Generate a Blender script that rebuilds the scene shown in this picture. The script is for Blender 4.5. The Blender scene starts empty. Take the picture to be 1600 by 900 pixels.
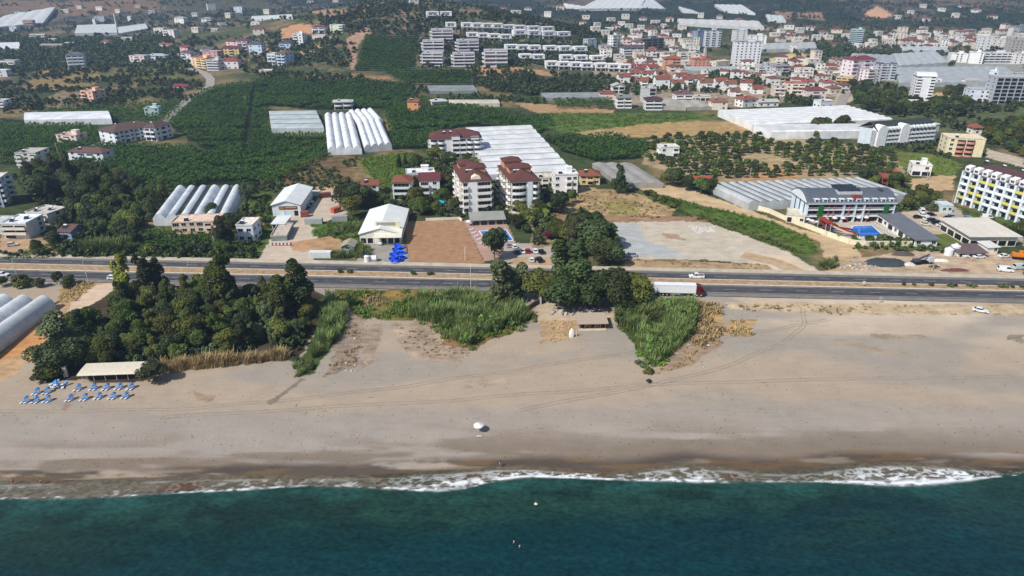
import bpy, bmesh, math, random
import numpy as np
from mathutils import Vector, Matrix

random.seed(7)
SC = bpy.context.scene
COL = SC.collection
R = math.radians

# ------------------------------------------------------------------ camera model (24 mm drone camera)
CAMZ, PITCH, F = 100.0, R(24.5), 1067.0
CP, SP = math.cos(PITCH), math.sin(PITCH)
LOW = 3.0                                              # height of the coastal plain


def hash2(ix, iy, seed):
    h = (ix.astype(np.int64) * 374761393 + iy.astype(np.int64) * 668265263 + seed * 2147483647) & 0xFFFFFFFF
    h = ((h ^ (h >> 13)) * 1274126177) & 0xFFFFFFFF
    h = (h ^ (h >> 16)) & 0xFFFFFFFF
    return h.astype(np.float64) / 4294967295.0


def vnoise(x, y, seed=0):
    x = np.asarray(x, float); y = np.asarray(y, float)
    ix, iy = np.floor(x), np.floor(y)
    fx, fy = x - ix, y - iy
    fx = fx * fx * (3 - 2 * fx); fy = fy * fy * (3 - 2 * fy)
    a = hash2(ix, iy, seed); b = hash2(ix + 1, iy, seed)
    c = hash2(ix, iy + 1, seed); d = hash2(ix + 1, iy + 1, seed)
    return (a * (1 - fx) + b * fx) * (1 - fy) + (c * (1 - fx) + d * fx) * fy


def fbm(x, y, seed=0, octaves=4, gain=0.5):
    s, a, t = 0.0, 1.0, 0.0
    for o in range(octaves):
        s = s + a * vnoise(x * 2 ** o + 17.3 * o, y * 2 ** o - 9.1 * o, seed + o)
        t += a; a *= gain
    return s / t


def sstep(a, b, x):
    t = np.clip((np.asarray(x, float) - a) / (b - a), 0, 1)
    return t * t * (3 - 2 * t)


def pix_plane(px, py, z=0.0):
    a, b = (px - 800) / F, (450 - py) / F
    d = (a, CP + b * SP, -SP + b * CP)
    t = (z - CAMZ) / d[2]
    return d[0] * t, d[1] * t


# shoreline and surf, measured along the waterline
SPX = [-400, 0, 100, 200, 260, 330, 400, 470, 540, 600, 660, 720, 760, 790, 880, 960, 1000, 1040, 1080, 1120, 1180, 1260, 1300, 1350, 1430, 1500, 1550, 1600, 2000]
STOP = [757, 756, 755, 754, 752, 749, 748, 748, 748, 746, 742, 738, 736, 732, 737, 742, 742, 730, 727, 734, 740, 742, 735, 728, 727, 732, 736, 737, 740]
SBOT = [782, 780, 780, 776, 771, 769, 765, 760, 760, 765, 768, 766, 756, 744, 747, 750, 752, 752, 752, 755, 754, 753, 754, 757, 759, 752, 746, 742, 742]
SDEN = [.12, .18, .14, .1, .16, .32, .58, .36, .12, .28, .62, .66, .7, 1, 1, .95, .8, .62, .8, .42, .28, .36, .62, .9, 1, .92, .5, .2, .2]
_t = [pix_plane(x, y) for x, y in zip(SPX, STOP)]
_b = [pix_plane(x, y) for x, y in zip(SPX, SBOT)]
def _smooth(P):
    xs = np.arange(-260, 261, 1.0); y = np.interp(xs, [p[0] for p in P], [p[1] for p in P])
    k = np.exp(-.5 * (np.arange(-12, 13) / 4.0) ** 2); k /= k.sum()
    return xs, np.convolve(np.pad(y, 12, 'edge'), k, 'valid')


SX, SY = _smooth(_t)
BX, BY = _smooth(_b)
DX = [p[0] for p in _t]


def shore_y(x):
    return np.interp(x, SX, SY)


def H(x, y):
    """terrain height"""
    x = np.asarray(x, float); y = np.asarray(y, float)
    d = y - shore_y(x)
    z = np.where(d < 0, np.maximum(d * 0.06, -4.0), 1.6 * sstep(0, 22, d) + 1.4 * sstep(25, 80, d))
    beach = sstep(2, 15, d) * (1 - sstep(75, 95, d))
    z = z + beach * 0.45 * (fbm(x / 17, y / 9, 3, 3) - 0.5)
    far = sstep(300, 500, y)
    z = z + far * 0.8 * (fbm(x / 60, y / 60, 5, 2) - 0.5)
    # back slope rising to the mountains
    y0 = 900 + 170 * sstep(-150, 450, x)
    sl = 0.062 + 0.045 * sstep(100, 500, x)
    u = (y - y0) / 120.0
    sp = np.where(u > 20, u, np.log1p(np.exp(np.minimum(u, 20)))) * 120.0
    z = z + sl * sp
    m = sstep(1050, 1700, y)
    z = z + m * 70 * (fbm(x / 420 + 3, y / 420, 11, 4) - 0.42)
    z = z + sstep(850, 1200, y) * 10 * (fbm(x / 120, y / 120, 12, 3) - 0.5)
    # the hill with the terraced villas
    hx, hy = (x + 165), (y - 1045)
    sx = np.where(hx < 0, 165.0, 150.0)
    sy = np.where(hy < 0, 175.0, 170.0)
    z = z + 50 * np.exp(-0.5 * ((hx / sx) ** 2 + (hy / sy) ** 2))
    # shoulder of the hill running right
    z = z + 14 * np.exp(-0.5 * (((x - 60) / 120) ** 2 + ((y - 960) / 110) ** 2))
    # excavated mound
    z = z + 11 * np.exp(-0.5 * (((x - 333) / 17) ** 2 + ((y - 850) / 20) ** 2))
    return z


_TT = np.concatenate([np.linspace(90, 420, 1300), np.geomspace(421, 4200, 2600)])


def G(px, py):
    """ground point seen at a place of the photograph"""
    a, b = (px - 800) / F, (450 - py) / F
    dx, dy, dz = a, CP + b * SP, -SP + b * CP
    n = math.hypot(dy, 0) or 1
    T = _TT / dy
    zz = CAMZ + dz * T
    g = H(dx * T, dy * T)
    k = np.nonzero(zz <= g)[0]
    if not len(k):
        t = T[-1]
    else:
        k = max(k[0], 1)
        e0, e1 = zz[k - 1] - g[k - 1], zz[k] - g[k]
        t = T[k - 1] + (T[k] - T[k - 1]) * (e0 / (e0 - e1) if e0 != e1 else 0)
    x, y = dx * t, dy * t
    return Vector((x, y, float(H(x, y))))


def ztop(P, py):
    """height above P at which the photograph shows row py"""
    k = (450 - py) / F
    dz = P.y * (k * CP - SP) / (CP + k * SP)
    return CAMZ + dz - P.z


def c(r, g, b):
    f = lambda v: (v / 255 / 12.92) if v / 255 <= 0.04045 else ((v / 255 + 0.055) / 1.055) ** 2.4
    return (f(r), f(g), f(b))


# ------------------------------------------------------------------ mesh and object helpers
def link(o, parent=None):
    COL.objects.link(o)
    if parent is not None:
        o.parent = parent
    return o


def tag(o, label=None, cat=None, group=None, kind=None):
    if label: o['label'] = label
    if cat: o['category'] = cat
    if group: o['group'] = group
    if kind: o['kind'] = kind
    return o


def empty(name, loc, rz=0.0, label=None, cat=None, group=None):
    o = bpy.data.objects.new(name, None)
    o.location = loc; o.rotation_euler = (0, 0, rz); o.empty_display_size = 1
    link(o)
    return tag(o, label, cat, group)


def mesh_np(name, V, Q, mats=(), midx=None, attrs=None, smooth=False):
    """mesh from numpy vertices and quads (or triangles)"""
    me = bpy.data.meshes.new(name)
    V = np.asarray(V, np.float32); Q = np.asarray(Q, np.int32)
    nf, k = Q.shape
    me.vertices.add(len(V)); me.vertices.foreach_set('co', V.ravel())
    me.loops.add(nf * k); me.loops.foreach_set('vertex_index', Q.ravel())
    me.polygons.add(nf); me.polygons.foreach_set('loop_start', np.arange(0, nf * k, k, dtype=np.int32))
    for m in mats: me.materials.append(m)
    if midx is not None: me.polygons.foreach_set('material_index', np.asarray(midx, np.int32))
    if smooth: me.polygons.foreach_set('use_smooth', np.ones(nf, bool))
    for nm, (typ, dom, arr) in (attrs or {}).items():
        a = me.attributes.new(nm, typ, dom)
        a.data.foreach_set('color' if 'COLOR' in typ else 'value', np.asarray(arr, np.float32).ravel())
    me.update(calc_edges=True)
    me.validate()
    return me


class MB:
    """collects boxes, prisms and tubes into one mesh"""
    def __init__(s):
        s.v, s.f, s.m = [], [], []

    def add(s, vs, fs, m=0):
        k = len(s.v)
        s.v += [tuple(p) for p in vs]
        s.f += [tuple(i + k for i in f) for f in fs]
        s.m += [m] * len(fs)
        return s

    def box(s, x0, x1, y0, y1, z0, z1, m=0):
        return s.add([(x0, y0, z0), (x1, y0, z0), (x1, y1, z0), (x0, y1, z0), (x0, y0, z1), (x1, y0, z1), (x1, y1, z1), (x0, y1, z1)],
                     [(0, 3, 2, 1), (4, 5, 6, 7), (0, 1, 5, 4), (1, 2, 6, 5), (2, 3, 7, 6), (3, 0, 4, 7)], m)

    def prism(s, pts, z0, z1, m=0):
        """vertical prism over a counter-clockwise outline"""
        n = len(pts)
        vs = [(x, y, z0) for x, y in pts] + [(x, y, z1) for x, y in pts]
        fs = [tuple(range(n - 1, -1, -1)), tuple(range(n, 2 * n))] + [(i, (i + 1) % n, n + (i + 1) % n, n + i) for i in range(n)]
        return s.add(vs, fs, m)

    def extr(s, prof, axis, a0, a1, m=0):
        """profile extruded along x ('x': prof = (y,z)) or y ('y': prof = (x,z))"""
        n = len(prof)
        if axis == 'x':
            vs = [(a0, p, q) for p, q in prof] + [(a1, p, q) for p, q in prof]
        else:
            vs = [(p, a0, q) for p, q in prof] + [(p, a1, q) for p, q in prof]
        fs = [tuple(range(n)), tuple(range(2 * n - 1, n - 1, -1))] + [(i, n + i, n + (i + 1) % n, (i + 1) % n) for i in range(n)]
        return s.add(vs, fs, m)

    def tube(s, p, q, r0, r1=None, n=8, m=0):
        r1 = r0 if r1 is None else r1
        p, q = Vector(p), Vector(q)
        d = (q - p).normalized()
        a = d.orthogonal().normalized(); b = d.cross(a)
        vs = []
        for P, r in ((p, r0), (q, r1)):
            vs += [P + (a * math.cos(2 * math.pi * i / n) + b * math.sin(2 * math.pi * i / n)) * r for i in range(n)]
        fs = [(i, (i + 1) % n, n + (i + 1) % n, n + i) for i in range(n)] + [tuple(range(n - 1, -1, -1)), tuple(range(n, 2 * n))]
        return s.add(vs, fs, m)

    def mesh(s, name, mats, smooth=False):
        me = bpy.data.meshes.new(name)
        me.from_pydata(s.v, [], s.f)
        for m in (mats if isinstance(mats, (list, tuple)) else [mats]): me.materials.append(m)
        me.polygons.foreach_set('material_index', s.m)
        if smooth: me.polygons.foreach_set('use_smooth', [True] * len(s.f))
        bm = bmesh.new(); bm.from_mesh(me)
        bmesh.ops.recalc_face_normals(bm, faces=bm.faces)
        bm.to_mesh(me); bm.free()
        me.update()
        return me

    def obj(s, name, mats, parent=None, loc=None, smooth=False):
        o = bpy.data.objects.new(name, s.mesh(name, mats, smooth))
        if loc is not None: o.location = loc
        return link(o, parent)


def obj(name, me, parent=None, loc=None, rz=None, scale=None):
    o = bpy.data.objects.new(name, me)
    if loc is not None: o.location = loc
    if rz is not None: o.rotation_euler = (0, 0, rz)
    if scale is not None: o.scale = scale
    return link(o, parent)


# ------------------------------------------------------------------ materials
def mat(name, col, rough=0.8, var=0.15, scale=1.5, spec=0.3, metal=0.0, bump=0.0, streak=0.0, objrand=0.0):
    """plain paint, plaster, metal: base colour broken up by two sizes of noise"""
    m = bpy.data.materials.new(name); m.use_nodes = True
    nt = m.node_tree; N = nt.nodes; L = nt.links
    b = N['Principled BSDF']
    b.inputs['Roughness'].default_value = rough
    b.inputs['Specular IOR Level'].default_value = spec
    b.inputs['Metallic'].default_value = metal
    tc = N.new('ShaderNodeTexCoord')
    n1 = N.new('ShaderNodeTexNoise'); n1.inputs['Scale'].default_value = scale; n1.inputs['Detail'].default_value = 5
    L.new(tc.outputs['Object'], n1.inputs['Vector'])
    mr = N.new('ShaderNodeMapRange')
    mr.inputs[1].default_value = 0.3; mr.inputs[2].default_value = 0.7
    mr.inputs[3].default_value = 1 - var; mr.inputs[4].default_value = 1 + var * 0.6
    L.new(n1.outputs['Fac'], mr.inputs[0])
    fac = mr.outputs[0]
    if streak:
        mp = N.new('ShaderNodeMapping'); mp.inputs['Scale'].default_value = (1.3, 1.3, 0.12)
        L.new(tc.outputs['Object'], mp.inputs[0])
        n2 = N.new('ShaderNodeTexNoise'); n2.inputs['Scale'].default_value = 1.0; n2.inputs['Detail'].default_value = 4
        L.new(mp.outputs[0], n2.inputs['Vector'])
        m2 = N.new('ShaderNodeMapRange'); m2.inputs[1].default_value = 0.45; m2.inputs[2].default_value = 0.75
        m2.inputs[3].default_value = 1; m2.inputs[4].default_value = 1 - streak
        L.new(n2.outputs['Fac'], m2.inputs[0])
        mu = N.new('ShaderNodeMath'); mu.operation = 'MULTIPLY'
        L.new(fac, mu.inputs[0]); L.new(m2.outputs[0], mu.inputs[1]); fac = mu.outputs[0]
    if objrand:
        oi = N.new('ShaderNodeObjectInfo')
        m3 = N.new('ShaderNodeMapRange'); m3.inputs[3].default_value = 1 - objrand; m3.inputs[4].default_value = 1 + objrand
        L.new(oi.outputs['Random'], m3.inputs[0])
        mu = N.new('ShaderNodeMath'); mu.operation = 'MULTIPLY'
        L.new(fac, mu.inputs[0]); L.new(m3.outputs[0], mu.inputs[1]); fac = mu.outputs[0]
    mx = N.new('ShaderNodeVectorMath'); mx.operation = 'SCALE'
    mx.inputs[0].default_value = col
    L.new(fac, mx.inputs['Scale'])
    L.new(mx.outputs[0], b.inputs['Base Color'])
    if bump:
        bp = N.new('ShaderNodeBump'); bp.inputs['Strength'].default_value = bump; bp.inputs['Distance'].default_value = 0.05
        L.new(n1.outputs['Fac'], bp.inputs['Height']); L.new(bp.outputs[0], b.inputs['Normal'])
    return m


_MC = {}


def M(kind, rgb=None):
    """cached materials"""
    k = (kind, rgb)
    if k in _MC: return _MC[k]
    if kind == 'wall': m = mat('plaster', tuple(min(.88, v * 1.1) for v in c(*rgb)), 0.9, 0.10, 0.35, 0.2, streak=0.16)
    elif kind == 'tile': m = mat('roof_tile', tuple(.8 * (.82 * v + .18 * .14) for v in c(*rgb)), 0.85, 0.28, 1.6, 0.2, bump=0.6)
    elif kind == 'metal': m = mat('sheet_metal', c(*rgb), 0.45, 0.10, 0.25, 0.4, streak=0.12)
    elif kind == 'concrete': m = mat('concrete', c(*rgb), 0.95, 0.25, 0.6, 0.2, streak=0.2)
    elif kind == 'glass': m = mat('window_glass', c(*(rgb or (26, 32, 38))), 0.12, 0.35, 0.5, 0.5)
    elif kind == 'paint': m = mat('paint', c(*rgb), 0.3, 0.05, 0.8, 0.5)
    elif kind == 'plastic': m = mat('plastic', c(*rgb), 0.5, 0.12, 1.2, 0.4)
    elif kind == 'wood': m = mat('wood', c(*rgb), 0.8, 0.3, 2.5, 0.2)
    elif kind == 'cloth': m = mat('cloth', c(*rgb), 0.95, 0.12, 2.0, 0.1)
    elif kind == 'film': m = mat('greenhouse_film', c(*rgb), 0.6, 0.2, 0.16, 0.25, streak=0.2)
    elif kind == 'rubber': m = mat('rubber', c(22, 22, 23), 0.9, 0.2, 3, 0.2)
    elif kind == 'stone': m = mat('stone', c(*rgb), 0.95, 0.4, 1.1, 0.2, bump=0.7, objrand=0.2)
    elif kind == 'bark': m = mat('bark', c(*rgb), 0.95, 0.35, 3, 0.1)
    elif kind == 'skin': m = mat('skin', c(176, 122, 92), 0.6, 0.06, 6, 0.3)
    _MC[k] = m
    return m


def leaf_mat(name, col, var=0.45, hue=0.04, trans=0.25):
    m = bpy.data.materials.new(name); m.use_nodes = True
    nt = m.node_tree; N = nt.nodes; L = nt.links
    b = N['Principled BSDF']; b.inputs['Roughness'].default_value = 0.55; b.inputs['Specular IOR Level'].default_value = 0.25
    at = N.new('ShaderNodeAttribute'); at.attribute_name = 'rnd'
    oi = N.new('ShaderNodeObjectInfo')
    tc = N.new('ShaderNodeTexCoord')
    nz = N.new('ShaderNodeTexNoise'); nz.inputs['Scale'].default_value = 0.35; nz.inputs['Detail'].default_value = 2
    L.new(tc.outputs['Object'], nz.inputs['Vector'])
    a1 = N.new('ShaderNodeMath'); a1.operation = 'ADD'
    L.new(at.outputs['Fac'], a1.inputs[0]); L.new(nz.outputs['Fac'], a1.inputs[1])
    mr = N.new('ShaderNodeMapRange'); mr.inputs[1].default_value = 0.2; mr.inputs[2].default_value = 1.6
    mr.inputs[3].default_value = 1 - var; mr.inputs[4].default_value = 1 + var * 1.2
    L.new(a1.outputs[0], mr.inputs[0])
    m3 = N.new('ShaderNodeMapRange'); m3.inputs[3].default_value = 0.66; m3.inputs[4].default_value = 1.45
    L.new(oi.outputs['Random'], m3.inputs[0])
    mu = N.new('ShaderNodeMath'); mu.operation = 'MULTIPLY'
    L.new(mr.outputs[0], mu.inputs[0]); L.new(m3.outputs[0], mu.inputs[1])
    hs = N.new('ShaderNodeHueSaturation'); hs.inputs['Color'].default_value = (*col, 1)
    mh = N.new('ShaderNodeMapRange'); mh.inputs[3].default_value = 0.5 - hue * 1.1; mh.inputs[4].default_value = 0.5 + hue * .15
    L.new(oi.outputs['Random'], mh.inputs[0]); L.new(mh.outputs[0], hs.inputs['Hue'])
    L.new(mu.outputs[0], hs.inputs['Value'])
    L.new(hs.outputs[0], b.inputs['Base Color'])
    if trans:
        tr = N.new('ShaderNodeBsdfTranslucent'); L.new(hs.outputs[0], tr.inputs[0])
        mx = N.new('ShaderNodeMixShader'); mx.inputs[0].default_value = trans
        L.new(b.outputs[0], mx.inputs[1]); L.new(tr.outputs[0], mx.inputs[2])
        L.new(mx.outputs[0], N['Material Output'].inputs['Surface'])
    return m


# ------------------------------------------------------------------ world, sun, camera, haze
SUN_EL, SUN_SHADOW = R(46), R(40)                     # shadows run to the right and slightly inland
w = bpy.data.worlds.new('World'); SC.world = w; w.use_nodes = True
sky = w.node_tree.nodes.new('ShaderNodeTexSky'); sky.sky_type = 'NISHITA'; sky.sun_disc = False
sdir = Vector((-math.cos(SUN_SHADOW) * math.cos(SUN_EL), -math.sin(SUN_SHADOW) * math.cos(SUN_EL), math.sin(SUN_EL)))
sky.sun_elevation = SUN_EL
sky.sun_rotation = math.atan2(sdir.x, sdir.y)
sky.air_density = 1.0; sky.dust_density = 1.0
bg = w.node_tree.nodes['Background']; bg.inputs['Strength'].default_value = 0.085
w.node_tree.links.new(sky.outputs[0], bg.inputs[0])
sl_ = bpy.data.lights.new('sun', 'SUN'); sl_.energy = 4.8; sl_.angle = R(0.53); sl_.color = (1.0, 0.955, 0.88)
so = link(bpy.data.objects.new('sun', sl_)); so.rotation_euler = sdir.to_track_quat('Z', 'Y').to_euler()
so.location = (-200, -100, 300)
cam = bpy.data.cameras.new('camera'); cam.sensor_width = 36; cam.lens = 36 * F / 1600
cam.clip_start = 1; cam.clip_end = 20000
co = link(bpy.data.objects.new('camera', cam)); co.location = (0, 0, CAMZ); co.rotation_euler = (math.pi / 2 - PITCH, 0, 0)
SC.camera = co
vs = SC.view_settings; vs.view_transform = 'Standard'; vs.look = 'None'; vs.exposure = 0.18; vs.gamma = 1; vs.use_curve_mapping = False
cy = SC.cycles
cy.max_bounces = 5; cy.diffuse_bounces = 2; cy.glossy_bounces = 2; cy.transmission_bounces = 2; cy.volume_bounces = 0
cy.transparent_max_bounces = 6
cy.use_denoising = True

hz = MB().box(-3300, 3300, -700, 4300, -8, 640)
m = bpy.data.materials.new('haze'); m.use_nodes = True
m.node_tree.nodes.remove(m.node_tree.nodes['Principled BSDF'])
pv = m.node_tree.nodes.new('ShaderNodeVolumePrincipled')
pv.inputs['Color'].default_value = (0.46, 0.66, 1.0, 1); pv.inputs['Density'].default_value = 0.0002
pv.inputs['Anisotropy'].default_value = 0.2
m.node_tree.links.new(pv.outputs[0], m.node_tree.nodes['Material Output'].inputs['Volume'])
ho = hz.obj('haze', m); tag(ho, kind='stuff')
# ------------------------------------------------------------------ the ground sheet
def inpoly(X, Y, P):
    r = np.zeros(X.shape, bool)
    n = len(P)
    for i in range(n):
        x1, y1 = P[i]; x2, y2 = P[(i + 1) % n]
        if y1 == y2: continue
        k = ((y1 > Y) != (y2 > Y)) & (X < (x2 - x1) * (Y - y1) / (y2 - y1) + x1)
        r ^= k
    return r


def W(pts):
    return [tuple(G(*p)[:2]) for p in pts]


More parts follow.
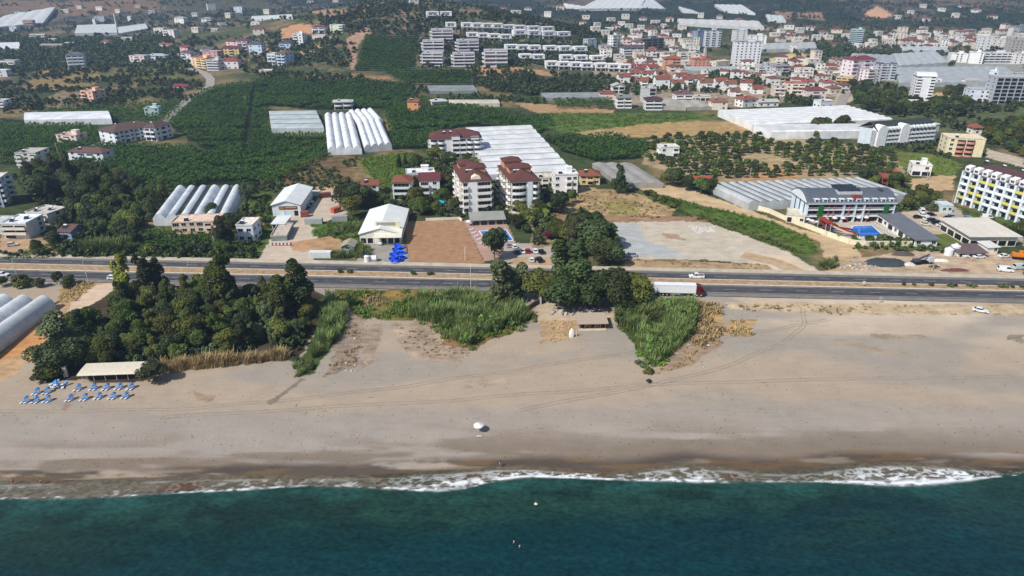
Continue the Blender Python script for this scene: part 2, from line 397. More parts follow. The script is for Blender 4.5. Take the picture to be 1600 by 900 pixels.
GROUND = [  # outline in the photograph, colour, strength of variation, raggedness of the edge in metres
    # left slope and far fields
    ([(0, 0), (250, 0), (250, 14), (150, 24), (60, 22), (0, 30)], (122, 100, 80), .6, 9),
    ([(250, 0), (420, 0), (420, 30), (300, 35)], (84, 84, 66), .6, 9),
    ([(55, 104), (150, 106), (158, 118), (150, 132), (90, 142), (40, 142)], (138, 118, 78), .5, 4),
    ([(150, 108), (300, 108), (312, 120), (250, 128), (170, 126)], (100, 98, 60), .5, 4),
    ([(95, 140), (130, 142), (140, 168), (90, 172), (60, 160)], (132, 116, 92), .5, 4),
    ([(438, 46), (468, 37), (502, 41), (494, 50), (452, 61), (436, 59)], (186, 140, 104), .25, 5),
    ([(460, 84), (500, 64), (526, 55), (528, 62), (490, 80), (468, 88)], (176, 148, 108), .3, 3),
    ([(400, 70), (436, 72), (440, 80), (402, 82)], (176, 120, 92), .3, 3),
    ([(440, 8), (520, 14), (560, 22), (500, 26), (450, 20)], (160, 128, 104), .4, 6),
    ([(540, 60), (572, 42), (584, 48), (566, 60), (556, 80), (556, 108), (546, 108), (545, 80)], (166, 134, 112), .4, 3),
    ([(600, 40), (660, 44), (666, 56), (600, 56)], (126, 104, 92), .5, 4),
    ([(470, 118), (560, 116), (615, 120), (612, 138), (540, 140), (490, 132)], (148, 116, 84), .6, 4),
    ([(740, 103), (800, 104), (858, 112), (905, 122), (858, 128), (790, 126), (742, 120)], (172, 134, 98), .5, 3),
    ([(640, 112), (750, 110), (760, 126), (650, 130)], (92, 88, 62), .6, 4),
    ([(800, 118), (960, 120), (980, 140), (940, 150), (800, 160)], (64, 78, 48), .5, 4),
    ([(925, 62), (1080, 60), (1080, 84), (930, 84)], (110, 104, 88), .7, 5),
    ([(920, 95), (1300, 95), (1310, 150), (1170, 168), (960, 165)], (150, 136, 116), .6, 4),
    ([(1198, 92), (1248, 80), (1278, 96), (1260, 104), (1205, 106)], (200, 170, 124), .25, 3),
    ([(1350, 24), (1372, 9), (1398, 25), (1375, 29)], (198, 158, 124), .2, 6),
    ([(1210, 18), (1290, 20), (1290, 32), (1215, 30)], (150, 122, 104), .5, 9),
    ([(1060, 28), (1230, 44), (1230, 50), (1060, 36)], (150, 130, 112), .4, 5),
    ([(1300, 84), (1600, 88), (1600, 150), (1300, 150)], (150, 150, 140), .4, 5),
    ([(1310, 140), (1345, 120), (1345, 150), (1312, 168), (1300, 165)], (186, 172, 150), .2, 2),
    ([(1330, 120), (1600, 150), (1600, 205), (1480, 215), (1400, 190), (1340, 168)], (92, 96, 62), .6, 4),
    ([(1455, 148), (1485, 140), (1490, 160), (1465, 172), (1440, 168)], (190, 158, 120), .3, 3),
    ([(1555, 195), (1600, 192), (1600, 206), (1550, 206)], (160, 122, 90), .4, 3),
    ([(1540, 232), (1600, 248), (1600, 262), (1542, 246)], (184, 170, 152), .25, 1.5),
    # plain, banana plantations and fields
    ([(0, 185), (150, 195), (165, 225), (330, 235), (520, 238), (430, 290), (330, 290), (200, 285), (90, 260), (0, 255)], (34, 44, 24), .4, 3),
    ([(318, 142), (420, 122), (640, 128), (660, 180), (612, 176), (590, 168), (510, 172), (420, 165), (420, 212), (510, 212), (512, 240), (330, 240), (262, 195), (300, 160)], (34, 44, 24), .4, 2.5),
    ([(610, 176), (840, 186), (865, 194), (840, 212), (740, 196), (690, 205), (672, 232), (614, 234)], (34, 44, 24), .4, 2.5),
    ([(848, 214), (960, 212), (1010, 225), (1012, 246), (935, 252), (880, 238)], (36, 48, 26), .4, 2.5),
    ([(572, 55), (654, 58), (650, 104), (556, 112)], (52, 58, 36), .4, 2),
    ([(230, 345), (275, 305), (285, 300), (262, 330), (248, 352), (205, 348)], (146, 124, 86), .4, 2),
    ([(388, 300), (425, 300), (428, 345), (420, 395), (395, 395), (385, 330)], (84, 100, 46), .5, 2),
    ([(394, 336), (416, 336), (414, 352), (396, 352)], (180, 142, 104), .3, 1.5),
    ([(400, 290), (440, 262), (500, 245), (560, 244), (545, 292), (480, 300)], (112, 92, 66), .6, 3),
    ([(500, 290), (545, 290), (546, 302), (480, 304)], (190, 160, 126), .3, 1.5),
    ([(556, 248), (630, 236), (672, 246), (650, 272), (612, 300), (585, 288)], (104, 104, 52), .6, 2.5),
    ([(660, 250), (780, 252), (860, 262), (870, 320), (800, 345), (700, 335), (612, 330), (600, 312)], (94, 92, 60), .6, 3),
    ([(800, 160), (870, 164), (960, 172), (960, 180), (840, 178)], (168, 136, 100), .4, 2),
    ([(840, 176), (990, 176), (1118, 178), (1122, 186), (1060, 190), (960, 200), (880, 207), (846, 196)], (86, 104, 50), .6, 4),
    ([(900, 207), (960, 199), (1060, 190), (1140, 190), (1185, 206), (1100, 212), (1000, 216), (930, 214)], (168, 140, 96), .35, 3),
    ([(1015, 218), (1180, 208), (1320, 225), (1412, 252), (1412, 282), (1100, 286), (1000, 256)], (160, 142, 108), .45, 4),
    ([(1180, 255), (1260, 262), (1250, 282), (1160, 284)], (172, 138, 100), .4, 4),
    ([(1400, 236), (1470, 243), (1502, 256), (1492, 276), (1440, 272), (1405, 258)], (106, 112, 56), .5, 2),
    ([(1415, 280), (1490, 274), (1488, 296), (1430, 302)], (188, 160, 122), .3, 2),
    ([(1360, 300), (1450, 300), (1472, 322), (1400, 330), (1390, 318)], (88, 88, 54), .6, 2),
    ([(1452, 306), (1470, 312), (1530, 345), (1600, 372), (1600, 384), (1575, 376), (1500, 346), (1448, 316)], (166, 158, 148), .2, .7),
    ([(1486, 318), (1600, 350), (1600, 372), (1530, 346)], (78, 92, 46), .5, 1.5),
    # between plain and road
    ([(860, 306), (910, 292), (990, 300), (1050, 326), (1062, 346), (925, 348), (870, 335)], (166, 140, 104), .45, 3),
    ([(930, 318), (985, 312), (1010, 336), (960, 342)], (142, 128, 82), .5, 4),
    ([(866, 336), (1060, 338), (1100, 334), (1150, 352), (1090, 352), (925, 350), (868, 350)], (146, 116, 92), .4, 1.5),
    ([(918, 348), (1060, 345), (1120, 348), (1180, 372), (1240, 398), (1290, 430), (1225, 430), (1190, 413), (1100, 406), (975, 405), (930, 372)], (190, 178, 160), .18, 1.2),
    ([(918, 348), (990, 348), (1010, 372), (1060, 392), (1085, 404), (985, 404), (940, 380)], (172, 174, 172), .2, 5),
    ([(1078, 353), (1112, 354), (1118, 362), (1085, 364)], (214, 206, 194), .25, 1),
    ([(1035, 364), (1062, 366), (1068, 374), (1045, 374)], (160, 136, 112), .2, 2),
    ([(995, 296), (1050, 310), (1130, 330), (1205, 346), (1268, 374), (1282, 392), (1262, 402), (1232, 394), (1150, 362), (1085, 338), (1020, 314)], (84, 100, 46), .5, 1.5),
    ([(985, 282), (1060, 288), (1095, 302), (1165, 326), (1250, 358), (1335, 378), (1345, 402), (1290, 404), (1280, 378), (1205, 345), (1130, 329), (1050, 308), (1000, 296)], (194, 168, 132), .25, 1),
    ([(975, 406), (1100, 409), (1195, 414), (1228, 431), (975, 424)], (168, 142, 110), .35, 1),
    ([(1180, 394), (1236, 400), (1292, 431), (1222, 431)], (204, 186, 160), .15, 1),
    ([(1290, 400), (1330, 402), (1332, 430), (1288, 430)], (176, 150, 118), .3, 1.5),
    ([(1330, 404), (1440, 390), (1600, 398), (1600, 432), (1330, 430)], (178, 156, 130), .4, 1),
    ([(1140, 318), (1250, 346), (1310, 378), (1425, 378), (1462, 384), (1395, 335), (1250, 343)], (188, 176, 162), .15, .5),
    ([(1390, 333), (1470, 324), (1505, 346), (1560, 372), (1480, 372), (1424, 366)], (184, 168, 148), .2, .8),
    ([(1458, 366), (1498, 364), (1516, 386), (1464, 386)], (96, 108, 52), .3, .5),
    ([(0, 368), (60, 366), (100, 398), (0, 402)], (172, 142, 112), .3, 1),
    ([(398, 412), (425, 372), (440, 335), (478, 332), (505, 300), (548, 300), (544, 332), (500, 350), (490, 408)], (192, 176, 158), .15, .7),
    ([(452, 378), (530, 366), (566, 374), (560, 394), (455, 392)], (176, 140, 106), .3, 1.5),
    ([(486, 350), (560, 344), (572, 402), (530, 372), (488, 368)], (82, 106, 48), .5, 1.5),
    ([(563, 374), (628, 374), (642, 412), (558, 412)], (152, 146, 136), .2, .6),
    ([(722, 345), (790, 344), (815, 400), (757, 408)], (170, 140, 126), .15, .4),
    ([(786, 380), (872, 380), (868, 408), (786, 410)], (172, 160, 146), .15, .7),
    ([(800, 402), (885, 402), (888, 417), (800, 417)], (180, 150, 118), .25, .8),
    ([(830, 350), (868, 345), (880, 385), (830, 388)], (150, 128, 104), .4, 1),
    # between road and beach
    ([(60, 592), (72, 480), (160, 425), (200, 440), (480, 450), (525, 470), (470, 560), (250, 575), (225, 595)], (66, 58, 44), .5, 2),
    ([(-60, 520), (30, 500), (85, 478), (140, 438), (188, 440), (150, 470), (100, 500), (72, 545), (0, 600), (-60, 610)], (178, 146, 112), .35, 2),
    ([(-60, 560), (20, 530), (66, 500), (72, 536), (20, 560), (-60, 590)], (190, 138, 90), .25, 2),
    ([(90, 452), (135, 440), (150, 442), (118, 470), (92, 470)], (146, 122, 82), .5, 1),
    ([(148, 446), (186, 438), (182, 450), (148, 474), (110, 488), (98, 496), (112, 474)], (200, 176, 152), .15, .6),
    ([(530, 452), (780, 452), (835, 495), (800, 520), (740, 540), (690, 520), (640, 500), (560, 500)], (104, 100, 54), .5, 2),
    ([(600, 452), (700, 452), (700, 468), (610, 474)], (140, 116, 68), .4, 2),
    ([(540, 492), (572, 496), (576, 530), (550, 572), (505, 590), (510, 560)], (144, 128, 112), .4, 2.5),
    ([(566, 505), (600, 505), (590, 560), (560, 575)], (152, 134, 118), .35, 3),
    ([(620, 500), (700, 505), (760, 535), (740, 556), (650, 560), (622, 540)], (160, 141, 122), .4, 5),
    ([(700, 520), (770, 525), (740, 545), (690, 542)], (132, 102, 74), .35, 2),
    ([(500, 460), (540, 470), (535, 520), (490, 585), (460, 590), (490, 520)], (70, 82, 40), .5, 1.2),
    ([(812, 478), (880, 470), (960, 486), (960, 505), (880, 505), (832, 505)], (184, 166, 142), .25, 1),
    ([(845, 502), (898, 500), (890, 532), (852, 536)], (170, 142, 112), .35, 2.5),
    ([(965, 500), (1085, 470), (1090, 520), (1045, 560), (1020, 575), (990, 540)], (62, 78, 38), .5, 1.5),
    ([(1085, 468), (1125, 476), (1135, 520), (1090, 545), (1080, 520)], (176, 144, 96), .4, 1.5),
    ([(1090, 510), (1135, 505), (1125, 545), (1060, 575), (1012, 585), (1040, 560)], (150, 128, 108), .4, 2),
    ([(1130, 472), (1600, 476), (1600, 492), (1300, 492), (1140, 482)], (186, 166, 136), .3, 1.2),
    ([(1360, 520), (1445, 523), (1440, 533), (1365, 529)], (150, 136, 118), .3, 2),
    ([(1300, 528), (1380, 544), (1425, 560), (1380, 554), (1300, 540)], (160, 144, 126), .2, 3),
    ([(1572, 524), (1600, 520), (1600, 532), (1572, 532)], (144, 130, 114), .3, 2),
    ([(418, 628), (472, 590), (476, 593), (424, 632)], (128, 116, 104), .3, .6),
    ([(300, 612), (335, 618), (330, 626), (306, 624)], (152, 128, 108), .3, 1.5),
    ([(720, 592), (790, 588), (786, 600), (726, 604)], (164, 146, 128), .3, 3),
    ([(96, 640), (118, 604), (124, 596), (116, 622), (104, 642)], (150, 124, 112), .2, .5),
    ([(1138, 500), (1175, 498), (1178, 524), (1142, 524)], (170, 140, 100), .4, 2),
]


def build_ground():
    ys = [-700, -500, -300, -100, 0, 40, 70, 90]
    y = 96.0
    while y < 4250:
        ys.append(y)
        if y < 112: y += 0.6
        elif y < 135: y += 0.45
        else: y += min(max(0.62, y * y / 103000 * 1.35), 14.0)
    ys = np.array(ys)
    us = np.concatenate([np.linspace(-2.6, -0.8, 40)[:-1], np.linspace(-0.8, 0.8, 760), np.linspace(0.8, 2.6, 40)[1:]])
    Yg, Ug = np.meshgrid(ys, us, indexing='ij')
    Xg = Ug * (np.maximum(Yg, 60) + 62)
    Zg = H(Xg, Yg)
    nr, nc = Yg.shape
    X, Y, Z = Xg.ravel(), Yg.ravel(), Zg.ravel()
    V = np.stack([X, Y, Z], 1)
    i = np.arange((nr - 1) * (nc - 1)); r = i // (nc - 1); k = i % (nc - 1)
    a = r * nc + k
    Q = np.stack([a, a + 1, a + nc + 1, a + nc], 1)
    # base colours
    C = np.zeros((len(X), 4))
    lin = lambda rgb: np.array(c(*rgb))
    n1 = fbm(X / 45, Y / 45, 21, 4); n2 = fbm(X / 190, Y / 190, 22, 4); n3 = fbm(X / 14, Y / 14, 23, 3)
    def mix(A, B, t): return A * (1 - t[:, None]) + B * t[:, None]
    plain = mix(np.tile(lin((66, 76, 46)), (len(X), 1)), np.tile(lin((126, 110, 78)), (len(X), 1)), sstep(.5, .7, n1))
    hill = mix(np.tile(lin((74, 82, 54)), (len(X), 1)), np.tile(lin((132, 112, 88)), (len(X), 1)), sstep(.42, .66, .5 * n1 + .5 * n3))
    mount = mix(np.tile(lin((48, 60, 54)), (len(X), 1)), np.tile(lin((112, 100, 90)), (len(X), 1)), sstep(.46, .62, .45 * n2 + .3 * n1 + .25 * n3))
    base = mix(plain, hill, sstep(620, 780, Y)); base = mix(base, mount, sstep(1050, 1350, Y))
    C[:, :3] = base; C[:, 3] = .5
    # the beach
    d = Y - shore_y(X)
    jy = 6 * (fbm(X / 26, Y / 12, 31, 4) - .5)
    onb = Y < road_y(X, 3) + 1.0
    warm = np.tile(lin((167, 151, 133)), (len(X), 1)); warm2 = np.tile(lin((198, 183, 163)), (len(X), 1)); grey = np.tile(lin((150, 142, 132)), (len(X), 1))
    s = mix(warm, warm2, sstep(20, 80, X) * sstep(40, 78, d + 2 * jy) * (.55 + .45 * sstep(.35, .6, n1)))
    s = mix(s, grey, sstep(.46, .6, fbm(X / 60 + 4, Y / 16, 33, 4)) * .8)
    greyband = sstep(26, 20, d + jy * .6) * sstep(1, 6, d)
    s = mix(s, np.tile(lin((153, 144, 136)), (len(X), 1)), greyband * .75)
    # damp and dark pebbly bands near the water
    rs = sstep(-10, 60, X)
    dampn = fbm(X / 22, Y / 3.5, 35, 5)
    damp = sstep(.44, .62, dampn + .16 * rs) * sstep(17 + 4 * rs.mean(), 7, d + jy) 
    s = mix(s, np.tile(lin((122, 108, 94)), (len(X), 1)), damp * .85)
    pe = sstep(.36, .5, fbm(X / 14 + 9, Y / 2.6, 36, 5) + .13 * sstep(-60, -20, X) - .1 * sstep(-95, -120, X)) * sstep(6.5, 3.2, d + .5 * jy)
    brown = mix(np.tile(lin((76, 68, 62)), (len(X), 1)), np.tile(lin((100, 80, 56)), (len(X), 1)), sstep(.45, .6, fbm(X / 9, Y / 1.5, 38, 3)))
    s = mix(s, brown, pe * .9)
    wet = sstep(2.4, .6, d + .25 * jy)
    s = mix(s, np.tile(lin((92, 78, 62)), (len(X), 1)), wet * .8)
    sub = sstep(0, -1, d)
    s = mix(s, np.tile(lin((70, 66, 52)), (len(X), 1)), sub)
    C[onb, :3] = s[onb]; C[onb, 3] = .075
    # verges of the highway
    v = (Y > road_y(X, 3) - 1.5) & (Y < road_y(X, 0) + 4.2)
    vc = mix(np.tile(lin((186, 172, 150)), (len(X), 1)), np.tile(lin((160, 132, 98)), (len(X), 1)), sstep(.45, .62, n3))
    C[v, :3] = vc[v]; C[v, 3] = .2
    # fields and lots
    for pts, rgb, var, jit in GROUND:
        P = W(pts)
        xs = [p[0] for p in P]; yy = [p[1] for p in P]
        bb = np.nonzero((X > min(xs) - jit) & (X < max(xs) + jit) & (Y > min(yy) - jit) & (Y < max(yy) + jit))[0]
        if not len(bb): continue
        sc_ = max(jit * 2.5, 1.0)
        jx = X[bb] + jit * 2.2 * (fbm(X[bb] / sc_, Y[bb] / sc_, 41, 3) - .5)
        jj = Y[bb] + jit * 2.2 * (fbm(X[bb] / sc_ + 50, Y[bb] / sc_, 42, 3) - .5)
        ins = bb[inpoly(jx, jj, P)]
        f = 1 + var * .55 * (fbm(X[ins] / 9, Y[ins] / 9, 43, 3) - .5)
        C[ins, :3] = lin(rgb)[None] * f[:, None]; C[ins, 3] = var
    me = mesh_np('ground', V, Q, attrs={'Col': ('FLOAT_COLOR', 'POINT', C)}, smooth=True)
    m = bpy.data.materials.new('ground'); m.use_nodes = True
    nt = m.node_tree; N = nt.nodes; L = nt.links
    b = N['Principled BSDF']; b.inputs['Roughness'].default_value = .95; b.inputs['Specular IOR Level'].default_value = .1
    at = N.new('ShaderNodeAttribute'); at.attribute_name = 'Col'
    tc = N.new('ShaderNodeTexCoord')
    def nz(s, d=4, sx=1, sy=1):
        mp = N.new('ShaderNodeMapping'); mp.inputs['Scale'].default_value = (s * sx, s * sy, s)
        L.new(tc.outputs['Object'], mp.inputs[0])
        n = N.new('ShaderNodeTexNoise'); n.inputs['Scale'].default_value = 1; n.inputs['Detail'].default_value = d
        L.new(mp.outputs[0], n.inputs['Vector'])
        return n.outputs['Fac']
    def math_(op, a, bb):
        n = N.new('ShaderNodeMath'); n.operation = op
        for k, q in ((0, a), (1, bb)):
            if isinstance(q, (int, float)): n.inputs[k].default_value = q
            else: L.new(q, n.inputs[k])
        return n.outputs[0]
    f1, f2, f3 = nz(1.6, 4), nz(.22, 5), nz(.45, 3, .3, 1.6)
    sm = math_('ADD', math_('ADD', math_('SUBTRACT', f1, .5), math_('MULTIPLY', math_('SUBTRACT', f2, .5), 1.5)), math_('SUBTRACT', f3, .5))
    k = math_('ADD', math_('MULTIPLY', math_('MULTIPLY', sm, at.outputs['Alpha']), 2.2), 1.0)
    # scattered dark pebbles and driftwood
    vo = N.new('ShaderNodeTexVoronoi'); vo.inputs['Scale'].default_value = .42; L.new(tc.outputs['Object'], vo.inputs['Vector'])
    sp = N.new('ShaderNodeMapRange'); sp.inputs[1].default_value = .05; sp.inputs[2].default_value = .12; sp.inputs[3].default_value = .5; sp.inputs[4].default_value = 1
    L.new(vo.outputs['Distance'], sp.inputs[0])
    k = math_('MULTIPLY', k, sp.outputs[0])
    k = math_('MAXIMUM', k, .25)
    sc_ = N.new('ShaderNodeVectorMath'); sc_.operation = 'SCALE'
    L.new(at.outputs['Color'], sc_.inputs[0]); L.new(k, sc_.inputs['Scale'])
    L.new(sc_.outputs[0], b.inputs['Base Color'])
    bp = N.new('ShaderNodeBump'); bp.inputs['Strength'].default_value = .3; bp.inputs['Distance'].default_value = .25
    L.new(math_('ADD', f1, f2), bp.inputs['Height']); L.new(bp.outputs[0], b.inputs['Normal'])
    me.materials.append(m)
    return tag(obj('ground', me), kind='structure')


# ------------------------------------------------------------------ highway: four edges as straight lines on the plain
ROADPX = [(404.0, 438.7), (413.0, 449.2), (422.8, 457.0), (434.8, 470.2)]   # far edge, median far, median near, near edge at the frame's sides
_RL = []
for l_, r_ in ROADPX:
    p, q = pix_plane(0, l_, LOW), pix_plane(1600, r_, LOW)
    sl0 = (q[1] - p[1]) / (q[0] - p[0]); _RL.append((p[1] - sl0 * p[0], sl0))


def road_y(x, k):
    return _RL[k][0] + _RL[k][1] * np.asarray(x, float)


def strip(name, k0, o0, k1, o1, z, mat_, thick=0.12, x0=-900, x1=900, kind='structure', n=60):
    """a strip between two road edges with offsets in metres"""
    xs = np.linspace(x0, x1, n)
    mb = MB()
    for a, b in zip(xs[:-1], xs[1:]):
        ya0, ya1 = road_y(a, k0) + o0, road_y(a, k1) + o1
        yb0, yb1 = road_y(b, k0) + o0, road_y(b, k1) + o1
        mb.add([(a, ya0, z), (b, yb0, z), (b, yb1, z), (a, ya1, z)], [(0, 3, 2, 1)])
    a, b = x0, x1
    for k, o in ((k0, o0), (k1, o1)):
        mb.add([(a, road_y(a, k) + o, z), (b, road_y(b, k) + o, z), (b, road_y(b, k) + o, z - thick), (a, road_y(a, k) + o, z - thick)], [(0, 1, 2, 3)])
    o = mb.obj(name, mat_)
    return tag(o, kind=kind) if kind else o


def asphalt_mat():
    m = bpy.data.materials.new('asphalt'); m.use_nodes = True
    nt = m.node_tree; N = nt.nodes; L = nt.links
    b = N['Principled BSDF']; b.inputs['Roughness'].default_value = .85; b.inputs['Specular IOR Level'].default_value = .3
    tc = N.new('ShaderNodeTexCoord')
    mp = N.new('ShaderNodeMapping'); mp.inputs['Scale'].default_value = (.02, .55, 1); L.new(tc.outputs['Object'], mp.inputs[0])
    n = N.new('ShaderNodeTexNoise'); n.inputs['Scale'].default_value = 1; n.inputs['Detail'].default_value = 4; L.new(mp.outputs[0], n.inputs['Vector'])
    n2 = N.new('ShaderNodeTexNoise'); n2.inputs['Scale'].default_value = .5; n2.inputs['Detail'].default_value = 6; L.new(tc.outputs['Object'], n2.inputs['Vector'])
    ad = N.new('ShaderNodeMath'); ad.operation = 'ADD'; L.new(n.outputs['Fac'], ad.inputs[0]); L.new(n2.outputs['Fac'], ad.inputs[1])
    cr = N.new('ShaderNodeValToRGB'); cr.color_ramp.elements[0].position = .35; cr.color_ramp.elements[1].position = .68
    cr.color_ramp.elements[0].color = (*c(58, 58, 63), 1); cr.color_ramp.elements[1].color = (*c(92, 90, 92), 1)
    mh = N.new('ShaderNodeMath'); mh.operation = 'MULTIPLY'; mh.inputs[1].default_value = .5; L.new(ad.outputs[0], mh.inputs[0])
    L.new(mh.outputs[0], cr.inputs[0]); L.new(cr.outputs[0], b.inputs['Base Color'])
    return m


ASPH = asphalt_mat()
gz = LOW + .35
strip('road', 1, 0, 0, 0, gz, ASPH)
strip('road', 3, 0, 2, 0, gz, ASPH)
SHO = mat('shoulder_asphalt', c(128, 122, 116), .9, .2, .3)
strip('road_shoulder', 3, -2.1, 3, 0, gz - .02, SHO)
strip('road_shoulder', 0, 0, 0, 1.0, gz - .02, SHO)
PAVE = mat('pavement', c(188, 176, 158), .9, .2, .35)
strip('pavement', 0, 1.0, 0, 4.0, gz + .1, PAVE)
MED = mat('median_soil', c(170, 142, 108), .95, .35, .6, bump=.5)
strip('median_ground', 2, .75, 1, -.35, gz + .14, MED)
KERB = mat('kerb_stone', c(202, 192, 176), .9, .15, .8)
strip('kerb', 2, .0, 2, .75, gz + .16, KERB)
strip('kerb', 1, -.35, 1, .0, gz + .16, KERB)
LINE = mat('road_paint', c(196, 194, 188), .7, .35, 1.2)
for k0, o0 in ((3, .45), (2, -.65), (1, .45), (0, -.65)):
    strip('road_marking', k0, o0, k0, o0 + .17, gz + .005, LINE, 0.001)
for ka, kb in ((3, 2), (1, 0)):
    mb = MB()
    x = -420
    while x < 420:
        ya, yb = (road_y(x, ka) + road_y(x, kb)) / 2, (road_y(x + 4, ka) + road_y(x + 4, kb)) / 2
        mb.add([(x, ya - .07, gz + .005), (x + 4, yb - .07, gz + .005), (x + 4, yb + .07, gz + .005), (x, ya + .07, gz + .005)], [(0, 1, 2, 3)])
        x += 12
    tag(mb.obj('road_marking', LINE), kind='structure')
build_ground()


# ------------------------------------------------------------------ the sea
def build_sea():
    ys = np.concatenate([[-700, -500, -300, -150, -50, 20, 50, 70, 80], np.arange(86, 126, .2), np.arange(127, 150, 4)])
    xs = np.concatenate([[-2600, -1500, -900, -500, -300, -220], np.arange(-160, 160, .32), [220, 300, 500, 900, 1500, 2600]])
    Y, X = np.meshgrid(ys, xs, indexing='ij'); nr, nc = Y.shape
    X = X.ravel(); Y = Y.ravel()
    off = shore_y(X) - Y                               # metres offshore
    fo = np.interp(X, SX, SY) - np.interp(X, BX, BY)   # width of the surf
    den = np.interp(X, DX, SDEN)
    lin = lambda rgb: np.array(c(*rgb))
    def mix(A, B, t): return A * (1 - t[:, None]) + B * t[:, None]
    one = np.ones((len(X), 1))
    n1 = fbm(X / 9, Y / 6, 61, 5); n2 = fbm(X / 30, Y / 14, 62, 4); n3 = fbm(X / 2.2, Y / 1.3, 63, 3)
    shallow = mix(one * lin((98, 90, 72)), one * lin((92, 68, 44)), sstep(.5, .66, n1))
    teal = mix(one * lin((36, 76, 68)), one * lin((28, 58, 50)), sstep(.36, .6, n1))
    deep = mix(one * lin((13, 50, 49)), one * lin((15, 43, 40)), sstep(.4, .62, .6 * n2 + .4 * n1))
    blue = one * lin((11, 50, 60))
    dd = off - fo + 2.0 * (n1 - .5)
    Cc = mix(shallow, teal, sstep(-1.2, .7, dd))
    Cc = mix(Cc, mix(one * lin((30, 60, 50)), one * lin((22, 46, 40)), sstep(.4, .6, n1)), sstep(2, 5.5, dd))
    Cc = mix(Cc, deep, sstep(7, 15, dd + 3 * (n2 - .5)))
    Cc = mix(Cc, blue, sstep(10, 26, off + X * .10 + 6 * (n2 - .5)) * .55)
    Cc = mix(Cc, one * lin((32, 56, 40)), (sstep(.5, .7, n2) * sstep(26, 12, dd)) * .4)
    sw = fbm(X / 13 + .05 * Y, Y / 1.9, 65, 3)
    Cc *= (1 + .5 * (n3 - .5) + .45 * (sw - .5) * sstep(1, 6, dd))[:, None]
    # foam: a crest at the outer edge and lace behind it
    t = off / np.maximum(fo, .4)
    wx, wy = X + 1.2 * (fbm(X / 1.5, Y / 1.5, 71, 3) - .5), Y + .9 * (fbm(X / 1.4 + 9, Y / 1.4, 72, 3) - .5)
    lace = fbm(wx / 1.3, wy / .62, 73, 5, .62)
    lace2 = 1 - np.abs(2 * fbm(wx / 2.6 + 5, wy / 1.3, 83, 3) - 1) * 2.6
    lump = fbm(X / 7, Y / 3, 74, 4)
    env = sstep(-.05, .15, t) * sstep(1.12, .98, t + .14 * (lump - .5))
    e_ = sstep(-.1, .8, t) * .75 + .25
    th = .70 - .27 * den * e_ - (lump - .5) * .55 - .10 * np.clip(lace2, 0, 1)
    f = env * sstep(th, th + .2, lace) * (.3 + .7 * sstep(.3, .85, den * e_ + lump - .4))
    f = np.maximum(f, env * .6 * sstep(.45, .85, lace2 + .5 * (lace - .5)) * np.clip(den * 1.2, 0, 1))
    wob = .12 * (fbm(X / 5, X * 0, 75, 3) - .5)
    edge = np.exp(-((t - .93 - wob) / (.05 + .09 * den)) ** 2) * np.clip(-.15 + den * 1.1 + (fbm(wx / 1.6, wy / .7, 76, 4) - .5) * 3.2, 0, 1)
    inner = np.exp(-((off - .5) / .5) ** 2) * np.clip(fbm(X / 6, Y / 1.2, 77, 3) * 2.4 - .95, 0, 1) * .35
    f = np.clip(np.maximum(np.maximum(f, edge), inner), 0, 1) * (off > -.8)
    f = f ** 1.15
    far = np.abs(X) > 165
    f[far] = 0
    Z = .02 + .16 * np.exp(-((t - .9) / .25) ** 2) * den * (np.abs(X) < 160) + .05 * (fbm(X / 3, Y / 2, 78, 3) - .5) * (off > 1) + .14 * (sw - .5) * sstep(2, 6, off)
    i = np.arange((nr - 1) * (nc - 1)); r = i // (nc - 1); k = i % (nc - 1); a = r * nc + k
    Q = np.stack([a, a + 1, a + nc + 1, a + nc], 1)
    C = np.concatenate([Cc, f[:, None]], 1)
    me = mesh_np('sea', np.stack([X, Y, Z], 1), Q, attrs={'Col': ('FLOAT_COLOR', 'POINT', C)}, smooth=True)
    m = bpy.data.materials.new('sea_water'); m.use_nodes = True
    nt = m.node_tree; N = nt.nodes; L = nt.links
    b = N['Principled BSDF']
    at = N.new('ShaderNodeAttribute'); at.attribute_name = 'Col'
    tc = N.new('ShaderNodeTexCoord')
    mp = N.new('ShaderNodeMapping'); mp.inputs['Scale'].default_value = (.75, 1.1, 1); mp.inputs['Rotation'].default_value = (0, 0, .25)
    L.new(tc.outputs['Object'], mp.inputs[0])
    n = N.new('ShaderNodeTexNoise'); n.inputs['Scale'].default_value = 1.0; n.inputs['Detail'].default_value = 6; n.inputs['Roughness'].default_value = .62
    L.new(mp.outputs[0], n.inputs['Vector'])
    fm = N.new('ShaderNodeMapRange'); fm.inputs[1].default_value = .3; fm.inputs[2].default_value = .72; fm.inputs[3].default_value = .55; fm.inputs[4].default_value = 1.5
    L.new(n.outputs['Fac'], fm.inputs[0])
    sc_ = N.new('ShaderNodeVectorMath'); sc_.operation = 'SCALE'; L.new(at.outputs['Color'], sc_.inputs[0]); L.new(fm.outputs[0], sc_.inputs['Scale'])
    mx = N.new('ShaderNodeMix'); mx.data_type = 'RGBA'
    L.new(at.outputs['Alpha'], mx.inputs['Factor']); L.new(sc_.outputs[0], mx.inputs['A']); mx.inputs['B'].default_value = (.78, .80, .82, 1)
    L.new(mx.outputs['Result'], b.inputs['Base Color'])
    ro = N.new('ShaderNodeMapRange'); ro.inputs[3].default_value = .16; ro.inputs[4].default_value = .9
    L.new(at.outputs['Alpha'], ro.inputs[0]); L.new(ro.outputs[0], b.inputs['Roughness'])
    b.inputs['IOR'].default_value = 1.33
    bp = N.new('ShaderNodeBump'); bp.inputs['Strength'].default_value = .55; bp.inputs['Distance'].default_value = .3
    L.new(n.outputs['Fac'], bp.inputs['Height']); L.new(bp.outputs[0], b.inputs['Normal'])
    me.materials.append(m)
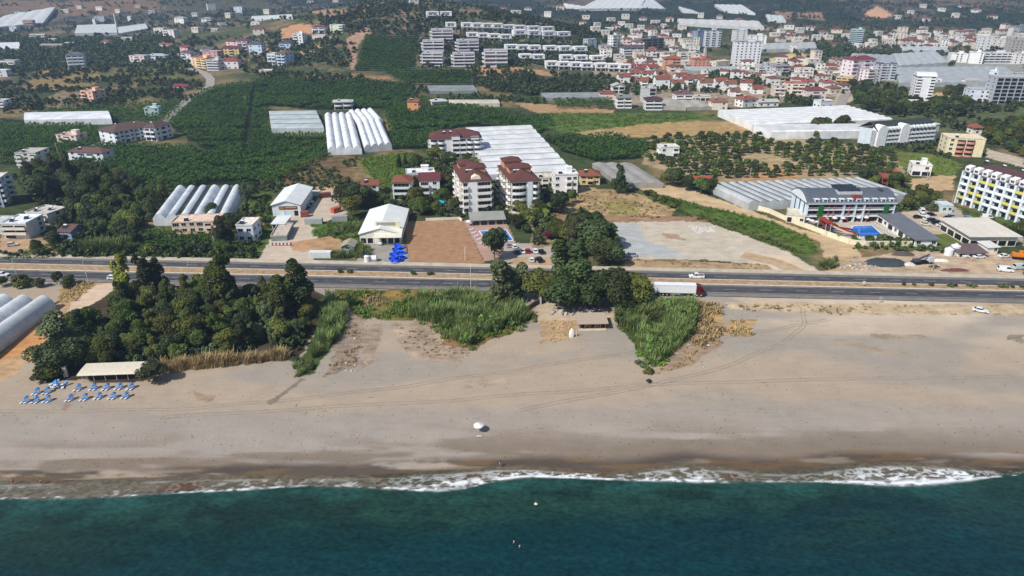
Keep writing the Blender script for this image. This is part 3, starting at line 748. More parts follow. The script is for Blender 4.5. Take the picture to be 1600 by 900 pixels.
    return tag(obj('sea', me), kind='structure')


build_sea()


def flat_patch(name, pts, mat_, z=None, dz=.05, kind='structure', thick=0.0):
    """a level sheet (lot, pool deck ...) over an outline of the photograph"""
    P = [G(*p) for p in pts]
    zz = (max(p.z for p in P) + dz) if z is None else z
    mb = MB()
    a = sum(P[i].x * P[(i + 1) % len(P)].y - P[(i + 1) % len(P)].x * P[i].y for i in range(len(P)))
    if a < 0: P.reverse()
    mb.prism([(p.x, p.y) for p in P], zz - max(thick, .4), zz)
    o = mb.obj(name, mat_)
    return tag(o, kind=kind) if kind else o


def ribbon(name, pts, width, mat_, dz=.08, kind='structure'):
    P = [G(*p) for p in pts]
    D = []
    for a, b in zip(P[:-1], P[1:]):
        n = max(2, int((b - a).length / 4))
        D += [a.lerp(b, i / n) for i in range(n)]
    D.append(P[-1])
    mb = MB(); L_ = []
    for i, p in enumerate(D):
        t = (D[min(i + 1, len(D) - 1)] - D[max(i - 1, 0)]); t.z = 0; t.normalize()
        nrm = Vector((-t.y, t.x, 0)) * width / 2
        row = []
        for s in (-1, 0, 1):
            q = p + nrm * s
            row.append((q.x, q.y, float(H(q.x, q.y)) + dz))
        L_.append(row)
    vs = [v for row in L_ for v in row]
    fs = []
    for i in range(len(L_) - 1):
        for s in range(2):
            a = i * 3 + s; fs.append((a, a + 1, a + 4, a + 3))
    mb.add(vs, fs)
    return tag(mb.obj(name, mat_), kind=kind)


LANE = mat('lane_surface', c(160, 152, 142), .9, .2, .3)
DIRT = mat('dirt_track', c(186, 158, 126), .95, .25, .4)
ribbon('lane', [(268, 78), (278, 92), (290, 103), (306, 110), (322, 116), (329, 124), (328, 134), (318, 143), (300, 152), (284, 164), (272, 176), (262, 188), (250, 196)], 8, LANE, .3)
ribbon('lane', [(88, 272), (98, 255), (112, 243), (140, 232), (165, 222), (190, 216)], 9, LANE, .15)
ribbon('lane', [(1312, 168), (1318, 152), (1330, 140), (1352, 128)], 8, LANE, .3)
ribbon('path', [(1248, 426), (1215, 410), (1160, 398)], 7, DIRT, .06)
flat_patch('bare_field', [(632, 346), (722, 344), (757, 411), (640, 415)], mat('ploughed_soil', c(163, 126, 94), .95, .2, .5, bump=.3))
# ------------------------------------------------------------------ vegetation prototypes
EXCL = []                                              # footprints that keep free of plants


def block(pts):
    EXCL.append([(p[0], p[1]) for p in pts])


def leaf_quads(P, Nn, size, rng, aspect=1.0):
    n = len(P)
    t = rng.normal(size=(n, 3)); t -= Nn * (t * Nn).sum(1, keepdims=True)
    t /= np.linalg.norm(t, axis=1, keepdims=True) + 1e-9
    b = np.cross(Nn, t)
    s = size * rng.uniform(.65, 1.35, (n, 1))
    t = t * s * .5; b = b * s * .5 * aspect
    bend = Nn * s * .12
    V = np.stack([P - t - b - bend, P + t - b * .6, P + t + b - bend, P - t + b * .6], 1).reshape(-1, 3)
    return V, np.arange(4 * n).reshape(n, 4)


def crown_np(seed, lobes, nleaf, size, down=.25):
    rng = np.random.default_rng(seed)
    L_ = np.array(lobes, float)
    wgt = L_[:, 3] ** 2; wgt /= wgt.sum()
    k = rng.choice(len(L_), nleaf, p=wgt)
    d = rng.normal(size=(nleaf, 3)); d[:, 2] = np.where(d[:, 2] < -down * 2, -d[:, 2], d[:, 2])
    d /= np.linalg.norm(d, axis=1, keepdims=True)
    r = L_[k, 3:4] * rng.uniform(.55, 1.12, (nleaf, 1)) ** .5
    fl = L_[k, 4:5] if L_.shape[1] > 4 else 1.0
    dd = d * r; dd[:, 2:3] *= fl
    P = L_[k, :3] + dd
    Nn = d + rng.normal(size=(nleaf, 3)) * .55 + np.array([0, 0, .25]); Nn /= np.linalg.norm(Nn, axis=1, keepdims=True)
    V, Q = leaf_quads(P, Nn, size, rng)
    rnd = np.clip(rng.uniform(0, .6, len(L_))[k] + rng.uniform(-.12, .35, nleaf), 0, 1)
    return V, Q, rnd


def lobes_broad(seed, Rr, Hh, n=9, base=.3):
    rng = random.Random(seed); L_ = []
    for i in range(n):
        a = rng.uniform(0, 6.28); q = Rr * .62 * math.sqrt(rng.random())
        z = Hh * (base + (1 - base) * rng.uniform(.25, .8))
        L_.append((q * math.cos(a), q * math.sin(a), z, Rr * rng.uniform(.34, .55), .85))
    L_.append((0, 0, Hh * .72, Rr * .55, .9))
    L_.append((rng.uniform(-.2, .2) * Rr, rng.uniform(-.2, .2) * Rr, Hh * .86, Rr * .36, .9))
    return L_


def lobes_tall(seed, Rr, Hh, n=12):
    rng = random.Random(seed); L_ = []
    for i in range(n):
        t = (i + .5) / n
        a = rng.uniform(0, 6.28); q = Rr * (.75 - .45 * abs(t - .45)) * rng.uniform(.2, .8)
        L_.append((q * math.cos(a), q * math.sin(a), Hh * (.14 + .8 * t), Rr * rng.uniform(.3, .5) * (1.05 - .35 * t), 1.25))
    return L_


def trunk_mesh(name, seed, lobes, r, Hh, mat_):
    rng = random.Random(seed); mb = MB()
    top = Vector((rng.uniform(-.3, .3), rng.uniform(-.3, .3), Hh * .55))
    mid = Vector((rng.uniform(-.2, .2), rng.uniform(-.2, .2), Hh * .28))
    mb.tube((0, 0, -.4), mid, r, r * .75); mb.tube(mid, top, r * .75, r * .45)
    for l in lobes[:5]:
        mb.tube(mid.lerp(top, rng.uniform(.1, .9)), l[:3], r * .4, r * .12, 6)
    return mb.mesh(name, mat_)


LEAF = {
    'green': leaf_mat('leaves', c(74, 92, 38), .6),
    'dark': leaf_mat('leaves', c(60, 74, 40), .6),
    'grey': leaf_mat('leaves', c(88, 98, 64), .6),
    'yellow': leaf_mat('leaves', c(116, 124, 44), .5),
    'olive': leaf_mat('leaves', c(96, 106, 48), .6),
    'cane': leaf_mat('cane_leaves', c(110, 128, 72), .7, .02, .3),
    'banana': leaf_mat('banana_leaves', c(54, 78, 24), .95, .02, .3),
    'grass': leaf_mat('grass_blades', c(86, 112, 42), .5, .03, .2),
    'dry': leaf_mat('dry_grass', c(168, 150, 104), .5, .02, .2),
    'purple': leaf_mat('flowers', c(120, 44, 70), .4, .02, .2),
    'caneb': leaf_mat('cane_leaves', c(84, 108, 54), .7, .02, .2),
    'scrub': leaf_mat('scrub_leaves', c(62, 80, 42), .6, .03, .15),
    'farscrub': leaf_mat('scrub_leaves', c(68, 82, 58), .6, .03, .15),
}
BARK = M('bark', (112, 96, 80))
PROTO = {}


def add_proto(key, seed, lobes, nleaf, size, leaf, Hh, r=.22, trunk=True):
    V, Q, rn = crown_np(seed, lobes, nleaf, size)
    cm = mesh_np('crown', V, Q, [LEAF[leaf]], attrs={'rnd': ('FLOAT', 'FACE', rn)})
    tm = trunk_mesh('trunk', seed, lobes, r, Hh, BARK) if trunk else None
    PROTO.setdefault(key, []).append((cm, tm, Hh))


for s in range(4):
    add_proto('broad', 10 + s, lobes_broad(10 + s, 4.2, 8.0, 11, .16), 3600, .4, ['green', 'dark', 'green', 'olive'][s], 8.0)
    add_proto('tall', 30 + s, lobes_tall(30 + s, 4.2, 13.0, 15), 4600, .4, ['dark', 'green', 'olive', 'grey'][s], 13.0, .3)
    add_proto('dark', 50 + s, lobes_broad(50 + s, 4.4, 7.5, 11, .14), 3600, .4, ['dark', 'green', 'dark', 'olive'][s], 7.5)
    add_proto('shrub', 70 + s, [(l[0], l[1], l[2] * .9, l[3], .8) for l in lobes_broad(70 + s, 2.2, 2.8, 7, .0)], 520, .45, ['green', 'grey', 'dark', 'olive'][s], 2.8, .08)
for s in range(2):
    add_proto('yellow', 90 + s, lobes_tall(90 + s, 3.4, 11.0, 12), 3000, .4, 'yellow', 11.0, .25)
    add_proto('light', 100 + s, lobes_broad(100 + s, 4.0, 7.5, 10), 3000, .4, 'olive', 7.5)
    add_proto('grey', 110 + s, lobes_tall(110 + s, 3.4, 9.0, 11), 3000, .38, 'grey', 9.0)
    add_proto('citrus', 120 + s, lobes_broad(120 + s, 2.1, 3.6, 6, .15), 330, .6, ['green', 'dark'][s], 3.6, .1)
    add_proto('flower', 130 + s, lobes_broad(130 + s, 2.2, 3.4, 6, .1), 420, .5, 'purple', 3.4, .1)
add_proto('cypress', 140, [(0, 0, 1 + i * .75, .95 * (1 - i / 14), 1.1) for i in range(12)], 800, .4, 'dark', 10.0, .12)
add_proto('drytree', 150, lobes_broad(150, 3.2, 5.5, 8), 420, .45, 'dry', 5.5, .16)


def palm_np(seed, th=5.5, nf=16, fl=2.8):
    rng = np.random.default_rng(seed); V, Q, rn = [], [], []
    for i in range(nf):
        a = 6.283 * i / nf + rng.uniform(-.15, .15); e0 = rng.uniform(.1, 1.1)
        d = np.array([math.cos(a), math.sin(a), 0]); sd = np.array([-math.sin(a), math.cos(a), 0])
        p = np.array([0, 0, th]); e = e0; prev = None; n = 5
        for k in range(n + 1):
            w_ = .55 * math.sin(math.pi * (k + .6) / (n + 1.2))
            cur = [p - sd * w_ + np.array([0, 0, -.12]), p, p + sd * w_ + np.array([0, 0, -.12])]
            if prev is not None:
                b0 = len(V); V += [*prev, *cur]
                Q += [[b0, b0 + 1, b0 + 4, b0 + 3], [b0 + 1, b0 + 2, b0 + 5, b0 + 4]]; rn += [rng.uniform(.2, .9)] * 2
            prev = cur
            p = p + (d * math.cos(e) + np.array([0, 0, math.sin(e)])) * fl / n; e -= .42
    return np.array(V), np.array(Q), np.array(rn)


for s in range(2):
    V, Q, rn = palm_np(s)
    mb = MB()
    for k in range(6): mb.tube((0, 0, k * .92 - .1), (0, 0, (k + 1) * .92), .2 - .008 * k, .17 - .008 * k)
    PROTO.setdefault('palm', []).append((mesh_np('fronds', V, Q, [LEAF['olive']], attrs={'rnd': ('FLOAT', 'FACE', rn)}), mb.mesh('trunk', BARK), 7.5))


_TN = {'broad': 'broadleaf_tree', 'tall': 'tall_tree', 'dark': 'dark_tree', 'shrub': 'shrub', 'yellow': 'pale_tree', 'light': 'light_green_tree', 'grey': 'grey_green_tree',
       'citrus': 'citrus_tree', 'flower': 'flowering_shrub', 'cypress': 'cypress_tree', 'drytree': 'dry_tree', 'palm': 'palm_tree'}


def tree(P, style, h, label, group=None, wide=1.0, var=None, cat=None, parts=True):
    """a plant: an Empty with crown and trunk"""
    if not isinstance(P, Vector): P = G(*P)
    lst = PROTO[style]
    cm, tm, Hh = lst[random.randrange(len(lst)) if var is None else var % len(lst)]
    s = h / Hh; rz = random.uniform(0, 6.28)
    nm = _TN[style]
    cat = cat or ('shrub' if 'shrub' in nm else 'palm' if style == 'palm' else 'tree')
    if not parts:
        o = obj(nm, cm, loc=P, rz=rz, scale=(s * wide, s * wide * random.uniform(.9, 1.1), s))
        return tag(o, label, cat, group)
    e = empty(nm, P, rz, label, cat, group)
    e.scale = (s * wide * random.uniform(.92, 1.08), s * wide * random.uniform(.92, 1.08), s)
    obj('crown' if style != 'palm' else 'fronds', cm, e)
    if tm: obj('trunk', tm, e)
    return e


def sample(pixpoly, spacing, seed=0, jitter=.5, excl=True, rows=False):
    """jittered grid of ground points inside an outline of the photograph"""
    P = W(pixpoly); rng = np.random.default_rng(seed)
    x0, x1 = min(p[0] for p in P), max(p[0] for p in P); y0, y1 = min(p[1] for p in P), max(p[1] for p in P)
    gx, gy = np.meshgrid(np.arange(x0, x1, spacing), np.arange(y0, y1, spacing * (1.5 if rows else 1)))
    gx = gx + (np.arange(gx.shape[0])[:, None] % 2) * spacing * .5
    X = gx.ravel() + rng.uniform(-jitter, jitter, gx.size) * spacing
    Y = gy.ravel() + rng.uniform(-jitter, jitter, gx.size) * spacing * (.5 if rows else 1)
    k = inpoly(X, Y, P); X, Y = X[k], Y[k]
    if excl:
        ok = np.ones(len(X), bool)
        for E in EXCL:
            xs = [p[0] for p in E]; ys = [p[1] for p in E]
            bb = (X > min(xs)) & (X < max(xs)) & (Y > min(ys)) & (Y < max(ys))
            if bb.any(): ok[bb] &= ~inpoly(X[bb], Y[bb], E)
        X, Y = X[ok], Y[ok]
    return X, Y


def scatter(name, protos, X, Y, smin, smax, mats, seed=0, sink=.1, zmul=(1, 1), me_only=False):
    """one mesh of many plants (ground cover nobody could count)"""
    rng = np.random.default_rng(seed); Vs, Qs, Rs, off = [], [], [], 0
    Z = H(X, Y); k = rng.integers(0, len(protos), len(X))
    for pi, (V, Q, rn) in enumerate(protos):
        ii = np.nonzero(k == pi)[0]
        if not len(ii): continue
        n, nv = len(ii), len(V)
        a = rng.uniform(0, 6.283, n); s = rng.uniform(smin, smax, n)
        if protos is CANE: s = s * (.45 + 1.1 * fbm(X[ii] / 5, Y[ii] / 5, 92, 3))
        sz = s * rng.uniform(*zmul, n)
        ca, sa = np.cos(a) * s, np.sin(a) * s
        vx = V[None, :, 0] * ca[:, None] - V[None, :, 1] * sa[:, None] + X[ii, None]
        vy = V[None, :, 0] * sa[:, None] + V[None, :, 1] * ca[:, None] + Y[ii, None]
        vz = V[None, :, 2] * sz[:, None] + Z[ii, None] - sink
        Vs.append(np.stack([vx, vy, vz], 2).reshape(-1, 3))
        Qs.append((Q[None] + (np.arange(n) * nv)[:, None, None] + off).reshape(-1, Q.shape[1])); off += n * nv
        pr = np.clip(.6 * rn[None] + .45 * rng.random(n)[:, None] + .25 * (fbm(X[ii] / 30, Y[ii] / 30, 91, 2)[:, None] - .5) * 2, 0, 1.2)
        Rs.append(pr.ravel())
    if not Vs: return None
    me = mesh_np(name, np.concatenate(Vs), np.concatenate(Qs), mats, attrs={'rnd': ('FLOAT', 'FACE', np.concatenate(Rs))})
    return tag(obj(name, me), kind='stuff')


def banana_np(seed):
    rng = np.random.default_rng(seed); V, Q, rn = [], [], []
    for i in range(9):
        a = 6.283 * i / 9 + rng.uniform(-.25, .25); e = rng.uniform(.55, 1.35); L_ = rng.uniform(1.5, 2.3)
        d = np.array([math.cos(a), math.sin(a), 0]); sd = np.array([-math.sin(a), math.cos(a), 0]) * .33
        p = np.array([0, 0, rng.uniform(1.5, 2.1)]); prev = None
        for k, w_ in enumerate((.5, 1, .3)):
            cur = [p - sd * w_, p + sd * w_]
            if prev is not None:
                b0 = len(V); V += [*prev, *cur]; Q.append([b0, b0 + 1, b0 + 3, b0 + 2]); rn.append(rng.uniform(0, 1))
            prev = cur; p = p + (d * math.cos(e) + np.array([0, 0, math.sin(e)])) * L_ / 2; e -= 1.15
    return np.array(V), np.array(Q), np.array(rn)


def blades_np(seed, n, hmin, hmax, w_, spread, lean=.5):
    """clump of upright blades"""
    rng = np.random.default_rng(seed); V, Q, rn = [], [], []
    for i in range(n):
        a = rng.uniform(0, 6.283); q = spread * math.sqrt(rng.random()); h = rng.uniform(hmin, hmax)
        p = np.array([q * math.cos(a), q * math.sin(a), 0]); a2 = rng.uniform(0, 6.283)
        d = np.array([math.cos(a2), math.sin(a2), 0]) * lean; sd = np.array([-math.sin(a2), math.cos(a2), 0]) * w_
        m_ = p + d * h * .25 + np.array([0, 0, h * .62]); t = p + d * h * .7 + np.array([0, 0, h * rng.uniform(.85, 1)])
        b0 = len(V); V += [p - sd * .5, p + sd * .5, m_ + sd, m_ - sd, t + sd * .25, t - sd * .25]
        Q += [[b0, b0 + 1, b0 + 2, b0 + 3], [b0 + 3, b0 + 2, b0 + 4, b0 + 5]]; r = rng.uniform(.1, .9); rn += [r * .6, r]
    return np.array(V), np.array(Q), np.array(rn)


BAN = [banana_np(s) for s in range(4)]
CANE = [blades_np(s, 46, 1.8, 4.4, .1, 1.0, .62) for s in range(3)]
TUFT = [blades_np(10 + s, 14, .35, .8, .07, .5, .8) for s in range(3)]
BUSH = [crown_np(200 + s, lobes_broad(200 + s, 2.0, 2.8, 5, .05), 60, .95) for s in range(4)]
FARB = [crown_np(220 + s, lobes_broad(220 + s, 2.2, 3.4, 4, .05), 26, 1.5) for s in range(4)]
LOWB = [crown_np(240 + s, [(l[0], l[1], l[2] * .5, l[3], .6) for l in lobes_broad(240 + s, 1.2, 1.2, 4, .0)], 50, .42) for s in range(3)]
# ------------------------------------------------------------------ building kit
WHITE = (226, 222, 214)
_WC = {}


def win_mesh(w, h, frame=(214, 212, 206), bars=1):
    k = ('w', round(w, 1), round(h, 1), frame, bars); w, h = k[1], k[2]
    if k not in _WC:
        mb = MB()
        t = .09
        mb.box(-w / 2, w / 2, -.05, .02, 0, t).box(-w / 2, w / 2, -.05, .02, h - t, h)
        mb.box(-w / 2, -w / 2 + t, -.05, .02, t, h - t).box(w / 2 - t, w / 2, -.05, .02, t, h - t)
        for i in range(bars):
            x = -w / 2 + w * (i + 1) / (bars + 1)
            mb.box(x - .03, x + .03, -.04, .02, t, h - t)
        mb.box(-w / 2 - .08, w / 2 + .08, -.14, .02, -.07, 0)
        mb.box(-w / 2 + t, w / 2 - t, -.022, .02, t, h - t, 1)
        _WC[k] = mb.mesh('window', [M('plastic', frame), M('glass')])
    return _WC[k]


def balcony_mesh(w, dp, col, rail=False, curved=False):
    k = ('b', round(w, 1), round(dp, 1), col, rail, curved); w, dp = k[1], k[2]
    if k not in _WC:
        mb = MB()
        def outline(o):
            if curved:
                n = 9
                return [(-w / 2 - o + (w + 2 * o) * i / n, -(dp + o) * (math.sin(math.pi * (i + .35) / (n + .7)) ** .55)) for i in range(n + 1)]
            return [(-w / 2 - o, 0), (-w / 2 - o, -dp - o), (w / 2 + o, -dp - o), (w / 2 + o, 0)]
        ou, inn = outline(0), outline(-.12)
        mb.prism([*([(-w / 2, .0)] if curved else []), *ou, *([(w / 2, .0)] if curved else [])], -.18, 0)
        n = len(ou)
        zb, zt = (.75, .95) if rail else (.0, 1.0)
        for i in range(n - 1):
            a, b, c_, d_ = ou[i], ou[i + 1], inn[i + 1], inn[i]
            mb.prism([a, b, c_, d_], zb, zt)
            if rail: mb.prism([a, b, c_, d_], 0, .1)
        _WC[k] = mb.mesh('balcony', M('wall', col))
    return _WC[k]


def hip_roof(mb, x0, x1, y0, y1, z, rh, m=0, th=.22):
    w, d = x1 - x0, y1 - y0
    q = min(w, d) / 2
    if w >= d: r = [(x0 + q, (y0 + y1) / 2, z + rh), (x1 - q, (y0 + y1) / 2, z + rh)]
    else: r = [((x0 + x1) / 2, y0 + q, z + rh), ((x0 + x1) / 2, y1 - q, z + rh)]
    mb.box(x0, x1, y0, y1, z - th, z, m)
    e = .003
    vs = [(x0, y0, z + e), (x1, y0, z + e), (x1, y1, z + e), (x0, y1, z + e), *r]
    fs = [(0, 1, 5, 4), (1, 2, 5), (2, 3, 4, 5), (3, 0, 4)] if w >= d else [(0, 1, 4), (1, 2, 5, 4), (2, 3, 5), (3, 0, 4, 5)]
    mb.add(vs, fs, m)


def gable_roof(mb, x0, x1, y0, y1, z, rh, along='x', m=0, th=.2):
    if along == 'x':
        ym = (y0 + y1) / 2
        mb.extr([(y0, z - th), (ym, z + rh - th), (y1, z - th), (y1, z), (ym, z + rh), (y0, z)], 'x', x0, x1, m)
    else:
        xm = (x0 + x1) / 2
        mb.extr([(x0, z - th), (xm, z + rh - th), (x1, z - th), (x1, z), (xm, z + rh), (x0, z)], 'y', y0, y1, m)


def solar_heater(parent, x, y, z, s=1.0):
    """roof water heater: white tank over a dark collector"""
    k = ('sol',)
    if k not in _WC:
        mb = MB()
        mb.tube((-.7, .3, 1.1), (.7, .3, 1.1), .33, n=10).tube((-.6, .3, 0), (-.6, .3, 1), .04, n=4).tube((.6, .3, 0), (.6, .3, 1), .04, n=4)
        mb.add([(-.9, -1.2, .1), (.9, -1.2, .1), (.9, .1, 1.0), (-.9, .1, 1.0), (-.9, -1.2, .02), (.9, -1.2, .02), (.9, .1, .92), (-.9, .1, .92)],
               [(0, 1, 2, 3), (7, 6, 5, 4), (0, 4, 5, 1), (2, 6, 7, 3), (1, 5, 6, 2), (0, 3, 7, 4)], 1)
        _WC[k] = mb.mesh('water_heater', [M('plastic', (228, 228, 226)), M('glass', (34, 42, 58))])
    return obj('water_heater', _WC[k], parent, (x, y, z), random.uniform(-.2, .2), (s, s, s))


def footprint(P0, rz, w, d, mg=1.5):
    ca, sa = math.cos(rz), math.sin(rz)
    f = lambda x, y: (P0.x + x * ca - y * sa, P0.y + x * sa + y * ca)
    block([f(-mg, -mg - .7), f(w + mg, -mg - .7), f(w + mg, d + mg), f(-mg, d + mg)])
    return f


def building(name, label, p0, p1, top, depth, cat='house', floors=2, wall=WHITE, roof='flat', rcol=(150, 74, 58), front='ww', left=None, right=None,
             rh=None, over=.5, bcol=None, rail=False, curved=False, bd=1.4, group=None, band=None, heaters=1, gfloor=None, hut=False, frame=(214, 212, 206),
             accent=None, ridge=None, sink=2.5, topfloor=None):
    P0, P1 = G(*p0), G(*p1)
    w = (P1.xy - P0.xy).length; rz = math.atan2(P1.y - P0.y, P1.x - P0.x)
    h = ztop(P0, top) if top > 12 else top
    P0 = Vector((P0.x, P0.y, P0.z)); zb = min(0, P1.z - P0.z)
    e = empty(name, P0, rz, label, cat, group)
    footprint(P0, rz, w, depth)
    fh = h / floors
    bcol = bcol or wall
    mb = MB().box(0, w, 0, depth, -sink + zb, h)
    if band:
        for k in range(1, floors): mb.box(-.08, w + .08, -.08, depth + .08, k * fh - .13, k * fh + .13, 1)
    if accent:                                          # a plain vertical tower in another colour on the front
        for a, b, t, col in accent: mb.box(a * w, b * w, -t, .3, -.5, h - .03, 2)
    mats = [M('wall', wall), M('wall', band or wall), M('wall', accent[0][3] if accent else wall)]
    mb.obj('wall', mats, e)
    F_ = [('f', front, w, (0, 0), 0.0)]
    if right: F_.append(('r', right, depth, (w, 0), math.pi / 2))
    if left: F_.append(('l', left, depth, (0, depth), -math.pi / 2))
    for nm, spec, ln, og, fr in F_:
        ca, sa = math.cos(fr), math.sin(fr)
        for k in range(floors):
            sp = spec
            if gfloor and k == 0 and nm == 'f': sp = gfloor
            if topfloor and k == floors - 1 and nm == 'f': sp = topfloor
            z = k * fh
            if isinstance(sp, str): sp = [(ch, 1 / len(sp)) for ch in sp]
            u = 0
            for ch, wd in sp:
                bw = ln * wd; s = u + bw / 2; u += bw
                if ch == '.': continue
                at = lambda o, zz: (og[0] + s * ca + o * sa, og[1] + s * sa - o * ca, z + zz)
                hh = min(fh - .7, 2.1)
                if ch == 'w': obj('window', win_mesh(min(bw * .62, 1.9), min(1.35, hh), frame), e, at(.02, .95), fr)
                elif ch == 'W': obj('window', win_mesh(bw * .82, min(1.7, hh), frame, 2), e, at(.02, .75), fr)
                elif ch == 'd': obj('shop_window', win_mesh(bw * .8, min(2.3, hh), frame, 1), e, at(.02, .15), fr)
                elif ch == 'D': obj('opening', win_mesh(bw * .86, min(2.4, fh - .4), wall, 0), e, at(.02, .08), fr)
                elif ch in 'bcB':
                    obj('balcony_door', win_mesh(bw * (.9 if ch in 'Bc' else .78), hh, frame, 3 if bw > 4 else 1), e, at(.02, .14), fr)
                    if k > 0 or gfloor: obj('balcony', balcony_mesh(bw * (.99 if ch == 'B' else .88), bd, bcol, rail, curved or ch == 'c'), e, at(.0, .06), fr)
    r = MB()
    mr = M('tile', rcol)
    if roof == 'flat':
        r.box(-.15, w + .15, -.15, depth + .15, h, h + .12)
        for a in ((-.15, w + .15, -.15, .1), (-.15, w + .15, depth - .1, depth + .15)): r.box(*a, h + .12, h + .6)
        for a in ((-.15, .1, .1, depth - .1), (w - .1, w + .15, .1, depth - .1)): r.box(*a, h + .12, h + .6)
        mr = M('concrete', rcol if rcol != (150, 74, 58) else (196, 190, 180))
    elif roof == 'hip': hip_roof(r, -over, w + over, -over, depth + over, h + .22, rh or min(w, depth) * .22)
    elif roof == 'gx': gable_roof(r, -over, w + over, -over, depth + over, h + .2, rh or depth * .2, 'x')
    elif roof == 'gy': gable_roof(r, -over, w + over, -over, depth + over, h + .2, rh or w * .2, 'y')
    elif roof == 'barrel':
        n = 10; R_ = rh or 3.0
        pr = [(-over + (depth + 2 * over) * i / n, h + R_ * math.sin(math.pi * i / n) ** .8) for i in range(n + 1)]
        r.extr(pr, 'x', -over, w + over); mr = M('metal', rcol)
    elif roof == 'shed':
        r.extr([(-over, h), (depth + over, h + (rh or 1)), (depth + over, h + (rh or 1) + .15), (-over, h + .15)], 'x', -over, w + over); mr = M('metal', rcol)
    ro = r.obj('roof', mr, e)
    if roof in ('gx', 'gy'):                            # gable ends
        g = MB(); q = rh or (depth if roof == 'gx' else w) * .2
        k_ = q / ((depth if roof == 'gx' else w) / 2 + over)
        if roof == 'gx':
            for a in (.0, w - .2): g.extr([(0, h), (depth, h), (depth / 2, h + depth / 2 * k_)], 'x', a, a + .2)
        else:
            for a in (.0, depth - .2): g.extr([(0, h), (w, h), (w / 2, h + w / 2 * k_)], 'y', a, a + .2)
        g.obj('gable', M('wall', wall), e)
    if hut and roof == 'flat':
        q = MB().box(w * .55, w * .8, depth * .45, depth * .8, h + .12, h + 2.6).box(w * .53, w * .82, depth * .43, depth * .82, h + 2.6, h + 2.75)
        q.obj('stair_hut', M('wall', wall), e)
    for i in range(heaters):
        zt = h + .12 if roof == 'flat' else h + (rh or min(w, depth) * .22) * .55
        solar_heater(e, w * (.2 + .6 * ((i * .61 + .13) % 1)), depth * (.3 + .3 * (i % 2)), zt)
    return e, w, depth, h, P0, rz


# ------------------------------------------------------------------ greenhouses
def greenhouse(label, p0, p1, p3, n, eave=3.2, rise=1.3, axis='depth', film=(206, 210, 212), group='plastic greenhouses', gut=None, seg=8, flat=False, name='greenhouse', cat='greenhouse', wallfilm=None, gable=False, gw=.15):
    """multi-span tunnel house on the parallelogram p0 (front left), p1 (front right), p3 (back left)"""
    P0, P1, P3 = G(*p0), G(*p1), G(*p3)
    a, b = (P1 - P0).xy, (P3 - P0).xy
    zc = [0, P1.z - P0.z, float(H(P0.x + a.x + b.x, P0.y + a.y + b.y)) - P0.z, P3.z - P0.z]
    zz = lambda u, v: (zc[0] * (1 - u) + zc[1] * u) * (1 - v) + (zc[3] * (1 - u) + zc[2] * u) * v
    block([(P0.x, P0.y), (P1.x, P1.y), (P1.x + b.x, P1.y + b.y), (P3.x, P3.y)])
    e = empty(name, P0, 0, label, cat, group)
    def pt(s, t, z):                                    # s across the spans, t along them
        u, v = (s, t) if axis == 'depth' else (t, s)
        return (a.x * u + b.x * v, a.y * u + b.y * v, zz(u, v) + z)
    prof = []
    for i in range(n):
        for k in range(seg):
            q = k / seg
            z = 4 * q * (1 - q) if not gable else 1 - abs(2 * q - 1)
            prof.append(((i + q) / n, eave + rise * z))
    prof.append((1, eave))
    mt = 14
    V = np.array([pt(s, t / mt, z) for t in range(mt + 1) for s, z in prof]); m_ = len(prof)
    Q = np.array([[t * m_ + i, t * m_ + i + 1, (t + 1) * m_ + i + 1, (t + 1) * m_ + i] for t in range(mt) for i in range(m_ - 1)])
    obj('roof_film', mesh_np('roof_film', V, Q, [M('film', film)], smooth=not gable), e)
    wf = M('film', wallfilm or film)
    for t in (0, 1):                                    # end walls follow the arches
        mb = MB()
        for i in range(m_ - 1):
            (s0, z0), (s1, z1) = prof[i], prof[i + 1]
            mb.add([pt(s0, t, -.8), pt(s1, t, -.8), pt(s1, t, z1), pt(s0, t, z0)], [(0, 1, 2, 3)])
        mb.obj('end_wall', wf, e)
    for s in (0, 1):
        MB().add([pt(s, i / 6, zq) for i in range(7) for zq in (-.8, eave)], [(2 * i, 2 * i + 2, 2 * i + 3, 2 * i + 1) for i in range(6)]).obj('side_wall', wf, e)
    if gut:
        gcol, which = gut
        for i in (which if which != 'all' else range(1, n)):
            fz = lambda q: 4 * (q % 1) * (1 - q % 1) if not gable else 1 - abs(2 * (q % 1) - 1)
            V = [pt((i + q) / n, t / 8, eave + rise * fz(q) + .05 + .012 * seg) for t in range(9) for q in ((.01, .06, .1, gw) if P0.x > 0 else (-gw * 1.3, -gw * .8, -.05, -.01))]
            MB().add(V, [(4 * t + k, 4 * t + k + 1, 4 * t + k + 5, 4 * t + k + 4) for t in range(8) for k in range(3)]).obj('gutter', M('plastic', gcol), e)
    return e
# ------------------------------------------------------------------ greenhouses, in order from the beach
WF = (226, 229, 232)
greenhouse('arched pale film tunnels at the beach edge beside the sandy track', (-52, 562), (2, 544), (30, 470), 4, 3.0, 2.4, film=(176, 190, 204), seg=10) if False else None


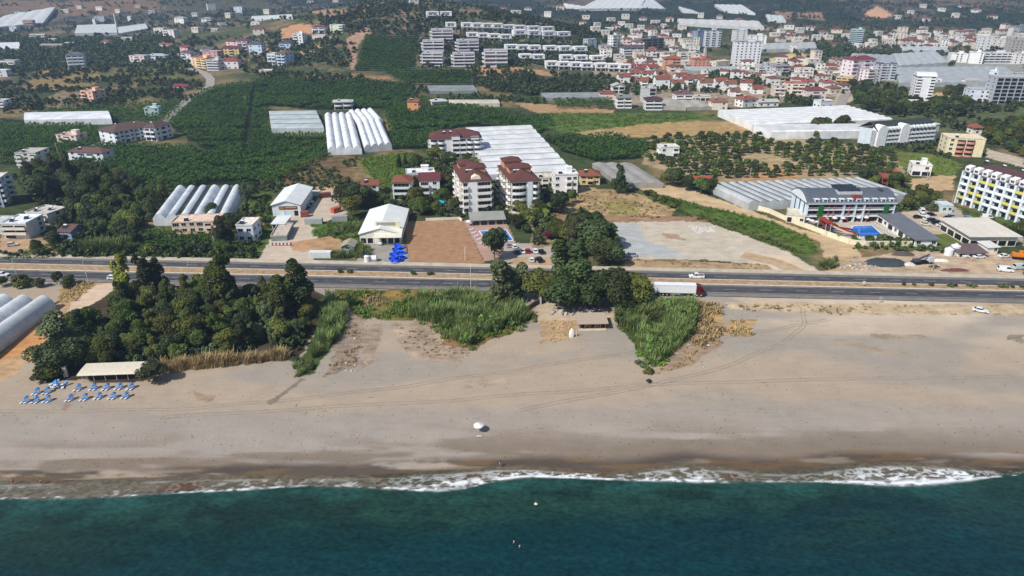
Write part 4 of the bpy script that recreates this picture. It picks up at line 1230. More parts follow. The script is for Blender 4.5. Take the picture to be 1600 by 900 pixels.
def left_tunnels():
    # tunnels run from the back right to the front left
    B1, B0 = (89, 482), (-34, 477)
    F1 = (6, 548)
    P1, Pb, Pf = G(*B1), G(*B0), G(*F1)
    back = (Pb - P1); run = (Pf - P1)
    e = empty('greenhouse', P1, 0, 'grey ribbed film tunnels at the beach edge beside the sandy track', 'greenhouse', 'plastic greenhouses')
    block([P1.xy, (P1 + back).xy, (P1 + back + run).xy, Pf.xy])
    n, seg, mt = 4, 12, 40
    film = M('film', (208, 212, 214))
    for i in range(n):
        V, Q = [], []
        for t in range(mt + 1):
            for k in range(seg + 1):
                q = k / seg
                z = 1.6 + 3.0 * math.sin(math.pi * q) ** .75 + (.05 if t % 2 else 0)
                if k in (0, seg): z = 1.3
                p = back * ((i + q) / n) + run * (t / mt * 1.6)
                V.append((p.x, p.y, z))
        for t in range(mt):
            for k in range(seg):
                a = t * (seg + 1) + k; Q.append([a, a + 1, a + seg + 2, a + seg + 1])
        obj('tunnel_film', mesh_np('tunnel_film', V, Q, [film], smooth=True), e)
        mb = MB()
        ring = [(back * ((i + k / seg) / n), V[k][2]) for k in range(seg + 1)]
        mb.add([(p.x, p.y, -.5) for p, z in ring] + [(p.x, p.y, z) for p, z in ring], [(k, k + 1, seg + 2 + k, seg + 1 + k) for k in range(seg)])
        mb.obj('end_wall', film, e)
    for s in (0, 1):
        p, q = back * s, back * s + run * 1.6
        MB().add([(p.x, p.y, -.5), (q.x, q.y, -.5), (q.x, q.y, 1.32), (p.x, p.y, 1.32)], [(0, 1, 2, 3)]).obj('side_wall', film, e)


left_tunnels()
greenhouse('six arched white tunnels with three dark roof gaps above the pink house', (241, 353), (362, 351), (276, 306), 6, 3.2, 2.2, film=(210, 216, 222), gut=((60, 64, 70), [2, 3, 5]), seg=10)
greenhouse('pale green flat film greenhouse with lengthwise ridges beside the banana field', (425, 209), (507, 208), (421, 181), 4, 3.6, .7, 'width', film=(186, 196, 196), gut=((150, 160, 160), 'all'))
greenhouse('long white arched tunnels, front left block in the banana plantation', (513, 243), (566, 241), (508, 187), 4, 3.4, 1.9, film=WF)
greenhouse('long white arched tunnels, front right block in the banana plantation', (570, 239), (613, 234), (558, 198), 4, 3.2, 1.7, film=WF)
greenhouse('small block of white arched tunnels behind the two longer blocks', (558, 199), (599, 195), (545, 181), 4, 3.2, 1.6, film=WF)
greenhouse('big white greenhouse with low cross ridges behind the red roofed apartments', (764, 284), (893, 277), (728, 208), 9, 3.8, .8, 'width', film=(220, 222, 222), gut=((176, 180, 184), 'all'))
greenhouse('huge white greenhouse, back block beside the tan field', (1175, 205), (1392, 196), (1121, 182), 8, 4.5, .8, 'width', film=(232, 233, 232), gut=((206, 208, 210), 'all'))
greenhouse('huge white greenhouse, front block with dark roof vents behind the orchard', (1204, 218), (1368, 216), (1176, 207), 6, 5, .7, 'width', film=(228, 230, 232), gut=((140, 138, 138), 'all'))
greenhouse('wide grey greenhouse with dark gutters behind the barrel roofed hotel', (1168, 329), (1424, 318), (1106, 299), 17, 3.4, 1.2, film=(178, 182, 184), gut=((100, 104, 110), 'all'), seg=6, gw=.13)
greenhouse('grey roofed shade house beside the tall dark eucalyptus', (968, 294), (1036, 294), (925, 262), 3, 2.6, .6, film=(158, 154, 148), gable=True)
greenhouse('long low white greenhouse in the bananas above the brown roofed block', (40, 196), (176, 194), (42, 184), 1, 4.0, 1.4, 'width', film=WF)
greenhouse('grey net house on the terraces below the hill', (672, 147), (746, 146), (668, 138), 2, 2.6, .5, 'width', film=(140, 146, 144))
greenhouse('long grey net house beside the white gabled hall', (848, 158), (946, 157), (845, 150), 2, 2.8, .5, 'width', film=(150, 154, 152))
greenhouse('long cream shed in the bananas beside the white villa', (702, 167), (781, 167), (701, 161), 1, 2.8, .8, 'width', film=(206, 198, 180), name='long_shed', cat='shed', group='sheds in the plantation', gable=True)
greenhouse('tan roofed net house, left of the pair below the red village', (1032, 172), (1072, 173), (1026, 160), 1, 2.6, 1.2, film=(176, 170, 158), gable=True)
greenhouse('tan roofed net house, right of the pair below the red village', (1074, 173), (1112, 172), (1058, 162), 2, 2.6, .7, film=(178, 172, 160), gable=True)
greenhouse('narrow grey net strip behind the red roofed houses', (1070, 115), (1155, 114), (1068, 108), 2, 3, .6, 'width', film=(176, 182, 180))
greenhouse('large white greenhouse left of the thin chimney', (118, 56), (184, 55), (122, 43), 3, 4, .9, 'width', film=(204, 208, 206))
greenhouse('white greenhouse right of the thin chimney', (186, 56), (232, 48), (184, 46), 2, 3.6, .8, 'width', film=(202, 206, 204))
greenhouse('big white greenhouse on the left edge under the brown slope', (-30, 50), (68, 40), (6, 29), 4, 4, 1, film=(210, 212, 212))
greenhouse('white barrel greenhouse on the left edge above the white house', (-20, 81), (34, 80), (-20, 72), 2, 4, 1.6, 'width', film=(218, 222, 226))
greenhouse('long thin white greenhouse left of the orange earth cut', (393, 34), (458, 31), (394, 28), 1, 3, 1, 'width', film=(196, 200, 200))
# valley and hillside film sheets
greenhouse('grey valley greenhouses, front sheet beside the round tower', (1404, 136), (1604, 134), (1396, 111), 10, 3.5, .8, film=(176, 180, 182), seg=4)
greenhouse('grey valley greenhouses, left sheet behind the red roofed block', (1318, 118), (1402, 122), (1330, 88), 6, 3.5, .8, film=(172, 174, 176), seg=4)
greenhouse('grey valley greenhouses, middle sheet below the white hotel row', (1404, 108), (1482, 103), (1392, 89), 6, 3.5, .8, film=(186, 190, 192), seg=4)
greenhouse('grey valley greenhouses, far strip in front of the mountain', (1408, 84), (1482, 84), (1406, 77), 6, 3.5, .8, film=(196, 200, 204), seg=4)
greenhouse('pale valley greenhouses beside the sand mound', (1188, 82), (1276, 80), (1190, 72), 6, 3.5, .8, film=(188, 190, 188), seg=4)
greenhouse('white film strip across the valley under the mountain', (1062, 40), (1194, 47), (1058, 33), 8, 3.5, .8, film=(212, 212, 208), seg=4)
greenhouse('bright white film fields on the mountain foot, nearest sheet', (884, 13), (935, 17), (880, 8), 5, 3.5, .8, film=(216, 218, 218), seg=4)
greenhouse('bright white film fields on the mountain foot, large middle sheet', (905, 17), (1000, 16), (930, 3), 8, 3.5, .8, film=(222, 224, 224), seg=4)
greenhouse('bright white film fields on the mountain foot, right sheet', (1002, 16), (1040, 17), (985, 4), 4, 3.5, .8, film=(214, 216, 216), seg=4)
greenhouse('small white film field above the valley strip', (1066, 20), (1090, 22), (1060, 13), 3, 3.5, .8, film=(214, 216, 216), seg=4)
greenhouse('long white film field high on the right slope', (1132, 20), (1180, 24), (1116, 10), 5, 3.5, .8, film=(214, 216, 218), seg=4)
greenhouse('pale film field beside the right slope ridge', (1200, 34), (1228, 36), (1196, 26), 3, 3.5, .8, film=(200, 206, 206), seg=4)

# ------------------------------------------------------------------ apartment houses in the centre
CREAM, IVORY = (232, 222, 206), (238, 228, 208)
RED, DRED, ORG = (112, 62, 54), (100, 54, 52), (156, 90, 64)
APT = 'apartment building'


def extra_roofs(e, w, d, h, col, wallc, spots):
    for x0, x1, y0, y1, z0, hh in spots:
        q = MB().box(x0 * w, x1 * w, y0 * d, y1 * d, h + z0 - 1.5, h + z0 + hh)
        q.obj('roof_room', M('wall', wallc), e)
        r = MB(); hip_roof(r, x0 * w - .5, x1 * w + .5, y0 * d - .5, y1 * d + .5, h + z0 + hh + .2, 1.6); r.obj('upper_roof', M('tile', col), e)


a = building('apartment_block', 'five storey cream apartment block with blank white front tower and brown red roof', (724, 334), (768, 331), 284, 28, APT, 5, IVORY, 'hip', RED, [('b', .2), ('.', .32), ('B', .48)], left='wcwbwcwb', right='cwcwc',
             rh=3.2, over=.7, bcol=(230, 226, 220), gfloor=[('b', .2), ('.', .32), ('B', .48)], accent=[(.21, .51, .5, (246, 242, 234))], heaters=4, band=(214, 200, 184))
MB().extr([(a[1] * .3, a[3] + .6), (a[1] * .66, a[3] + .6), (a[1] * .62, a[3] + 1.7), (a[1] * .48, a[3] + 2.3), (a[1] * .34, a[3] + 1.7)], 'y', .3, 4.2).obj('dormer', M('wall', (232, 222, 200)), a[0])
extra_roofs(a[0], a[1], a[2], a[3], RED, (196, 152, 118), [(.35, .95, .36, .6, 1.8, 1.4), (.1, .7, .66, .92, 1.6, 1.2)])
a = building('apartment_block', 'five storey apartment block with round white balconies and orange upper walls', (799, 333), (841, 330), 284, 28, APT, 5, (228, 214, 200), 'hip', RED, [('c', .58), ('.', .2), ('b', .22)], left='cwcbcwcb', right='cwcwc',
             rh=3.2, over=.7, bcol=(232, 230, 226), gfloor=[('c', .58), ('.', .2), ('b', .22)], curved=True, accent=[(.6, .77, .5, (222, 232, 238))], heaters=4, band=(220, 206, 190))
extra_roofs(a[0], a[1], a[2], a[3], RED, (196, 146, 108), [(.1, .9, .34, .56, 1.9, 1.5), (.05, .7, .64, .9, 2.8, 1.6)])
a = building('apartment_block', 'white four storey apartment block with long red roof behind the white villas', (674, 248), (752, 245), 217, 14, APT, 4, (222, 222, 224), 'hip', (116, 60, 60), 'cc.Bbcc', left='wb', right='bwb',
             rh=3.6, over=.6, gfloor='ww.Dwww', heaters=3, bcol=(230, 230, 232))
extra_roofs(a[0], a[1], a[2], a[3], (116, 60, 60), (226, 224, 222), [(.42, .58, -.06, .4, .6, 1.2), (.8, .96, -.03, .4, .4, 1.0)])
building('villa', 'three storey white house with orange tiled roof and glazed balconies', (615, 312), (642, 312), 285, 11, 'house', 3, (214, 220, 220), 'hip', ORG, 'B', left='ww', right='ww', over=.7, bcol=(214, 222, 222), heaters=0)
building('villa', 'three storey white house with dark red roof beside the orange roofed one', (657, 312), (688, 311), 282, 10, 'house', 3, (226, 226, 224), 'gx', (122, 48, 56), 'bw', left='ww', right='ww', over=.6, bcol=(224, 224, 222), heaters=0, rh=2.4)
building('villa', 'white flat roofed house behind the orange and red roofed pair', (636, 290), (680, 288), 272, 9, 'house', 2, (232, 232, 232), 'flat', (230, 230, 230), 'wwbw', heaters=2, hut=True)
building('villa', 'small white house with orange roof end behind the yard trees', (566, 307), (592, 306), 290, 9, 'house', 2, (222, 228, 234), 'gx', ORG, 'ww', left='w', right='w', rh=1.4)
building('villa', 'white three storey cube house beside the big greenhouse', (866, 304), (902, 303), 274, 9, 'house', 3, (234, 234, 234), 'flat', (226, 226, 226), 'w.bw', left='ww', hut=True, heaters=1)
building('villa', 'low cream house behind the white cube house', (838, 294), (866, 293), 279, 8, 'house', 2, (226, 216, 192), 'flat', (214, 206, 190), 'wBw', heaters=1)
building('villa', 'yellow house with hipped orange roof beside the dark eucalyptus', (907, 289), (937, 289), 275, 9, 'house', 2, (226, 196, 138), 'hip', ORG, 'wbw', left='ww', rh=2.4, over=.8)
building('villa', 'white two storey house alone in the citrus orchard', (1032, 247), (1060, 246), 231, 8, 'house', 2, (234, 232, 228), 'flat', (224, 220, 214), 'w.b', left='ww', heaters=1)
building('shed', 'low green shed with white and orange roof beside the grey greenhouse', (1076, 292), (1112, 290), 283, 7, 'shed', 1, (92, 104, 92), 'gx', (190, 92, 62), 'D.D', rh=1.3, heaters=0)
building('villa', 'white house on columns in the yellow green field', (1423, 274), (1453, 276), 258, 9, 'house', 2, (232, 228, 224), 'flat', (226, 224, 222), '.w', left='.w', gfloor='DD', heaters=1, hut=True)
building('brick_house', 'unfinished orange brick house with open window holes', (1376, 292), (1411, 294), 278, 8, 'house', 2, (168, 84, 62), 'flat', (150, 90, 72), 'DDDD', left='DD', heaters=0, hut=True, frame=(150, 80, 60))
building('apartment_block', 'peach four storey block with rounded balconies below the tower', (1475, 243), (1533, 246), 216, 13, APT, 4, (234, 216, 178), 'flat', (228, 214, 186), 'wcc.', left='ww', right='bb', bcol=(204, 142, 122), curved=True, gfloor='wcc.', heaters=1)
building('villa', 'pink house with pale terrace and railing below the white tunnels', (271, 366), (346, 363), 349, 9, 'house', 2, (224, 196, 172), 'flat', (226, 200, 180), 'WwwWbw', right='ww', gfloor='wwwwww', heaters=1, bcol=(226, 206, 184))
building('villa', 'white house with shaded right wall behind the roadside tree', (373, 378), (398, 378), 353, 9, 'house', 2, (214, 220, 230), 'flat', (232, 224, 216), 'ww', right='ww', heaters=1)
building('apartment_block', 'white five storey block cut by the left edge of the photo', (-46, 328), (7, 324), 287, 15, APT, 5, (214, 222, 236), 'flat', (222, 216, 208), 'bwbw', right='bwb', heaters=2, bcol=(226, 228, 232))
building('villa', 'cream two storey house with flat grey roof behind the white roofed one', (44, 347), (78, 351), 332, 10, 'house', 2, (222, 214, 196), 'flat', (200, 194, 186), '.bb', left='.', right='w', heaters=2)
building('villa', 'three storey house with bright white roof and car port by the highway', (9, 373), (47, 373), 350, 11, 'house', 3, (208, 202, 192), 'flat', (232, 236, 240), 'BB', right='.w', gfloor='D.', bcol=(214, 206, 192), heaters=2)
building('villa', 'low house at the left edge beside the white roofed house', (-18, 366), (4, 366), 350, 9, 'house', 2, (214, 216, 220), 'flat', (206, 206, 206), 'ww', right='w')
building('villa', 'small blue house with brown gabled roof by the cane hedge', (94, 373), (113, 374), 362, 9, 'house', 2, (132, 160, 196), 'gx', (116, 84, 78), 'ww', right='w', rh=1.6, heaters=1)
building('apartment_block', 'grey four storey house half hidden by a big dark tree', (30, 264), (62, 264), 240, 12, APT, 4, (206, 206, 200), 'flat', (190, 186, 178), 'bwb', right='ww')
building('villa', 'long white house with red brown roof where the lane bends', (109, 250), (163, 253), 237, 9, 'house', 2, (216, 222, 232), 'hip', (124, 88, 82), 'wbbw', right='w', rh=2)
building('villa', 'pale pink flat roofed house in the bananas below the white greenhouse', (90, 222), (121, 224), 211, 9, 'house', 2, (226, 210, 196), 'flat', (206, 178, 164), 'wBw', right='w', heaters=1, hut=True)
a = building('apartment_block', 'long three storey block with hipped brown roof and dormers in the plantation', (158, 221), (182, 226), 203, 30, APT, 3, (218, 224, 232), 'hip', (112, 88, 80), 'ww', right='bwbwbwbwb', left='www', rh=3.2, over=.8, heaters=2, bcol=(196, 208, 222))
building('apartment_block', 'narrow brown roofed block at the end of the long dormered one', (229, 220), (246, 221), 199, 15, APT, 3, (222, 222, 226), 'hip', (112, 86, 78), 'bb', right='wbw', rh=2.6)
building('villa', 'light blue flat roofed house above the brown roofed block', (227, 181), (249, 180), 170, 9, 'house', 2, (190, 216, 220), 'flat', (198, 214, 214), 'w.w', right='w', heaters=1, hut=True)
building('villa', 'pink three storey house in the scrub on the left', (129, 158), (148, 160), 142, 12, 'house', 3, (222, 180, 156), 'flat', (218, 176, 154), 'bw', right='ww', hut=True)
building('villa', 'small red roofed house beside the lane', (271, 140), (292, 140), 135, 7, 'house', 1, (222, 214, 204), 'gx', (146, 62, 58), 'w.w', rh=1.7, heaters=0)
building('villa', 'white house with pink base at the left edge by the scrub', (-6, 172), (10, 172), 158, 9, 'house', 3, (216, 218, 224), 'flat', (206, 206, 206), 'bb', right='w')
building('villa', 'round white house with wide roof slab in the bananas', (523, 172), (551, 171), 160, 10, 'house', 2, (226, 222, 226), 'hip', (222, 222, 220), 'BB', left='w', right='B', rh=1.2, over=1.2, curved=True, heaters=1)
building('villa', 'orange villa with tiled porch in the bananas', (637, 174), (654, 175), 159, 9, 'house', 2, (206, 148, 96), 'gx', ORG, '.w', right='bw', rh=1.8)
building('villa', 'small white villa with wide eaves beside the orange villa', (676, 167), (698, 166), 159, 8, 'house', 1, (230, 230, 226), 'hip', (226, 226, 222), 'ww', rh=1.5, over=1.2, heaters=1)
building('guard_house', 'small red roofed white tower house on the right hillside', (1519, 210), (1533, 210), 200, 7, 'house', 2, (228, 220, 206), 'hip', (162, 92, 72), 'w', left='w', rh=2.4, over=1, heaters=0)

# ------------------------------------------------------------------ barrel roofed hotel with the pool
def barrel_hotel():
    P0, P1 = G(1258, 348), G(1393, 347)
    w = (P1 - P0).xy.length; rz = math.atan2(P1.y - P0.y, P1.x - P0.x); d = 17.0
    h = ztop(P0, 317.5)
    e = empty('hotel', P0, rz, 'hotel with grey barrel roof, red balcony rooms and solar panels above the blue pool', 'hotel')
    footprint(P0, rz, w, d, 2)
    WH = M('wall', (228, 232, 236))
    MB().box(.3, w - .3, 1.6, d, -2, h).obj('wall', M('wall', (78, 40, 38)), e)
    MB().box(-.1, .3, 0, d, -2, h).box(w - .3, w + .1, 0, d, -2, h).obj('side_wall', M('wall', (206, 220, 230)), e)
    n, rh = 16, 3.7
    def arc(i, o=0): return (-.6 + (d + 1.2) * i / n, h + .2 + (rh + o) * math.sin(math.pi * i / n) ** .85)
    MB().extr([arc(i) for i in range(n + 1)], 'x', .4, w + .4).obj('barrel_roof', M('metal', (92, 99, 108)), e)
    MB().extr([arc(i, .35) for i in range(n + 1)], 'x', -.9, .4).obj('roof_rim', M('metal', (96, 106, 116)), e)
    MB().extr([(arc(i)[0] * .92 + .6, h + (arc(i)[1] - h) * .9) for i in range(n + 1)], 'x', -1.1, -.9).obj('gable_window', M('paint', (226, 232, 238)), e)
    MB().box(-.5, w + .5, -.5, 1.2, h - .5, h + .35).obj('fascia', M('paint', (196, 208, 218)), e)
    fh = h / 3
    for k in range(4):
        if k: MB().box(.3, w - .3, 0.02, 1.6, k * fh - .42, k * fh - .1).obj('balcony_slab', WH, e)
    nb = 17; bw = (w - .6) / nb
    rnd = random.Random(4)
    for k in range(3):
        for i in range(nb):
            x = .3 + (i + .5) * bw
            if i in (2, 15): continue
            obj('window', win_mesh(bw * .62, 2.1, (70, 48, 46), 1), e, (x, 1.58, k * fh + .12))
            if k: obj('railing', balcony_rail(bw * .95), e, (x, .1, k * fh - .08))
        for i in (4, 5, 8, 11, 12):
            col = (140, 66, 48) if rnd.random() < .7 else (160, 88, 62)
            MB().box(.3 + (i + .04) * bw, .3 + (i + .3) * bw, .25, 1.6, k * fh, k * fh + fh - .45).obj('orange_panel', M('paint', col), e)
    for i in (2, 15): MB().box(.3 + i * bw, .3 + (i + 1) * bw, -.12, 1.7, -.3, h - .15).obj('green_wall', M('cloth', (44, 98, 50)), e)
    for i in (7.0, 9.3, 11.0): MB().box(.3 + i * bw, .3 + (i + .22) * bw, -.08, 1.6, -.3, h - .15).obj('column', M('paint', (206, 218, 228)), e)
    for i in range(10):                                 # dormers along the eave
        x = w * (.09 + .095 * i)
        MB().box(x - 1.0, x + 1.0, -.1, 2.6, h + .352, h + 1.6).box(x - 1.2, x + 1.2, -.35, 3.2, h + 1.6, h + 1.75).obj('dormer', M('wall', (216, 222, 226)), e)
        obj('dormer_window', win_mesh(1.3, 1.0), e, (x, -.08, h + .48))
    for i in range(3): MB().box(-.14, -.1, 3 + i * 4.6, 3.9 + i * 4.6, .4, h - .3).obj('gable_slot', M('glass'), e)
    zr = h + .2 + rh
    MB().box(w * .36, w * .64, d * .2, d * .75, zr - 1.2, zr - .1).obj('roof_deck', M('concrete', (196, 200, 204)), e)
    for r_ in range(3):
        y = d * (.24 + .17 * r_)
        MB().add([(w * .37, y, zr - .05), (w * .63, y, zr - .05), (w * .63, y + 2.4, zr + .9), (w * .37, y + 2.4, zr + .9), (w * .37, y, zr - .15), (w * .63, y, zr - .15), (w * .63, y + 2.4, zr + .8), (w * .37, y + 2.4, zr + .8)],
                 [(0, 1, 2, 3), (7, 6, 5, 4), (0, 4, 5, 1), (1, 5, 6, 2), (2, 6, 7, 3), (3, 7, 4, 0)]).obj('solar_panel', M('glass', (48, 54, 64)), e)
    MB().box(w * .5, w * .6, d * .02, d * .14, zr - 2.4, zr - .9).obj('roof_hatch', M('wall', (128, 66, 58)), e)
    MB().box(w * .86, w * .9, d * .3, d * .42, zr - .6, zr + .5).obj('roof_vent', M('metal', (70, 76, 84)), e)
    return e


def balcony_rail(w):
    k = ('rail', round(w, 1))
    if k not in _WC:
        w = k[1]; mb = MB().box(-w / 2, w / 2, -.05, .03, .9, 1.0)
        for i in range(7): x = -w / 2 + w * i / 6; mb.box(x - .03, x + .03, -.03, .02, 0, .9)
        _WC[k] = mb.mesh('railing', M('plastic', (200, 206, 212)))
    return _WC[k]


barrel_hotel()
building('hotel_annex', 'low cream annex at the left end of the barrel roofed hotel', (1228, 347), (1256, 350), 336, 9, 'annex', 1, (228, 220, 198), 'flat', (214, 208, 192), 'D.w', left='w', heaters=0)
building('pool_building', 'long grey roofed service building beside the hotel pool', (1428, 385), (1463, 385), 374, 34, 'building', 1, (230, 230, 230), 'shed', (112, 114, 120), 'w.w', left='wDwDwDwD', rh=.9, heaters=0, over=.8)
building('open_pavilion', 'open sided white pavilion with large flat roof by the highway', (1513, 385), (1586, 385), 369, 20, 'pavilion', 1, (226, 218, 208), 'shed', (222, 214, 200), 'DDDDD', left='DDDD', rh=.4, heaters=0, over=1.2)
building('shed', 'brown roofed carport shed behind two white cars', (1497, 402), (1539, 402), 395, 7, 'shed', 1, (206, 200, 196), 'shed', (112, 92, 92), 'DDD', rh=.8, heaters=0, over=.7)
building('shed', 'small pale blue kiosk hut at the hotel parking', (1470, 332), (1487, 332), 322, 6, 'hut', 1, (196, 212, 216), 'flat', (206, 218, 220), 'ww', left='w', heaters=0)
building('shed', 'low white storage shed behind the brown roofed carport', (1541, 397), (1558, 396), 387, 5, 'shed', 1, (226, 222, 214), 'shed', (222, 220, 212), '.w', rh=.5, heaters=0)


def yellow_hotel():
    P0, P1 = G(1494, 316), G(1652, 368)
    w = (P1 - P0).xy.length; rz = math.atan2(P1.y - P0.y, P1.x - P0.x); d = 15.0; h = ztop(P0, 266); fl = 5; fh = h / fl
    e = empty('hotel', P0, rz, 'white five storey hotel with maroon roof and yellow balcony fronts at the right edge', 'hotel')
    footprint(P0, rz, w, d, 2)
    zb = P1.z - P0.z
    MB().box(0, w, 0, d, -3 + min(0, zb), h).obj('wall', M('wall', (206, 218, 226)), e)
    r = MB(); hip_roof(r, -1, w + 1, -1, d + 1, h + .25, 3.6); r.obj('roof', M('tile', (98, 62, 66)), e)
    nb = 11; bw = w / nb
    rnd = random.Random(3)
    for i in range(nb + 1):
        MB().box(max(0, i * bw - .5), min(w, i * bw + .5), -1.5, .1, -1, h - .05).obj('fin_wall', M('wall', (216, 226, 232)), e)
    for i in range(nb):
        x = (i + .5) * bw
        for k in range(fl):
            obj('balcony_door', win_mesh(bw * .62, min(2.0, fh - .6), (120, 124, 126), 1), e, (x, .02, k * fh + .12))
            if k:
                y_ = (k in (1, 4) and rnd.random() < .55) or (k == 3 and rnd.random() < .2) or (k == 2 and rnd.random() < .25)
                obj('balcony', balcony_mesh(bw - 1.1, 1.4, (208, 196, 92) if y_ else (226, 230, 232)), e, (x, 0, k * fh))
        MB().extr([(-1.2, h), (-1.2, h + 2.2), (1.4, h + 2.8), (1.4, h)], 'x', x - bw * .32, x + bw * .32).obj('dormer', M('wall', (226, 226, 226)), e)
        obj('dormer_window', win_mesh(bw * .4, 1.1), e, (x, -1.2, h + .5))
        if i % 2 == 0: solar_heater(e, x, d * .62, h + 3.0)
    return e


yellow_hotel()


def arch_hotel():
    P0, P1 = G(1365, 230), G(1456, 223)
    w = (P1 - P0).xy.length; rz = math.atan2(P1.y - P0.y, P1.x - P0.x); d = 14.0; h = ztop(P0, 205); fl = 4; fh = h / fl
    e = empty('hotel', P0, rz, 'white hotel with dark green roof and two tall arched gables beside the white greenhouse', 'hotel')
    footprint(P0, rz, w, d, 2)
    MB().box(0, w, 0, d, -3, h).obj('wall', M('wall', (204, 214, 222)), e)
    r = MB(); gable_roof(r, -.4, w + .4, -1, d + 1, h + .2, 4.5, 'x'); r.obj('roof', M('tile', (50, 66, 62)), e)
    for x0, x1 in ((0, .15), (.38, .53)):
        n = 10; a, b = x0 * w, x1 * w
        pr = [(a + (b - a) * (.5 - .5 * math.cos(math.pi * i / n)), h + 3.6 * math.sin(math.pi * i / n)) for i in range(n + 1)]
        MB().extr([(a, -1)] + pr + [(b, -1)], 'y', -1.5, 4).obj('arched_gable', M('wall', (234, 236, 240)), e)
    for x0, x1, nb in ((.15, .38, 4), (.53, 1, 7)):
        bw = (x1 - x0) * w / nb
        for i in range(nb):
            x = x0 * w + (i + .5) * bw
            for k in range(fl):
                obj('balcony_door', win_mesh(bw * .6, min(1.9, fh - .6)), e, (x, .02, k * fh + .1))
                if k: obj('balcony', balcony_mesh(bw * .84, 1.2, (228, 232, 236)), e, (x, 0, k * fh))
            MB().extr([(-.8, h), (-.8, h + 1.6), (1.5, h + 2.1), (1.5, h)], 'x', x - bw * .3, x + bw * .3).obj('dormer', M('wall', (226, 230, 232)), e)
    MB().box(w + .02, w + 5, 2, d - 2, -3, h + 1).box(w, w + 5.4, 1.6, d - 1.6, h + 1, h + 1.4).obj('stair_tower', M('wall', (206, 206, 202)), e)


arch_hotel()

# ------------------------------------------------------------------ warehouses and yard buildings
a = building('warehouse', 'white gabled warehouse with orange sign over its blue white front', (427, 338), (471, 337), 321, 27, 'warehouse', 1, (214, 224, 232), 'gy', (230, 232, 230), '....', rh=2.0, over=.6, heaters=0)
e, w, d, h = a[0], a[1], a[2], a[3]
[q for q in e.children if q.name.startswith('roof')][0].data.materials[0] = M('metal', (232, 234, 232))
MB().box(w * .24, w * .88, -.22, -.02, h * .62, h * .9).obj('sign_board', M('paint', (84, 58, 44)), e)
mb = MB()
for i, (x0, x1, z0, z1) in enumerate([(.26, .29, .66, .86), (.3, .33, .66, .84), (.34, .37, .66, .86), (.38, .41, .66, .84), (.46, .86, .72, .84)]):
    mb.box(w * x0, w * x1, -.27, -.2, h * z0, h * z1)
mb.obj('sign_band', M('paint', (206, 136, 62)), e)
MB().box(w * .76, w * .9, -.08, .02, .1, 2.4).obj('doorway', M('glass', (18, 20, 24)), e)
for i in range(4): MB().box(w * (.4 + .085 * i), w * (.47 + .085 * i), -.08, .02, .2, 2.6).obj('panel_door', M('paint', [(170, 208, 216), (206, 218, 230), (214, 222, 232), (206, 216, 228)][i]), e)
a = building('warehouse', 'white gabled warehouse with cream parapet front and canopy beside the brown field', (563, 381), (627, 380), 366, 31, 'warehouse', 1, (226, 222, 210), 'gy', (232, 234, 228), 'DD.DDD', rh=2.4, over=.5, heaters=0)
e, w, d, h = a[0], a[1], a[2], a[3]
[q for q in e.children if q.name.startswith('roof')][0].data.materials[0] = M('metal', (236, 238, 232))
MB().box(w * .36, w * .97, 3.4, 4.2, h + .6, h + 4.0).obj('parapet', M('wall', (222, 214, 190)), e)
MB().box(w * .40, w * .86, 3.33, 3.4, h + 2.3, h + 3.6).obj('parapet_window', M('plastic', (150, 150, 146)), e)
MB().extr([(-3.4, h - .5), (3.3, h + .9), (3.3, h + 1.05), (-3.4, h - .35)], 'x', w * .36, w + .6).obj('canopy', M('metal', (224, 220, 202)), e)
for i in range(5): MB().tube((w * (.38 + .155 * i), -3.1, -.3), (w * (.38 + .155 * i), -3.1, h - .45), .09).obj('canopy_post', M('metal', (160, 160, 156)), e)
building('canopy_shed', 'small white flat canopy in front of the sign warehouse', (426, 358), (445, 358), 350, 9, 'canopy', 1, (196, 200, 206), 'shed', (226, 228, 226), 'D.', rh=.5, heaters=0)
building('flat_shed', 'long low grey flat roofed shed in the concrete yard', (424, 377), (449, 376), 370, 15, 'shed', 1, (120, 136, 136), 'flat', (196, 184, 170), '..', heaters=0)
building('hut', 'tiny blue green hut with cream roof in the roadside weeds', (534, 393), (553, 393), 386, 6, 'hut', 1, (112, 150, 164), 'gy', (196, 184, 160), 'w', right='w', rh=1.2, heaters=0)
building('pool_canopy', 'grey flat roofed pool bar behind the small blue pool', (738, 353), (787, 351), 344, 9, 'pool bar', 1, (160, 158, 150), 'shed', (156, 156, 148), 'DDDD', rh=.3, over=1, heaters=0)
# ------------------------------------------------------------------ far buildings: villas on the hill, village, towers
VILLA_G = 'white cube villas in rows on the hill'


